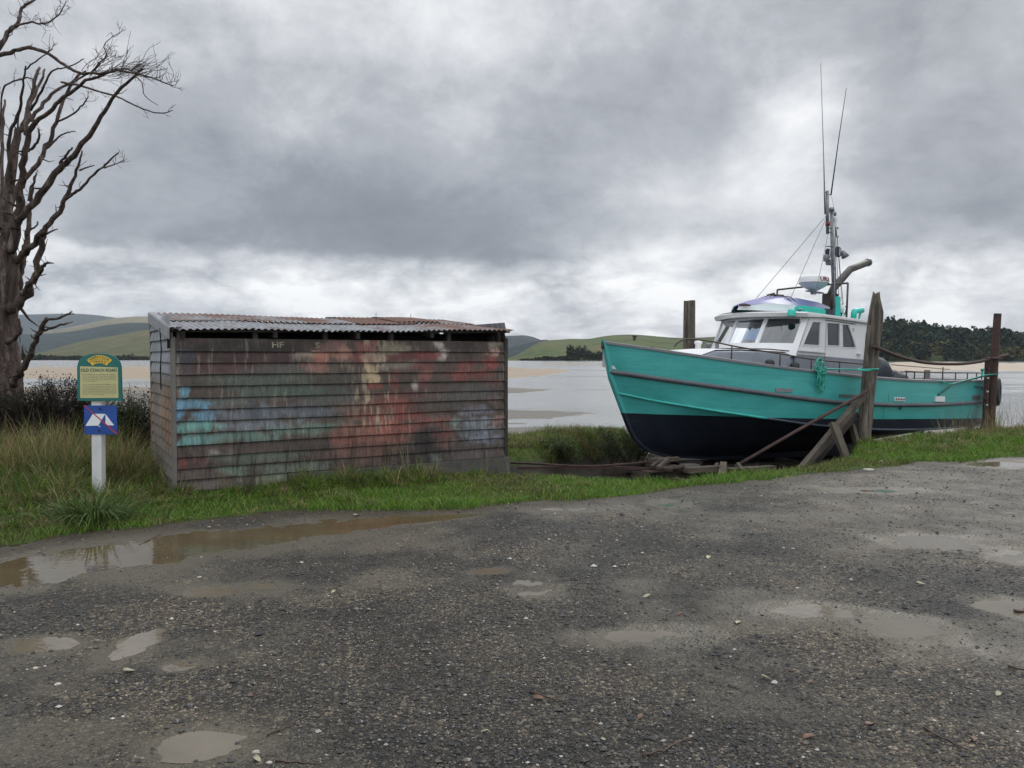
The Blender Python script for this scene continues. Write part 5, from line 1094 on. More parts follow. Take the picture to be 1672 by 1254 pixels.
# inside the wheelhouse
mb = MB(); mb.box(fb-.12, fb+.25, -.55, .55, .9, 1.34); mk('dashboard', mb, M['greycabin'], wh, bevel=.02)
def curtain(x0, x1, y, z0, z1, par, seed=0):
    mb = MB(); n = 40; mb.grid([[(x0+(x1-x0)*i/n, y+.018*math.sin(i*1.3+seed), z) for z in (z0, z1)] for i in range(n+1)]); return mk('curtain', mb, M['curtain'], par, smooth=True)
curtain(wA[0][0]+.02, wA[1][0]-.1, -HW+.10, 1.30, 1.90, wh); curtain(wB[0][0]-.04, wB[1][0]+.03, -HW+.10, 1.30, 1.90, wh, 2); curtain(4.75, 5.0, HW-.1, 1.3, 1.9, wh, 1); curtain(5.9, 6.2, HW-.1, 1.3, 1.9, wh, 3)
mb = MB(); mb.box(5.55, 5.58, -.2, .8, 1.2, 1.92); mk('bulkhead', mb, M['greycabin'], wh)
cl = [BF.px(px, py, 0, 4.08) for px, py in ((1210, 555), (1219.5, 537), (1244, 537), (1242.5, 546), (1239, 555))]; mb = MB()
mb.add([tuple(p) for p in cl]+[tuple(p+np.array([.22, .03*k, -.01])) for k, p in enumerate(cl)], [(0, 1, 2, 3, 4), (9, 8, 7, 6, 5)]+[(k, (k+1) % 5, (k+1) % 5+5, k+5) for k in range(5)]); mk('blue_cloth', mb, M['bluecloth'], wh)
mb = MB(); p = WP(*c4(1280, 790), y=-.7); mb.tube([(p[0], -.7, 1.3), (p[0], -.7, 1.62)], .012, 6); mb.tube([(p[0]+.0, -.7, 1.5), (p[0]+.14, -.7, 1.5), (p[0]+.14, -.7, 1.36)], .012, 6); mk('control_lever', mb, M['black'], wh)
# wiper on the near pane
mb = MB(); a = fpt(-.62, 1.84); b = fpt(-.70, 1.66); mb.tube([(a[0]-.02, a[1], a[2]), (b[0]-.03, b[1], b[2])], .005, 5); mk('wiper', mb, M['wire'], wh)
# grab rail on cabin top front
mb = MB(); mb.tube([(fb-.15, -.98, 1.22), (fb-.45, -.75, 1.24), (fb-.6, -.2, 1.25), (fb-.6, .3, 1.25)], .012, 6); mk('grab_rail', mb, M['rustrail'], wh)
# ---- roof top gear
RZ = ZT+.08
def B(px, py, y): return tuple(float(v) for v in BF.px(px, py, 1, y))
def c3(x, y): return (1280+x/11.147, 440+y/11.147)
# raft cradle / teal locker
a = B(*c3(370, 680), -.86); b = B(*c3(780, 720), -.86); mb = MB(); mb.box(a[0], b[0], -.86, -.62, RZ-.04, a[2]+.03); mk('roof_locker', mb, M['teal'], wh, bevel=.03, seg=3)
mb = MB(); mb.box(b[0]+.01, b[0]+.30, -.84, -.66, RZ, RZ+.13); mk('battery_box', mb, M['plastic'], wh, bevel=.01)
mb = MB(); mb.box(a[0]-.2, b[0]+.42, -.92, -.58, RZ-.045, RZ-.015); mk('locker_base', mb, M['teal'], wh, bevel=.005)
p = B(*c3(140, 760), -.90); mb = MB(); mb.lathe([(.075, -.09), (.075, 0), (.05, .04), (.0, .05)], p, 14, cap=False); mk('tie_down_block', mb, M['teal'], wh, smooth=True)
p = B(*c3(285, 760), -.86); mb = MB(); mb.lathe([(.015, -.12), (.012, .0), (.05, .02), (.055, .035), (.02, .05)], p, 12); mk('cleat', mb, M['greycap'], wh)
# teal stay plate and round hatch cover by the mast
p = B(*c3(985, 860), -.55); q = B(*c3(985, 490), -.55); mb = MB(); mb.add([(p[0]-.10, -.55, p[2]-.05), (p[0]+.10, -.55, p[2]-.05), (q[0]+.10, -.55, q[2]), (q[0]-.02, -.55, q[2]), (p[0]-.1, -.50, p[2]-.05), (p[0]+.1, -.50, p[2]-.05), (q[0]+.10, -.5, q[2]), (q[0]-.02, -.5, q[2])], [(0, 1, 2, 3), (7, 6, 5, 4), (0, 4, 5, 1), (1, 5, 6, 2), (2, 6, 7, 3), (3, 7, 4, 0)]); mk('stay_plate', mb, M['teal'], wh)
p = B(*c3(880, 590), -.35); mb = MB(); ax = Matrix.Translation(Vector(p))@Matrix.Rotation(math.radians(90), 4, 'X')@Matrix.Rotation(math.radians(20), 4, 'Y'); mb.lathe([(.17, -.02), (.185, 0), (.17, .02), (.12, .03)], (0, 0, 0), 24, M=ax); mk('round_cover', mb, M['rust'], wh)
# teal cowl ventilator aft on the roof
p0 = B(*c3(1262, 915), -.75); p1 = B(*c3(1275, 790), -.75); p2 = B(*c3(1310, 755), -.75); p3 = B(*c3(1420, 745), -.75)
mb = MB(); mb.tube([p0, p1, ((p1[0]+p2[0])/2-.01, -.75, (p1[2]+p2[2])/2+.01), p2, p3], [.055, .06, .062, .055, .06], 14); mk('cowl_vent', mb, M['teal'], wh, smooth=True)
p4 = B(*c3(1345, 900), -.75); p5 = B(*c3(1462, 920), -.75); mb = MB(); mb.box(p4[0], p5[0], -.85, -.6, RZ-.06, RZ-.01); mb.bar((p4[0]+.03, -.75, RZ), (p3[0]-.03, -.75, p3[2]), .03, .03); mk('vent_bracket', mb, M['teal'], wh)
# ---- mast
MX = 6.55
def mp(px, py, y=0.0): return Vector(BF.px(px, py, 1, y))
mast = empty('mast'); mast.parent = boat
def tb_(name, pts, r, mat, n=8, par=None, **k): mb = MB(); mb.tube(pts, r, n); return mk(name, mb, mat, par or mast, smooth=True, **k)
def c5(x, y): return (1310+x/8.358, 290+y/8.358)
tb_('mast_tube', [mp(1363, 520), mp(1360, 434), mp(*c5(400, 415))], .042, M['steel'], 12)
tb_('mast_foot', [mp(1364, 522), mp(1362, 470), mp(1361, 436)], [.055, .052, .048], M['rust'], 12)
tb_('topmast', [mp(*c5(345, 770), y=-.05), mp(*c5(340, 180), y=-.05)], .034, M['steel'], 10)
tb_('red_collar', [mp(*c5(347, 660), y=-.05), mp(*c5(346, 605), y=-.05)], .048, M['redtext'], 12)
tb_('mast_cap', [mp(*c5(400, 460)), mp(*c5(400, 410))], .055, M['steel'], 12)
for (a, b) in (((345, 470), (430, 480)), ((350, 690), (400, 690)), ((350, 745), (400, 745)), ((330, 940), (410, 940)), ((340, 1190), (410, 1190)), ((300, 202), (350, 200)), ((345, 235), (395, 232)), ((390, 1020), (345, 1025))):
    tb_('bracket', [mp(*c5(*a), y=-.05), mp(*c5(*b), y=-.02)], .014, M['steel'], 6)
tb_('whip_antenna', [mp(*c5(310, 500), y=-.08), mp(*c5(303, 200), y=-.08), mp(1345, 260, -.08), mp(1340, 103, -.08)], [.017, .016, .010, .0055], M['steel'], 6)
tb_('whip_antenna', [mp(*c5(392, 235), y=-.05), mp(1369, 230, -.05), mp(1382, 144, -.05)], [.015, .010, .0055], M['black'], 6)
# blocks, lamps and floodlight
for (x0, x1, y0, y1) in ((322, 368, 965, 1110), (455, 508, 938, 1090)):
    a = mp(*c5(x0, y0)); b = mp(*c5(x1, y1)); mb = MB(); mb.box(a.x, b.x, -.05, .03, b.z, a.z); mk('pulley_block', mb, M['plastic'], mast, bevel=.025, seg=3)
    mb = MB(); xm = (a.x+b.x)/2; mb.box(xm-.01, xm+.01, -.058, -.05, b.z+.03, a.z-.03); mk('block_strap', mb, M['white'], mast)
a = mp(*c5(272, 1060)); b = mp(*c5(315, 1150)); mb = MB(); mb.lathe([(.05, 0), (.055, a.z-b.z), (.03, a.z-b.z+.02)], ((a.x+b.x)/2, -.05, b.z), 14); mk('lamp', mb, M['greycap'], mast, smooth=True)
a = mp(*c5(325, 1110)); b = mp(*c5(370, 1200)); mb = MB(); mb.box(a.x, b.x, -.06, .02, b.z, a.z); mk('lamp_bracket', mb, M['steel'], mast, bevel=.01)
tb_('floodlight', [mp(*c5(540, 1000), y=-.05), mp(*c5(565, 1040), y=-.08), mp(*c5(590, 1082), y=-.12)], [.045, .06, .085], M['greycap'], 12)
tb_('bracket', [mp(*c5(505, 1010), y=-.02), mp(*c5(545, 1010), y=-.05)], .014, M['steel'], 6)
tb_('horn_bracket', [mp(*c5(488, 700)), mp(*c5(480, 675)), mp(*c5(458, 685)), mp(*c5(462, 800)), mp(*c5(478, 815)), mp(*c5(492, 795))], .016, M['steel'], 6)
tb_('mast_pulley', [mp(*c5(440, 520)), mp(*c5(440, 470))], .04, M['steel'], 10)
# rigging wires
def wire(name, pts, r=.0055, sag=0.0):
    a, b = Vector(pts[0]), Vector(pts[-1]); n = 10; P = [a.lerp(b, i/n)-Vector((0, 0, sag*4*(i/n)*(1-i/n))) for i in range(n+1)]
    return tb_(name, P, r, M['wire'], 5)
top = mp(*c5(340, 505), y=-.03); top2 = mp(*c5(330, 540), y=-.03)
wire('forestay', [top, mp(1235, 487, .25)]); wire('forestay', [top2, mp(1291, 487, -.75)], .005)
wire('halyard', [mp(*c5(350, 780)), mp(*c3(600, 330), -.5)], .005)
wire('halyard', [mp(*c5(440, 540)), mp(*c5(442, 1254)), ], .005); wire('halyard', [mp(*c5(440, 540)), mp(*c3(1000, 480), -.5)], .006)
wire('halyard', [mp(*c5(478, 825)), mp(*c5(485, 940))], .006); wire('halyard', [mp(*c5(500, 1095)), mp(*c3(1080, 640), -.4)], .007); wire('halyard', [mp(*c5(455, 560)), mp(*c3(1060, 640), -.3)], .005)
wire('halyard', [mp(*c5(440, 700)), mp(*c3(960, 500), -.3)], .006); wire('halyard', [mp(*c5(398, 250)), mp(*c5(470, 590))], .003)
tb_('stay_pole', [mp(*c3(925, 0), y=-.75), mp(*c3(925, 880), y=-.75)], .013, M['steel'], 6)
tb_('stay_pole', [mp(*c3(925, 0), y=-.75), mp(*c5(430, 560), y=-.02)], .009, M['steel'], 6)
a = mp(*c3(1080, 650), y=-.4); b = mp(*c3(1040, 790), y=-.4); tb_('boom_block', [a, b], .045, M['white'], 8); tb_('shackle', [mp(*c3(1060, 630), -.4), mp(*c3(1140, 690), -.4), mp(*c3(1110, 820), -.4)], .012, M['rust'], 6); tb_('shackle', [b, mp(*c3(1030, 870), -.4)], .022, M['black'], 6)
# pipe frame over the roof, radar scanner on it
gl_, gr_ = mp(*c3(-120, 370), y=.8), mp(*c3(1165, 248), y=-.8)
for g_, b_ in ((gl_, RZ-.05), (gr_, mp(*c3(1165, 900), y=-.8).z)): tb_('roof_frame', [g_, Vector((g_.x, g_.y, b_))], .020, M['rustrail'], 8, par=wh)
tb_('roof_frame', [gl_, gl_.lerp(gr_, .5)+Vector((0, 0, .012)), gr_], .020, M['rustrail'], 8, par=wh)
rc = mp(1329, 462, -.12); rr = .30
rd = empty('radar_scanner'); rd.parent = wh; 
prof = [(.07, -.165), (.10, -.155), (.235, -.075), (rr*1.01, -.01), (rr, .02), (rr*.97, .085), (rr*.93, .115), (rr*.6, .135), (0, .14)]
mb = MB(); mb.lathe(prof, (0, 0, 0), 40, M=Matrix.Translation(rc), cap=False); ro = mk('radome', mb, M['white'], rd, auto=.5)
mb = MB(); mb.lathe([(rr*1.004+.006, -.018), (rr*1.004+.006, -.008)], (0, 0, 0), 40, M=Matrix.Translation(rc), cap=False); mk('radome_seam', mb, M['greycap'], rd)
mb = MB(); mb.lathe([(.06, -.24), (.06, -.16)], (0, 0, 0), 14, M=Matrix.Translation(rc)); mb.box(rc.x-.22, rc.x+.3, rc.y-.05, rc.y+.05, rc.z-.20, rc.z-.175); mk('scanner_mount', mb, M['steel'], rd)
me = text_mesh('URUNO', .125, bold=.004); xs_ = [v.co.x for v in me.vertices]
# direction towards the camera in boat axes, and the angle at which the F starts
cv = BF.R@(CAMP-BF.w(tuple(rc))); a_cam = math.atan2(cv[1], cv[0])
for v in me.vertices:
    a = a_cam+math.radians(24)+(v.co.x-min(xs_))/rr; R_t = rr*1.0-.006+.004; R_t = rr*(.985)+.004-(v.co.y*.14)
    v.co = Vector((rc.x+R_t*math.cos(a), rc.y+R_t*math.sin(a), rc.z+.052+v.co.y))
me.materials.append(M['redtext']); me.name = 'lettering'; link('lettering', me, rd)
# exhaust
def c6(x, y): return (1180+x/2.787, 90+y/2.787)
ex = [mp(*c6(490, 1090), y=.25), mp(*c6(505, 1060), y=.25), mp(*c6(580, 975), y=.25), mp(*c6(662, 943), y=.25)]
tb_('exhaust_pipe', ex, [.075, .085, .08, .08], pm('sooty_grey_pipe', (.045, .042, .038), (.085, .078, .07), 6, .6, .3, bump=.003), 14, par=boat)
tb_('exhaust_lip', [ex[-1]-(ex[-1]-ex[-2]).normalized()*.03, ex[-1]+(ex[-1]-ex[-2]).normalized()*.02], .095, M['steel'], 14, par=boat)
p = mp(*c6(490, 1090), y=.25); mb = MB(); mb.box(p.x-.12, p.x+.12, .12, .38, RZ-.05, p.z+.02); mk('exhaust_box', mb, M['darktimber'], boat, bevel=.01)
# ---- bow rails
M_r = M['rustrail']
def railing(y_off, pts, stan, sg):
    P = []
    for (px, py) in pts:
        # find the point over the gunwale: iterate on the side curve
        s_ = 2.0
        for _ in range(12): q = BF.px(px, py, 1, -(float(hb(s_))-y_off)); s_ = q[0]
        P.append(Vector((q[0], sg*abs(q[1]), q[2])))
    Q = smooth_path(P, 4); tb_('hand_rail', Q, .014, M_r, 6, par=boat)
    for i in stan:
        p = P[i]; tb_('stanchion', [p, Vector((p.x, p.y, float(np.interp(p.x, sheer[:, 0], sheer[:, 2]))-.02))], .013, M_r, 6, par=boat)
RP = [(1101, 566), (1106, 560), (1116, 555), (1130, 553.5), (1160, 557), (1195, 564.5), (1235, 571.5), (1274, 577.5), (1325, 586.5), (1371, 591), (1410, 594.5), (1432, 596.5)]
railing(.12, RP, [5, 7, 8, 9, 11], -1); railing(.12, RP[5:], [0, 2, 3, 4, 6], 1)
# aft rails
def sh(x): return float(np.interp(x, sheer[:, 0], sheer[:, 2]))
for sg in (-1, 1):
    xs_ = [6.9, 7.25, 7.7, 8.6, 9.3, 10.0, 10.6, 10.95]; top_ = [(x, sg*(float(hb(x))-.10), sh(x)+.175) for x in np.linspace(6.85, 10.98, 12)]
    tb_('hand_rail', [Vector(p) for p in top_], .013, M_r, 6, par=boat)
    for k, x in enumerate(xs_): tb_('stanchion', [Vector((x, sg*(float(hb(x))-.10), sh(x)-.02)), Vector((x, sg*(float(hb(x))-.10), sh(x)+(.30 if k == 3 else .18)))], .013, M_r, 6, par=boat)
tb_('hand_rail', [Vector((11.0, -1.3, sh(11)+.175)), Vector((11.0, 1.3, sh(11)+.175))], .013, M_r, 6, par=boat)
tb_('hand_rail', [Vector((7.0, -1.2, 1.10)), Vector((9.0, -.9, 1.12)), Vector((10.9, -.6, 1.14))], .009, M_r, 6, par=boat)
p = mp(1513, 613, -.3); mb = MB(); mb.box(p.x-.09, p.x+.02, -.38, -.27, .4, p.z+.13); mb.box(p.x+.03, p.x+.10, -.34, -.27, .4, p.z+.10); mk('samson_post', mb, M['oldtimber'], boat, bevel=.008)
mb = MB(); mb.box(8.2, 10.4, -.7, .7, .42, .86); mk('fish_hatch', mb, M['whiteinner'], boat, bevel=.02)
# dark winch under a cover behind the wheelhouse
rnd_ = np.random.default_rng(5); mb = MB()
def lump(c, r, seed):
    P = []
    for i in range(15):
        th_ = PI*i/14; row = []
        for j in range(25):
            ph = 2*PI*j/24; d = np.array([math.sin(th_)*math.cos(ph), math.sin(th_)*math.sin(ph), math.cos(th_)]); k = 1+.22*(float(fbm(d[0]*2+seed, d[1]*2, d[2]*2, o=3, seed=3))-.5)*2; row.append(tuple(np.array(c)+d*np.array(r)*k))
        P.append(row)
    return P
a = mp(1440, 600, -.8); mb.grid(lump((7.15, -.75, .92), (.42, .35, .36), 1)); mb.grid(lump((7.65, -.95, .78), (.28, .28, .22), 4)); mk('covered_winch', mb, pm('dark_tarpaulin', (.012, .018, .026), (.028, .038, .05), 6, .55, bump=.02), boat, smooth=True)
mb = MB(); mb.grid(lump((6.50, -HW-.02, 1.62), (.10, .16, .27), 7)); mk('green_cover', mb, pm('dark_green_cover', (.012, .035, .02), (.025, .06, .035), 6, .6, bump=.01), boat, smooth=True)
# small plates and vents on the topsides
def side_pt(px, py, out=.012):
    s_ = 4.0
    for _ in range(14): q = BF.px(px, py, 1, -(float(hb(s_))+out-.02)); s_ = q[0]
    return q
def plate_on_side(px0, py0, px1, py1, mat, name, th=.012, par=None):
    a = side_pt(px0, py0, th+.012); b = side_pt(px1, py1, th+.012); mb = MB(); mb.add([(a[0], a[1], a[2]), (b[0], b[1], a[2]), (b[0], b[1], b[2]), (a[0], a[1], b[2]), (a[0], a[1]+.10, a[2]), (b[0], b[1]+.10, a[2]), (b[0], b[1]+.10, b[2]), (a[0], a[1]+.10, b[2])], [(0, 1, 2, 3), (0, 4, 5, 1), (1, 5, 6, 2), (2, 6, 7, 3), (3, 7, 4, 0)]); return mk(name, mb, mat, hull), a, b
plate_on_side(1267, 633.5, 1294, 640.5, M['greycap'], 'scupper_plate'); plate_on_side(1371, 644, 1400, 649, M['greyrail'], 'scupper_plate')
pl, a, b = plate_on_side(1461, 648.5, 1478, 655, M['white'], 'draught_plate')
for k in range(4):
    t0 = .14+.24*k; mb = MB(); xk = a[0]+(b[0]-a[0])*t0; y = a[1]+(b[1]-a[1])*t0-.004; mb.add([(xk, y, a[2]-.01), (xk+.03, y, a[2]-.01), (xk+.01, y, b[2]+.01), (xk-.02, y, b[2]+.01)], [(0, 1, 2, 3)]); mk('mark', mb, M['greyrail'], pl)
mb = MB(); zm = (a[2]+b[2])/2; mb.box(a[0]+.02, b[0]-.02, a[1]-.006, a[1]-.003, zm-.005, zm+.006); mk('mark', mb, M['redtext'], pl)
plate_on_side(1528.5, 647, 1543, 656, M['white'], 'white_box', .03)
pl, a, b = plate_on_side(1589, 645, 1600, 652.5, M['greycap'], 'draught_plate')
for k in range(3):
    mb = MB(); zk = b[2]+(a[2]-b[2])*(.2+.3*k); mb.add([(a[0]+.01, a[1]-.004, zk), (b[0]-.01, b[1]-.004, zk), (b[0]-.01, b[1]-.004, zk+.012), (a[0]+.01, a[1]-.004, zk+.012)], [(0, 1, 2, 3)]); mk('mark', mb, M['rust'], pl)
for (px, y0, y1) in ((1451, 625, 656), (1443, 663, 684), (1527, 623, 640)):
    a = side_pt(px, y0, .010); b = side_pt(px, y1, .010); mb = MB(); mb.tube([a, b], .0035, 4); mk('seam', mb, M['greyrail'], hull)
a = side_pt(1470, 668, .02); mb = MB(); mb.tube([a, (a[0]+.03, a[1], a[2]+.05)], .018, 6); mk('exhaust_outlet', mb, M['black'], hull)
a = side_pt(1592, 631, .03); b = side_pt(1604, 632, .03); mb = MB(); mb.tube([a, b, side_pt(1604, 638, .0)], .010, 5); mk('hook', mb, M['rustrail'], hull)
# rudder and propeller shaft
mb = MB(); mb.plate([(10.4, -.9), (10.95, -.9), (10.95, -.38), (10.5, -.42)], [], lambda u, v, w: (u, w-.02, v), .04); mk('rudder', mb, M['hullpaint'], boat)
tb_('propeller_shaft', [Vector((8.4, 0, -.66)), Vector((10.2, 0, -.74))], .03, M['steel'], 8, par=boat)
# ================================================================== DINGHY on the wheelhouse roof, upside down
dg = empty('dinghy', M=BF.mat()@Matrix.Translation((3.50, .10, RZ+.015)), label='upturned lilac and white dinghy lashed on the wheelhouse roof', cat='dinghy')
DLn = 3.15
def dsec(t):   # half width and height of the upturned hull
    return float(np.interp(t, [0, .04, .12, .25, .45, .75, 1], [.06, .20, .36, .50, .60, .58, .48])), float(np.interp(t, [0, .06, .15, .3, .45, .7, 1], [.085, .14, .23, .34, .38, .36, .24]))
secs, topA, wh_ = [], [], []
T = [0, .02, .05, .08, .12, .17, .22, .28, .35, .45, .55, .7, .85, 1.0]
for t in T:
    w, h = dsec(t); x = DLn*t; wt = min(.16, h*.68)
    wh_.append([(x-.03*(t == 0), -w*1.04, 0), (x, -w, .02), (x+.02, -w*.97, wt)]); secs.append([(x+.02, -w*.97, wt), (x+.05, -w*.60, h*.92)]); topA.append([(x+.05, -w*.60, h*.92), (x+.05, 0, h+.02), (x+.05, w*.60, h*.92)])
for sg in (1, -1):
    mb = MB(); mb.grid([[(p[0], sg*p[1], p[2]) for p in r] for r in wh_]); mk('gunwale', mb, M['dwhite'], dg, auto=.9)
    mb = MB(); mb.grid([[(p[0], sg*p[1], p[2]) for p in r] for r in secs]); mk('side', mb, M['lilac2'], dg, smooth=True)
mb = MB(); mb.grid(topA); mk('bottom', mb, M['lilac'], dg, auto=.5)
mb = MB(); w, h = dsec(1); mb.add([(DLn+.02, -w, .0), (DLn+.02, -w*.97, .125), (DLn+.05, -w*.6, h*.92), (DLn+.05, 0, h+.02), (DLn+.05, w*.6, h*.92), (DLn+.02, w*.97, .125), (DLn+.02, w, 0)], [tuple(range(7))]); mk('transom', mb, M['lilac2'], dg)
mb = MB(); mb.bar((1.2, 0, .385), (2.2, 0, .385), .03, .03); mk('keel_strip', mb, M['lilac'], dg)
mb = MB(); mb.tube([(-.02, -.10, .09), (.06, -.17, .10), (.14, -.25, .09)], [.018, .03, .016], 6); mk('bow_cleat', mb, M['rustrail'], dg, smooth=True)
for x in (1.15, 1.28):
    w, h = dsec(x/DLn); mb = MB(); mb.tube([(x+.2, -w-.17, -.02), (x+.1, -w*.98-.01, .13), (x, -w*.6, h*.92+.015), (x-.05, 0, h+.04), (x, w*.6, h*.92+.015), (x, w+.02, .1)], .010, 5); mk('lashing', mb, M['wire'], dg)
mb = MB(); mb.tube([(.85, -.10, .36), (.95, -.2, .40), (1.1, -.1, .39), (1.2, -.25, .38)], .02, 6); mk('lashing', mb, M['rustrail'], dg)
for e in bpy.data.objects:
    if e.type == 'EMPTY' and e.parent == boat and e.name in ('mast',): e.matrix_world = BF.mat()
# children were built in boat coordinates: give every empty part of the boat the boat's own frame
rd.matrix_parent_inverse = Matrix.Identity(4); rd.matrix_local = Matrix.Identity(4); mast.matrix_local = Matrix.Identity(4); wh.matrix_local = Matrix.Identity(4)
# ================================================================== POSTS, PIPES, ROPES, CRADLE
def gz(x, y): return float(hgt(np.array([x], float), np.array([y], float))[0])
def post_mat():
    m = MT('split_grey_pile'); v = m.vec('Object', (1, 1, .10)); n = m.noise(v, 16, 7, .72, .6); n2 = m.noise(m.vec('Object'), 2.5, 5, .6); f = m.noise(m.vec('Object'), 50, 4, .7)
    c = m.ramp(n, [(.32, (.014, .012, .010)), (.46, (.095, .083, .066)), (.62, (.185, .163, .132)), (.75, (.29, .26, .21))])
    c = m.mix(m.math('MULTIPLY', m.math('SUBTRACT', n2, .55), 2.4, True), c, (.17, .085, .045)); c = m.mix(m.math('MULTIPLY', m.math('SUBTRACT', m.noise(m.vec('Object'), 3.7, 4, .6), .60), 3, True), c, (.075, .095, .045))
    m.col(c); m.rough(.88); m.bump(m.math('ADD', n, m.math('MULTIPLY', f, .25)), .035); return m.m
M['pile'] = post_mat()
def pile(rows, n, seed, topj, name, M_, parent=None, **k):
    """rows: (cx, cy, z, halfwidth x, halfwidth y); a squarish timber with splits and a jagged top"""
    mb = MB(); P = []
    for i, (cx, cy, z, a, b) in enumerate(rows):
        row = []
        for j in range(n+1):
            th = 2*PI*(j % n)/n; e = .55; ux = math.copysign(abs(math.cos(th))**e, math.cos(th)); uy = math.copysign(abs(math.sin(th))**e, math.sin(th))
            g = 1+.16*(float(fbm(j % n*1.7, z*.7, o=2, seed=seed))-.5)*2-(.22 if hsh(np.array(j % n), 1, 1, seed) > .80 else 0)
            zz = z+(topj*(float(hsh(np.array(j % n//2), 2, 2, seed))-.5)*2 if i == len(rows)-1 else topj*.4*(float(hsh(np.array(j % n//2), 2, 2, seed))-.5) if i == len(rows)-2 else 0)
            row.append((cx+ux*a*g, cy+uy*b*g, zz))
        P.append(row)
    mb.grid(P); L = P[-1][:-1]; c = np.mean(L, 0); b0 = len(mb.v); mb.v += [tuple(map(float, p)) for p in L]+[(float(c[0]), float(c[1]), float(c[2])-.03)]
    for j in range(len(L)): mb.f.append((b0+j, b0+(j+1) % len(L), b0+len(L)))
    return mk(name, mb, M_, parent, auto=.5, **k)
def rows_px(lst, Y, dy=1.0, zadd=0.0):
    R = []
    for (cx, py, w) in lst: p = at(cx, py, Y); a = w*.49/FP*Y; R.append((p[0], Y, p[2], a, a*dy))
    return R
# near pile with its split slab
NY = 14.1
np_ = empty('mooring_post', loc=(at(1408, 727, NY)[0], NY, gz(at(1408, 727, NY)[0], NY)), label='tall split grey timber pile leaning in front of the boat wheelhouse', cat='post')
off = np.array(np_.location)
def sub(rows): return [(r[0]-off[0], r[1]-off[1], r[2]-off[2], r[3], r[4]) for r in rows]
R1 = rows_px([(1408, 760, 19), (1408.5, 727, 19), (1412.5, 690, 20), (1416, 650, 19), (1420, 612, 20), (1422.5, 580, 20), (1424, 550, 17), (1425, 525, 14), (1427, 510, 13), (1428.5, 500, 13), (1430, 488, 11.5), (1431, 478, 9)], NY)
pile(sub(R1), 28, 3, .035, 'pile', M['pile'], np_)
R2 = rows_px([(1432, 580, 5), (1434.5, 550, 8), (1437, 525, 9), (1438, 510, 8), (1437, 500, 6), (1436, 490, 3.5)], NY-.10, .7); pile(sub(R2), 18, 9, .04, 'split_slab', M['pile'], np_)
R3 = rows_px([(1416, 600, 5), (1415.5, 570, 7), (1417, 545, 7), (1420, 531, 4)], NY-.12, .5); pile(sub(R3), 14, 11, .02, 'split_slab', M['pile'], np_)
mb = MB(); p = at(1429, 565, NY-.2)-off; mb.lathe([(.035, -.05), (.045, 0), (.035, .05)], tuple(p), 10); mb2 = mb; mk('rusty_collar', mb, M['rust'], np_)
# far pile
FY = 17.0
fx = at(1125.5, 700, FY)[0]; e_ = empty('mooring_post', loc=(fx, FY, -.6), label='blunt grey timber pile standing behind the boat foredeck', cat='post'); off2 = np.array(e_.location)
R = [(r[0]-off2[0], 0, r[2]-off2[2], r[3], r[4]) for r in rows_px([(1125, 740, 20), (1125, 650, 19), (1125.3, 570, 18), (1125.5, 530, 17.6), (1125.8, 505, 17.4), (1126, 491, 17)], FY)]
pile(R, 24, 5, .012, 'pile', M['pile'], e_)
# rusty steel pole at the stern
PY = 17.9
r0 = at(1614, 720, PY); r1 = at(1629, 512, PY)
sp_ = empty('steel_post', loc=(r0[0], PY, r0[2]), label='rust brown steel pole leaning beside the boat stern', cat='post'); o3 = np.array(sp_.location)
mb = MB(); mb.tube([np.array(r0)-o3-np.array([0, 0, .4]), np.array(at(1622, 610, PY))-o3, np.array(r1)-o3], [.098, .092, .080], 14); mk('pole', mb, M['rust'], sp_, auto=.6)
mb = MB(); a = np.array(at(1607.5, 700, PY-.1))-o3; b = np.array(at(1612.5, 588, PY-.1))-o3
mb.bar(a, b, .11, .05, up=(0, 1, 0)); mk('side_channel', mb, M['rust'], sp_, bevel=.006)
for k in range(9):
    p = a+(b-a)*(.35+.065*k); mb = MB(); mb.box(p[0]-.018, p[0]+.012, p[1]-.075, p[1]-.02, p[2]-.018, p[2]+.018); mk('weld_tab', mb, M['whitepost'] if k % 3 == 0 else M['rustrail'], sp_)
mb = MB(); mb.bar(np.array(at(1606, 688, PY-.1))-o3, np.array(at(1600, 712, PY-.1))-o3, .06, .05); mk('foot_gusset', mb, M['rust'], sp_)
# bent pipe between the posts
tip = [(1426, 566, 13.85), (1431, 567.5, 13.9), (1441, 571.5, 14.2), (1465, 581, 14.9), (1498, 590, 15.7), (1530, 593.8, 16.4), (1571, 594, 17.1), (1603, 589.8, 17.6), (1624, 585, 17.78), (1646, 579.5, 18.0)]
mb = MB(); mb.tube(smooth_path([at(*t) for t in tip], 4), .034, 10); mk('bent_pipe', mb, M['rust'], label='bent rusty pipe sagging between the timber pile and the steel pole', cat='pipe', smooth=True)
mb = MB(); mb.tube([at(1605, 586, 17.7), at(1618, 585, 17.68), at(1636, 586, 17.75)], .02, 8); mb.tube([at(1600, 592, 17.72), at(1606, 586, 17.7)], .03, 8); mk('rusty_hook', mb, M['rust'], sp_ if False else None, label='short rusty bar laid across the steel pole under the bent pipe', cat='bar')
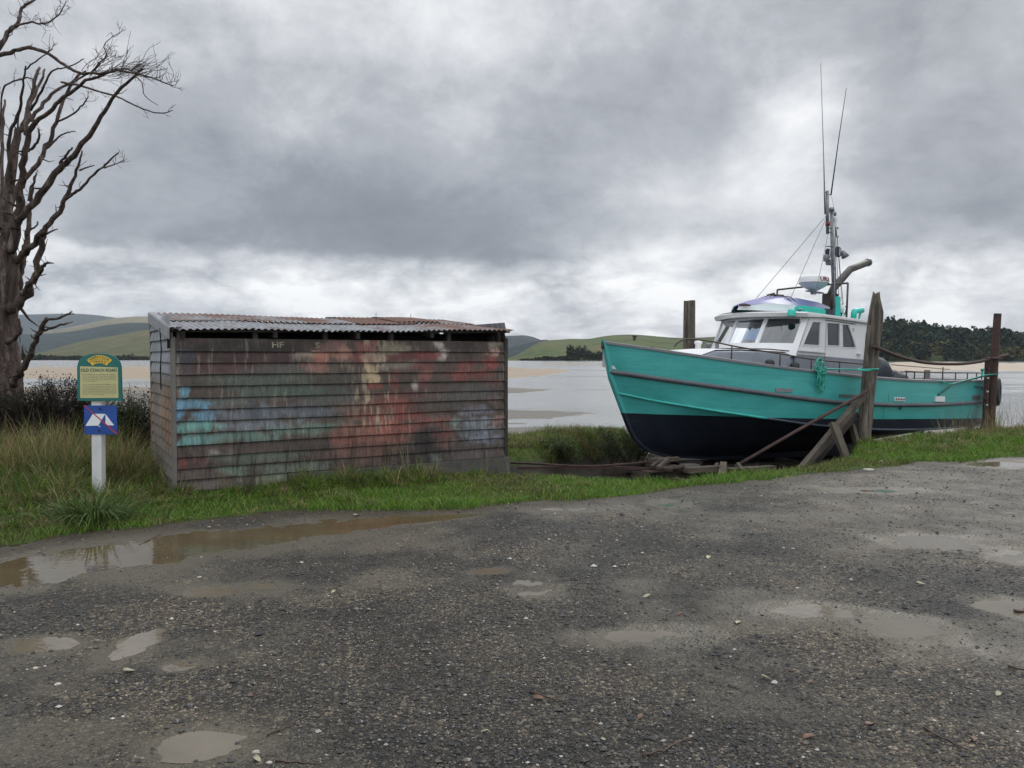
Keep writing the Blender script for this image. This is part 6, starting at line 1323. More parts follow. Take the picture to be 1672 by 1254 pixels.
# sloping pipe and the timber braces
mb = MB(); mb.tube([at(1418, 636, 13.95), at(1404, 646, 13.85), at(1300, 704, 13.25), at(1200, 762, 12.65)], .029, 10); mk('leaning_pipe', mb, M['rust'], label='straight rusty pipe sloping from the timber pile down to the cradle under the hull', cat='pipe', smooth=True)
M['brace'] = pm('brown_brace_timber', (.040, .032, .025), (.105, .086, .066), 5, .9, bump=.01, sc=(1, 1, 1), c3=(.17, .145, .11), bscale=30)
def timber(name, a, b, w, h, label, mat='brace', cat='timber', up=(0, 0, 1), group=None):
    mb = MB(); a, b = Vector(a), Vector(b); L = 8; P = []
    d = (b-a).normalized(); s_ = d.cross(Vector(up)).normalized(); t_ = s_.cross(d)
    for i in range(L+1):
        p = a.lerp(b, i/L); row = []
        for sx, sy in ((-1, -1), (-.3, -1), (.3, -1), (1, -1), (1, 0), (1, 1), (.3, 1), (-.3, 1), (-1, 1), (-1, 0), (-1, -1)):
            j = 1+random.uniform(-.06, .06) if (sx, sy) != (-1, -1) else 1
            row.append(tuple(p+s_*(sx*w/2*j)+t_*(sy*h/2*j)))
        P.append(row)
    mb.grid(P); n = len(P[0]); mb.f.append(tuple(range(n-1))); mb.f.append(tuple(range(len(mb.v)-n, len(mb.v)-1)))
    return mk(name, mb, M[mat], auto=.6, label=label, cat=cat, group=group)
timber('brace_timber', at(1408, 648, 13.98), at(1303, 772, 12.85), .10, .10, 'thick timber brace sloping from the near pile down to the left')
timber('brace_timber', at(1398, 676, 14.15), at(1312, 776, 13.2), .08, .10, 'darker timber brace lying just behind the thick sloping brace', mat='darktimber')
timber('prop_timber', at(1360, 690, 13.25), at(1387, 762, 12.9), .14, .07, 'short grey upright prop crossing in front of the thick sloping brace')
timber('prop_timber', at(1391, 694, 14.1), at(1399, 724, 13.95), .06, .12, 'short narrow prop in the gap beside the foot of the near pile')
# cradle beneath the keel
def cz(s): return -.20-1.2+.0*s
cr = empty('boat_cradle', M=BF.mat(), label='decayed timber slipway cradle of beams and blocks beneath the hull', cat='cradle')
def cbar(a, b, w, h, mat='oldtimber', name='beam'): mb = MB(); mb.bar(a, b, w, h); mk(name, mb, M[mat], cr, bevel=.01)
for y in (-.42, .42): cbar((.75, y, -1.03), (9.8, y, -1.03), .16, .17, 'darktimber')
M['cradlewood'] = pm('rotten_brown_timber', (.045, .034, .026), (.10, .078, .06), 5, .9, bump=.012, c3=(.15, .12, .09), bscale=30)
for x in (1.15, 2.25, 3.5, 4.9, 6.4, 8.0): cbar((x, -1.15, -1.15), (x, 1.15, -1.15), .17, .14, 'cradlewood', 'cross_beam')
for x, y in ((1.9, -.62), (2.9, -.78), (3.95, -.8), (5.2, -.85)): cbar((x, y, -1.25), (x, y, -.93), .10, .08, 'cradlewood', 'upright')
cbar((1.35, -.62, -.97), (2.6, -.66, -.99), .12, .05, 'cradlewood', 'plank'); cbar((.55, -.5, -.98), (1.35, -.52, -.90), .22, .035, 'cradlewood', 'plank'); cbar((2.2, -1.0, -1.02), (4.8, -1.02, -1.04), .09, .05, 'cradlewood', 'plank')
cbar((2.75, -1.05, -1.16), (6.4, -1.10, -1.16), .05, .13, 'cradlewood', 'plank')
cbar((1.45, -.50, -.895), (1.80, -.55, -.900), .16, .05, 'oldtimber', 'wedge'); cbar((1.9, -.1, -.905), (2.3, -.1, -.905), .30, .06, 'darktimber', 'keel_block'); cbar((4.9, -.1, -.985), (5.3, -.1, -.985), .30, .09, 'darktimber', 'keel_block'); cbar((1.2, 0, -.92), (1.55, 0, -.92), .3, .12, 'darktimber', 'keel_block'); cbar((7.2, 0, -1.0), (7.6, 0, -1.0), .3, .1, 'darktimber', 'keel_block')
timber('beam_offcut', at(1176, 762, 12.75)+np.array([0, 0, -.02]), at(1183, 758, 12.7)+np.array([0, 0, .25])*0+np.array([0, 0, .10]), .12, .14, 'squared timber block standing at the front of the cradle', mat='cradlewood', cat='timber') if False else None
for i, (a, b, w, h, lb) in enumerate([((1062, 752, 12.6), (1108, 749, 12.7), .10, .06, 'broken brown plank sticking out of the cradle under the bow'), ((1075, 764, 12.2), (1092, 748, 12.7), .07, .05, 'splintered stick leaning on the cradle under the bow'), ((1064, 762, 12.3), (1080, 750, 12.6), .05, .04, 'thin splintered stick leftmost of the debris under the bow'),
        ((1120, 768, 12.1), (1176, 764, 12.2), .14, .08, 'old plank lying on the slip in front of the cradle'), ((1178, 778, 11.9), (1182, 758, 12.2), .10, .10, 'pale squared stub standing in front of the cradle, under the bow keel'), ((1160, 772, 12.1), (1172, 757, 12.3), .05, .04, 'pale lath leaning beside the squared stub before the cradle'), ((1190, 770, 12.2), (1262, 765, 12.6), .16, .10, 'dark beam lying along the slip right of the squared stub'), ((1212, 768, 12.05), (1204, 757, 12.2), .05, .05, 'curved splinter beside the dark beam on the slip')]):
    timber('debris_timber', at(*a), at(*b), w, h, lb, mat='cradlewood', group='timber debris around the cradle')
# winch cable and rail running from the shed
mb = MB(); mb.tube(smooth_path([at(826, 755.5, 12.6), at(880, 757.5, 12.3), at(945, 761, 12.1), at(1000, 759.5, 12.3), at(1062, 754, 12.8)], 5), .016, 8); mk('winch_cable', mb, M['rust'], label='rusty winch cable stretched from the shed to the cradle under the bow', cat='cable', smooth=True)
mb = MB(); mb.bar(at(846, 763.5, 12.1), at(1000, 763.2, 12.5), .05, .045); mb.bar(at(1000, 763.2, 12.5), at(1098, 767.5, 12.35), .05, .045); mk('slip_rail', mb, M['rust'], label='low rusty rail lying on the slip just in front of the winch cable', cat='rail')
for i, (px, py, Y, r) in enumerate([(1115, 748, 12.9, .07), (1128, 752, 12.8, .05), (943, 764, 12.1, .03)]):
    pass
# chain by the stern
ch = empty('chain', loc=tuple(at(1609, 648, 17.6)), label='rusty chain hanging between the boat stern and the steel pole', cat='chain'); co = np.array(ch.location)
a, b = np.array(at(1609.6, 649, 17.6))-co, np.array(at(1605, 690, 17.6))-co; nl = 13
for i in range(nl):
    p = a+(b-a)*(i+.5)/nl; L = np.linalg.norm(b-a)/nl*.72; mb = MB(); ring = []
    for k in range(13): t = 2*PI*k/12; q_ = (math.cos(t)*.020, math.sin(t)*L); ring.append((p[0]+(q_[0] if i % 2 == 0 else 0), p[1]+(0 if i % 2 == 0 else q_[0]), p[2]+q_[1]))
    mb.tube(ring, .0075, 5); mk('chain_link', mb, M['rust'], ch)
mb = MB(); mb.tube([at(1604, 649, 17.55), at(1612, 649, 17.65)], .015, 6); mk('chain_shackle', mb, M['rust'], None, label='small rusty shackle pin at the top of the hanging chain', cat='shackle')
# tyre fender behind the pole
ty = at(1627, 640, 18.15); Mx = Matrix.Translation(Vector(ty))@Matrix.Rotation(math.radians(-38), 4, 'Z')@Matrix.Rotation(math.radians(90), 4, 'Y')
prof = []; mb = MB(); nn = 32
P = []
for i in range(nn+1):
    t = 2*PI*i/nn; row = []
    for k in range(15):
        u = 2*PI*k/14; rr_ = .19+.075*math.copysign(abs(math.cos(u))**.7, math.cos(u))+(.004 if i % 2 and math.cos(u) > .6 else 0); row.append(tuple(Mx@Vector((rr_*1.25*math.cos(t), rr_*math.sin(t), .085*math.copysign(abs(math.sin(u))**.7, math.sin(u))))))
    P.append(row)
mb.grid(P); mk('tyre_fender', mb, M['black'], smooth=True, label='black tyre fender hanging behind the rusty steel pole', cat='tyre')
mb = MB(); mb.tube([at(1627, 626, 18.1), at(1623, 610, 17.98), at(1622, 604, 17.98)], .012, 6); mk('tyre_rope', mb, M['wire'], label='short dark rope holding the tyre to the steel pole', cat='rope')
# green ropes
M['greenrope'] = pm('green_polypropylene_rope', (.015, .27, .20), (.03, .40, .31), 60, .5, bump=.003)
M['darkgreenrope'] = pm('weathered_dark_green_rope', (.010, .075, .055), (.02, .12, .09), 50, .7, bump=.003)
rq = BF
def side_w(px, py, out): q = side_pt(px, py, out); return BF.w(q)
rc_ = MB(); random.seed(11)
c0 = Vector(side_w(1336, 597, .06)); u_ = Vector(BF.R[0]); up_ = Vector((0, 0, 1)); no = -Vector(BF.R[1])
def loop(cx, cz, rx, rz, ph=0., turns=1.0, dy=.03):
    P = []; n = int(22*turns)
    for i in range(n+1):
        t = 2*PI*turns*i/n+ph; P.append(c0+u_*(cx+rx*math.cos(t)*(1+.1*math.sin(3*t)))+up_*(cz+rz*math.sin(t))+no*(dy+.03*math.sin(2.3*t+ph)))
    return P
for (cx, cz, rx, rz, ph) in [(0, -.02, .10, .09, 0), (.02, .03, .12, .10, 1), (-.05, .0, .09, .12, 2), (.07, -.05, .10, .08, 3), (-.09, -.04, .06, .06, .5), (.03, -.22, .07, .17, .4), (.0, -.27, .10, .14, 1.4), (.06, -.30, .06, .16, 2.4), (.09, -.23, .05, .13, 0), (-.04, -.2, .05, .15, 1), (.07, -.42, .065, .07, 0), (.10, .02, .07, .06, 2), (.0, .09, .08, .05, 2), (.02, -.12, .12, .07, .3), (.12, -.1, .05, .07, .3)]: rc_.tube(loop(cx, cz, rx, rz, ph, 1.08), .0085, 5)
mk('rope_coil', rc_, M['greenrope'], smooth=True, label='tangled bright green rope coil hung over the bow hand rail', cat='rope')
def rope(name, pts, r, mat, label, k=6): mb = MB(); mb.tube(smooth_path([Vector(p) for p in pts], k), r, 7); return mk(name, mb, M[mat], smooth=True, label=label, cat='rope')
rope('mooring_rope', [side_w(1348, 602, .05), side_w(1375, 603, .1), at(1402, 603.5, 13.85), at(1418, 603, 13.83), at(1432, 602.5, 13.9), at(1433, 602, 14.2), at(1418, 601, 14.35), at(1403, 602, 14.2), at(1402, 604.5, 13.84), at(1418, 605, 13.82), at(1433, 603, 13.95)], .013, 'greenrope', 'thin green rope from the coil wrapped around the near timber pile')
rope('mooring_rope', [side_w(1532, 645, .03), side_w(1543, 637, .06), side_w(1556, 628, .12), at(1585, 619.5, 17.4), at(1606, 614, 17.6), at(1617, 612, 17.70), at(1627, 611.5, 17.80), at(1628, 610.5, 18.05), at(1614, 612, 18.05)], .019, 'darkgreenrope', 'thick dark green rope running from the boat side to the steel pole')
rope('mooring_rope', [side_w(1530, 621, .03), side_w(1543, 624.5, .07), side_w(1553, 626.5, .11), at(1580, 620, 17.3), at(1604, 613.5, 17.55), at(1612, 611.5, 17.66), at(1626, 611.0, 17.76)], .010, 'greenrope', 'thin light green rope slung above the thick dark green one')
rope('rope_knot', [at(1604, 606, 17.45), at(1606, 603, 17.4), at(1602, 604, 17.5), at(1605, 608, 17.5), at(1603, 612, 17.45), at(1606, 609, 17.5)], .018, 'greenrope', 'small knot of green rope on the stern hand rail', 4)
# litter: leaves, sticks, stones
M['leafpale'] = pm('pale_fallen_leaf', (.22, .21, .13), (.34, .32, .22), 20, .6); M['leafbrown'] = pm('brown_fallen_leaf', (.085, .04, .022), (.15, .08, .05), 20, .6)
def leaf_mesh(nm, mat):
    mb = MB(); P = []
    for i in range(7):
        t = i/6; w = .024*math.sin(PI*min(t*.92+.06, 1))**.7; P.append([(-.045+.09*t, -w, .006+.010*math.sin(t*3)), (-.045+.09*t, 0, .002+.006*math.sin(t*3)), (-.045+.09*t, w*.9, .012+.006*math.cos(t*4))])
    mb.grid(P); mb.tube([(.045, 0, .003), (.065, .006, .004)], .0012, 4)
    me = bpy.data.meshes.new(nm); me.from_pydata(mb.v, [], mb.f); me.materials.append(mat); return me
ml1, ml2 = leaf_mesh('fallen_leaf', M['leafpale']), leaf_mesh('fallen_leaf', M['leafbrown'])
rl = random.Random(3)
for (px, py, s_, k) in [(341, 862, 1.0, 1), (583, 842, 1.3, 1), (750, 836, 1.1, 1), (1057, 975, 1.2, 1), (1206, 1018, 1.2, 1), (1250, 1108, 1.0, 1), (1157, 911, 1.3, 1), (1630, 1135, .9, 1), (190, 1130, .8, 1), (420, 1242, 1.0, 1), (793, 1196, .8, 1), (880, 1142, 1.3, 2), (1045, 1170, .9, 2), (1110, 1005, 1.0, 2), (1420, 1184, 1.0, 2), (712, 930, .9, 2), (545, 968, .9, 1), (1503, 955, 1.2, 1), (602, 997, .8, 1), (1325, 1115, .8, 2), (985, 1210, .7, 1), (1320, 1205, 1.3, 2), (210, 1096, 1.2, 1), (1590, 1210, .9, 2)]:
    p = gp(px, py); o = link('fallen_leaf', ml1 if k == 1 else ml2, label='small pale fallen leaf lying on the wet gravel' if k == 1 else 'small reddish brown fallen leaf lying on the wet gravel', cat='leaf', group='pale leaves scattered on the gravel' if k == 1 else 'brown leaves scattered on the gravel')
    o.location = (p[0], p[1], gz(p[0], p[1])+.006); o.rotation_euler = (rl.uniform(-.3, .3), rl.uniform(-.3, .3), rl.uniform(0, 6.3)); sc_ = s_*.45*(1+.05*p[1]); o.scale = (sc_, sc_, sc_)
M['stick'] = pm('wet_dark_stick', (.030, .018, .012), (.075, .045, .028), 20, .6, bump=.003)
def stick(p0, p1, r, label, mat='stick'):
    a, b = gp(*p0), gp(*p1); a[2] = gz(a[0], a[1])+r; b[2] = gz(b[0], b[1])+r; A, B_ = Vector(a), Vector(b); P = [A.lerp(B_, i/7)+Vector((rl.gauss(0, r*1.2), rl.gauss(0, r*1.2), abs(rl.gauss(0, r*.6)))) for i in range(8)]
    mb = MB(); mb.tube(P, [r*(1-.5*i/7) for i in range(8)], 6); mk('fallen_stick', mb, M[mat], label=label, cat='stick', smooth=True)
for a in [((1052, 1238), (1130, 1208), .006, 'dark stick lying near the bottom edge, in the middle of the gravel'), ((1505, 1190), (1585, 1230), .005, 'thin brown twig lying at the bottom right of the gravel'), ((865, 1130), (925, 1148), .004, 'short thin twig left of the damp sandy hollow'), ((450, 1244), (530, 1250), .004, 'thin twig at the bottom edge right of the pale puddle'), ((1648, 1090), (1672, 1098), .008, 'brown stick cut off by the right edge of the gravel'), ((438, 1200), (478, 1185), .004, 'brown twig on the gravel above the pale puddle'),
          ((1192, 1120), (1208, 1125), .004, 'tiny twig by the damp hollow in the road'), ((228, 888), (262, 872), .006, 'twig on the grass edge below the sign'), ((1655, 998), (1672, 996), .010, 'short dark stick lying in the puddle at the right edge'), ((984, 802), (1008, 792), .007, 'dark twig sticking out of the verge in front of the slip'), ((1275, 772), (1318, 774), .008, 'dark wet stick on the gravel beyond the pale stone')]: stick(*a)
M['palestone'] = pm('pale_stone', (.30, .28, .23), (.48, .45, .38), 12, .8, bump=.01)
def stone(px, py, r, label, sq=.5, seed=0, flat=1.0):
    p = gp(px, py); z = gz(p[0], p[1]); P = []
    for i in range(11):
        th_ = PI*i/10; row = []
        for j in range(17):
            ph = 2*PI*(j % 16)/16; d = np.array([math.sin(th_)*math.cos(ph), math.sin(th_)*math.sin(ph), math.cos(th_)]); k = 1+.7*(float(fbm(d[0]*1.6+seed*3, d[1]*1.6, d[2]*1.6, o=3, seed=seed))-.5); row.append((p[0]+d[0]*r*k*1.4, p[1]+d[1]*r*k, z+d[2]*r*k*sq+r*.15))
        P.append(row)
    mb = MB(); mb.grid(P); mk('stone', mb, M['palestone'], label=label, cat='stone', auto=.9)
stone(1418, 768, .055, 'pale rough stone at the edge of the gravel in front of the near pile', .35, 1); stone(1582, 733, .05, 'small pale stone in the grass below the boat stern', .4, 2); stone(1642, 728, .04, 'small pale stone in the grass right of the steel pole', .4, 3); stone(1439, 753, .03, 'tiny white stone in the grass right of the prop timbers', .6, 4)
for i, (px, py, r) in enumerate([(58, 1092, .018), (95, 1117, .02), (418, 1229, .02), (300, 996, .014), (440, 1246, .015), (1302, 960, .016), (326, 943, .02)]):
    stone(px, py, r*.6, ['white pebble near the left edge of the gravel', 'white pebble right of the leftmost one on the gravel', 'white pebble right of the pale puddle at the bottom', 'white pebble right of the shallow puddles on the left', 'white pebble at the bottom edge below the pale puddle', 'pale pebble above the sandy puddle on the right', 'dark wet pebble beyond the left puddles'][i], .6, 10+i)
# ================================================================== GRASS AND SCRUB
m = MT('grass_blade'); m.col(m.attr('Col')); m.rough(.55); m.b.inputs['Specular IOR Level'].default_value = .3
tr_ = m.n('ShaderNodeBsdfTranslucent'); m.L.new(m.attr('Col'), tr_.inputs[0]); mx_ = m.n('ShaderNodeMixShader'); mx_.inputs[0].default_value = .3
m.L.new(m.b.outputs[0], mx_.inputs[1]); m.L.new(tr_.outputs[0], mx_.inputs[2]); m.L.new(mx_.outputs[0], m.N['Material Output'].inputs[0]); M['blade'] = m.m
GREEN = np.array([(.065, .165, .012), (.095, .215, .018), (.130, .225, .024), (.050, .115, .012), (.165, .200, .035)]); STRAW = np.array([(.28, .22, .11), (.34, .28, .16), (.19, .14, .065), (.14, .095, .045)])
OLIVE = np.array([(.055, .075, .018), (.085, .085, .028), (.04, .055, .015)])
def blades(X, Y, Z, H, Wd, lean, cols, seg=4, droop=.5, name='grass', label=None, cat=None, parent=None, kind='stuff', dirn=None):
    n = len(X); a = rng.random(n)*2*PI if dirn is None else dirn; dx, dy = np.cos(a), np.sin(a); px_, py_ = -dy, dx
    ph = rng.random(n)*2*PI; px_, py_ = np.cos(ph), np.sin(ph)
    rows = []
    for i in range(seg+1):
        t = i/seg; out = lean*H*(t**1.7)*(1); h = H*(t-droop*lean*t**2.6*.8); w = Wd*(1-t)**.7*.5+.0004
        cx, cy, cz_ = X+dx*out, Y+dy*out, Z+h
        rows.append(np.stack([cx-px_*w, cy-py_*w, cz_], -1)); rows.append(np.stack([cx+px_*w, cy+py_*w, cz_], -1))
    V = np.stack(rows, 1); k = 2*(seg+1); F = []
    base = np.arange(n)[:, None]*k
    for i in range(seg): F.append(base+np.array([2*i, 2*i+1, 2*i+3, 2*i+2])[None])
    F = np.concatenate(F, 0); C = np.repeat(cols, k, 0)
    me = mesh_np(name, V.reshape(-1, 3), F, M['blade'], cols=C, smooth=True); return link(name, me, parent, label=label, cat=cat, kind=kind)
def shed_local(X, Y):
    dx, dy = X+3.86, Y-8.8; return dx*math.cos(SA)+dy*math.sin(SA), -dx*math.sin(SA)+dy*math.cos(SA)
def pick(pal, n): return pal[rng.integers(0, len(pal), n)]*(.65+.7*rng.random((n, 1)))
def scatter(n, x0, x1, y0, y1):
    X = x0+(x1-x0)*rng.random(n); Y = y0+(y1-y0)*rng.random(n); return X, Y
def state(X, Y):
    z, d, best, dep, c, fall = hgt(X, Y, True); u, v = shed_local(X, Y); inshed = (u > -.03) & (u < SL+.03) & (v > -.01) & (v < SDp+.02); return z, d, c, fall, u, v, inshed
def wedge(X, Y, m=1.5): return np.abs(X) < Y*.69+m
# short turf everywhere on the verge
X, Y = scatter(900000, -12, 15, 5.0, 19); k = wedge(X, Y); X, Y = X[k], Y[k]
z, d, c, fall, u, v, ins = state(X, Y); dens = fbm(X*1.6, Y*1.6, o=3, seed=101)
k = (d > .04) & (fall < .35) & (c < .35+.0*X) & ~ins & (rng.random(len(X)) < sst(-.02, .30, d+(dens-.5))*np.clip(1.25-.045*Y, .35, 1)); X, Y, z, dens = X[k], Y[k], z[k], dens[k]
H = (.028+.060*rng.random(len(X))**2)*(1+1.0*sst(.45, .7, dens)); dry = (fbm(X*.8+9, Y*.8, o=3, seed=105)+.25*(rng.random(len(X))-.5)) > .62
col = pick(GREEN, len(X)); col[dry] = pick(np.vstack([OLIVE, STRAW[2:3], GREEN[4:5]]), dry.sum())
blades(X, Y, z-.004, H, .0045+.0003*Y, .7, col, 2, name='turf', label='short green turf along the edge of the gravel', cat='turf')
# longer tufts: drawn from clump centres
def tufts(n, region, hmin, hmax, per, spread, pal_p, name, label, seg=5, wd=.006, lean=.75, drp=.8, hfun=None):
    X, Y = region(n); z, d, c, fall, u, v, ins = state(X, Y)
    per_ = np.maximum(1, (per*(.5+rng.random(len(X)))).astype(int)); idx = np.repeat(np.arange(len(X)), per_); N = len(idx)
    hh = hmin+(hmax-hmin)*rng.random(len(X))**1.3; a = rng.random(N)*2*PI; r = spread*rng.random(N)**.7
    bx, by = X[idx]+np.cos(a)*r, Y[idx]+np.sin(a)*r; zz, dd, cc, ff, uu, vv, inn = state(bx, by)
    if hfun is not None: hh = hh*hfun(X, Y, d, v)
    kk = ~inn & (ff < .75); idx, bx, by, zz, a, r = idx[kk], bx[kk], by[kk], zz[kk], a[kk], r[kk]; N = len(idx)
    H = hh[idx]*(.45+.7*rng.random(N)); dry = rng.random(len(X)) < pal_p; fr = np.where(dry[idx], .8, .10); isd = rng.random(N) < fr
    col = pick(GREEN, N); ol = rng.random(N) < .35; col[ol] = pick(OLIVE, ol.sum()); col[isd] = pick(STRAW, isd.sum()); tint = .75+.5*rng.random(len(X)); col *= tint[idx][:, None]
    blades(bx, by, zz-.01, H, wd*(.7+.7*rng.random(N)), np.clip(lean*(.3+1.0*rng.random(N))*(0.5+r/spread), 0, 1.15), col, seg, drp, name=name, label=label, cat='grass', dirn=a+rng.normal(0, .7, N))
def reg(cond, x0, x1, y0, y1):
    def f(n):
        xs, ys = [], []; tot = 0
        while tot < n:
            X, Y = scatter(n*6, x0, x1, y0, y1); s_ = state(X, Y); k = cond(X, Y, *s_); X, Y = X[k], Y[k]; xs.append(X); ys.append(Y); tot += len(X)
            if len(xs) > 12: break
        return np.concatenate(xs)[:n], np.concatenate(ys)[:n]
    return f
# along the foot of the shed front
tufts(330, reg(lambda X, Y, z, d, c, f, u, v, i: (v < -.04) & (v > -.62-.35*fbm(X*2, Y*2, seed=3)) & (u > -.3) & (u < SL+.35) & (rng.random(len(X)) < sst(-.9, -.1, v)+.15) & ~i, -4.5, 1.2, 7.8, 12), .05, .24, 60, .09, .22, 'long_grass', 'long grass hugging the foot of the shed front', hfun=lambda X, Y, d, v: .45+1.1*sst(.42, .62, fbm(X*1.7, Y*1.7, o=3, seed=140)))
# the bank around the sign and left of the shed
tufts(1150, reg(lambda X, Y, z, d, c, f, u, v, i: (d > .75+.5*fbm(X, Y, seed=8)) & (u < .1) & (f < .6) & wedge(X, Y, .8) & (rng.random(len(X)) < sst(.5, 2.2, d)), -10, -3.0, 6.0, 13.6), .14, .52, 75, .13, .30, 'long_grass', 'long tangled grass on the bank around the sign post', hfun=lambda X, Y, d, v: .38+.75*sst(1.2, 3.2, d))
# tall straw coloured stalks behind the sign
tufts(420, reg(lambda X, Y, z, d, c, f, u, v, i: (Y > 9.3) & (Y < 11.4) & (u < -.25) & (X < -.50*Y+.9*fbm(X, Y, seed=9)) & wedge(X, Y, .6), -9.5, -4.0, 9.3, 11.4), .55, .95, 24, .16, .78, 'dry_grass', 'tall dry straw coloured grass in front of the scrub', wd=.005, lean=.45)
# bank in the gap between shed and boat
tufts(760, reg(lambda X, Y, z, d, c, f, u, v, i: (Y > 12.4) & (f < .85) & (u > SL-1.6) & (c < .45) & (boat_st(X, Y)[1] > 1.2) , -2.0, 5.0, 12.4, 17.0), .20, .50, 80, .16, .42, 'long_grass', 'green and straw tussock grass on the bank between shed and boat', hfun=lambda X, Y, d, v: .45+.65*sst(.38, .62, fbm(X*.9, Y*.9, o=3, seed=150)))
# road side bank of the slip to the steel pole
def nb(X, Y, z, d, c, f, u, v, i): s_, t_ = boat_st(X, Y); return (t_ < -2.15) & (t_ > -3.2-.06*s_) & (s_ > 3.2) & (s_ < 13.5) & (f < .8) & (rng.random(len(X)) < .25+.9*sst(3, 6, s_))
tufts(330, reg(nb, 5, 15, 12.5, 22), .07, .24, 60, .14, .35, 'long_grass', 'tufted grass on the bank below the boat stern')
def nb2(X, Y, z, d, c, f, u, v, i): s_, t_ = boat_st(X, Y); return (t_ < -2.2) & (t_ > -3.0) & (s_ > 6.3) & (s_ < 11.2)
tufts(34, reg(nb2, 7, 14, 14, 20), .45, .95, 10, .10, 1.0, 'dry_grass', 'thin dry seed stalks standing in front of the boat stern', wd=.005, lean=.40, drp=.3)
tufts(520, reg(lambda X, Y, z, d, c, f, u, v, i: (d > .25) & (d < 1.7) & (X > -6) & ~i & (c < .3), -4, 14, 6, 17), .07, .20, 55, .11, .25, 'verge_tuft', 'small tufts of grass scattered along the verge', lean=.9, hfun=lambda X, Y, d, v: (.45+.55*sst(.5, -.8, X))*(.5+.8*sst(.4, .6, fbm(X*1.3, Y*1.3, o=3, seed=160))))
# a few dry stems against the shed boards
tufts(26, reg(lambda X, Y, z, d, c, f, u, v, i: (v < -.08) & (v > -.3) & (u > .5) & (u < SL) & ~i, -4.5, 1.2, 7.8, 12), .35, .65, 4, .05, 1.0, 'dry_grass', 'thin dry stems standing against the shed boards', wd=.004, lean=.35, drp=.2)
# orange brown tuft on the slip and a broad leaved clump below the sign
def single(px, py, n, spread, h0, h1, pal, name, label, wd=.004, lean=.4, sx=1.6, drp=.4, z=None):
    p = gp(px, py, -.15 if z is None else z); r = np.abs(rng.normal(0, spread, n)); a = rng.random(n)*2*PI; X = p[0]+np.cos(a)*r*sx; Y = p[1]+np.sin(a)*r*.8
    zz = hgt(X, Y); col = pick(np.array(pal), n); blades(X, Y, zz-.01, h0+(h1-h0)*rng.random(n), wd*(.7+.6*rng.random(n)), lean*(.3+.9*rng.random(n)), col, 5, drp, name=name, label=label, cat='grass', kind=None, dirn=a)
single(1120, 783, 1700, .20, .14, .34, [(.21, .12, .075), (.16, .085, .05), (.26, .17, .12), (.10, .055, .035)], 'dry_tuft', 'orange brown tuft of dead grass on the slip below the bow', lean=.5)
single(1156, 780, 900, .15, .10, .30, [(.21, .12, .075), (.16, .085, .05), (.24, .15, .10)], 'dry_tuft', 'smaller orange brown tuft of dead grass right below the bow keel', lean=.5)
single(1035, 778, 350, .22, .04, .12, [(.18, .11, .06), (.10, .09, .04)], 'dry_tuft', 'low brown tuft of dead grass at the mouth of the slip', lean=.8)
single(150, 855, 240, .18, .25, .52, [(.045, .075, .020), (.06, .10, .025), (.09, .12, .04)], 'broad_leaved_clump', 'drooping broad leaved green clump just below the sign post', wd=.022, lean=.95, drp=.95, z=0)
single(60, 800, 520, .22, .35, .60, [(.10, .075, .035), (.06, .06, .02), (.035, .03, .015)], 'tussock', 'dark drooping tussock of dead grass left of the sign post', wd=.008, lean=1.05, drp=.95, z=0)
single(405, 812, 30, .05, .30, .75, [(.05, .035, .03), (.08, .05, .04)], 'bare_weed', 'few dark bare stems against the left part of the shed front', wd=.005, lean=.25, drp=.1, z=0)
# leafy scrub
M['twigm'] = pm('scrub_twig', (.03, .022, .018), (.07, .05, .04), 20, .9)
def bush(px, py, Y, wpx, hpx, label, pal, n=9000, nm='bush', seed=0, leaf=.012, tw=60, group=None):
    rnd = np.random.default_rng(seed+50); p = at(px, py, Y); g = gz(p[0], Y) if Y < 15 else p[2]; rx = wpx/2/FP*Y; H = hpx/FP*Y; e = empty(nm, loc=(p[0], Y, g), label=label, cat='bush', group=group)
    base = p[2]-g; mb = MB(); tips = []
    random.seed(seed)
    for k in range(tw):
        a = random.uniform(0, 2*PI); el = random.uniform(.15, 1.0); d = Vector((math.cos(a)*rx*random.uniform(.3, 1.0), math.sin(a)*rx*.7*random.uniform(.3, 1), base+H*el)); st = Vector((random.uniform(-.4, .4)*rx, random.uniform(-.2, .2), 0)); mid = st.lerp(d, .55)+Vector((0, 0, H*.12)); P = smooth_path([st, mid, d], 4); mb.tube(P, [.008*(1-.75*i/(len(P)-1)) for i in range(len(P))], 4)
        tips += P[4:]
    mk('twigs', mb, M['twigm'], e, kind='stuff')
    c = np.array([tuple(tips[i]) for i in rnd.integers(0, len(tips), n)])+rnd.normal(0, 1, (n, 3))*np.array([.07, .07, .055])*min(1, H*1.4)
    c[:, 2] = np.maximum(c[:, 2], .0); a = rnd.normal(size=(n, 3)); a /= np.linalg.norm(a, axis=1)[:, None]; b = rnd.normal(size=(n, 3)); b -= a*(a*b).sum(1)[:, None]; b /= np.linalg.norm(b, axis=1)[:, None]; s_ = (leaf*(.6+.8*rnd.random(n)))[:, None]
    V = np.stack([c-a*s_*1.6, c-b*s_*.5, c+a*s_*1.6, c+b*s_*.5], 1).reshape(-1, 3); F = np.arange(4*n).reshape(-1, 4); pl = np.array(pal); col = pl[rnd.integers(0, len(pl), n)]*(.6+.8*rnd.random((n, 1)))
    me = mesh_np('foliage', V, F, M['blade'], cols=np.repeat(col, 4, 0), smooth=False); link('foliage', me, e)
DK = [(.020, .020, .014), (.032, .030, .020), (.045, .036, .026), (.014, .016, .010)]
bush(108, 690, 11.4, 120, 72, 'dark twiggy bush between the tree trunk and the sign', DK, 15000, seed=1, tw=110)
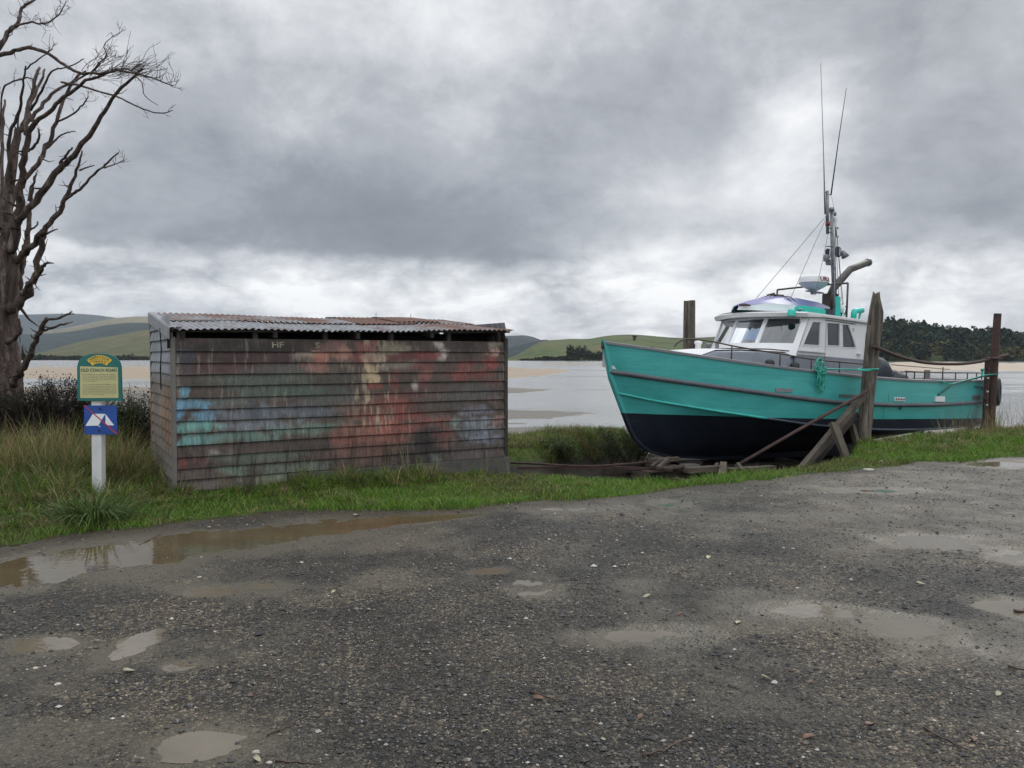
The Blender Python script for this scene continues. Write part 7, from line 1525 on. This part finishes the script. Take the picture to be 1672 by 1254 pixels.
bush(25, 700, 11.2, 120, 62, 'dark low bush growing around the foot of the dead tree', DK, 13000, seed=2, tw=90)
bush(-60, 700, 11.4, 120, 80, 'dark bush at the left edge behind the tree trunk', DK, 8000, seed=3)
bush(196, 716, 11.3, 56, 62, 'dark green bush just right of the sign boards', [(.028, .045, .014), (.045, .065, .022), (.02, .03, .012)], 7000, seed=4, tw=50)
bush(232, 735, 11.6, 66, 100, 'twiggy bush with pale stems at the back corner of the shed', [(.04, .04, .025), (.06, .055, .035), (.03, .035, .018)], 6000, seed=5, tw=70)
bush(1020, 745, 14.4, 130, 46, 'low rounded green bush on the bank left of the bow', [(.045, .065, .022), (.06, .085, .03), (.03, .04, .016)], 9000, seed=6, tw=60)
bush(905, 750, 14.2, 110, 34, 'low mossy green bush on the bank midway between shed and boat', [(.05, .075, .022), (.07, .09, .03)], 6000, seed=7, tw=50)
bush(1508, 722, 15.9, 46, 20, 'small grey green bush in the grass below the boat stern', [(.05, .06, .035), (.08, .085, .05)], 3000, seed=8, tw=40, leaf=.009)
bush(1594, 716, 16.9, 60, 26, 'small dull bush in the grass left of the steel pole', [(.06, .065, .035), (.10, .09, .05)], 3500, seed=9, tw=40, leaf=.009)
mb = MB()
for k in range(6):
    p = Vector(at(205+k*1.5, 700-k*2, 11.9)); q = Vector(at(208+random.uniform(-3, 8), 625+k*5, 11.9)); mb.tube([p, p.lerp(q, .5), q], [.006, .005, .003], 4)
mk('dry_stalk', mb, M['twigm'], label='dark dry stalk standing against the water right of the sign', cat='stalk')
# ================================================================== HAZE
mb = MB(); mb.box(-6800, 6800, -300, 6900, -9, 420)
hz = mk('haze', mb, None, kind='stuff'); mh = bpy.data.materials.new('haze_air'); mh.use_nodes = True; nt = mh.node_tree; nt.nodes.remove(nt.nodes['Principled BSDF']); pv = nt.nodes.new('ShaderNodeVolumePrincipled'); pv.inputs['Density'].default_value = HAZE = 6.0e-5; pv.inputs['Color'].default_value = (.80, .88, 1.0, 1)
nt.links.new(pv.outputs[0], nt.nodes['Material Output'].inputs['Volume']); hz.data.materials.clear(); hz.data.materials.append(mh); hz['label'] = 'thin pale haze over the estuary'; hz['category'] = 'haze'
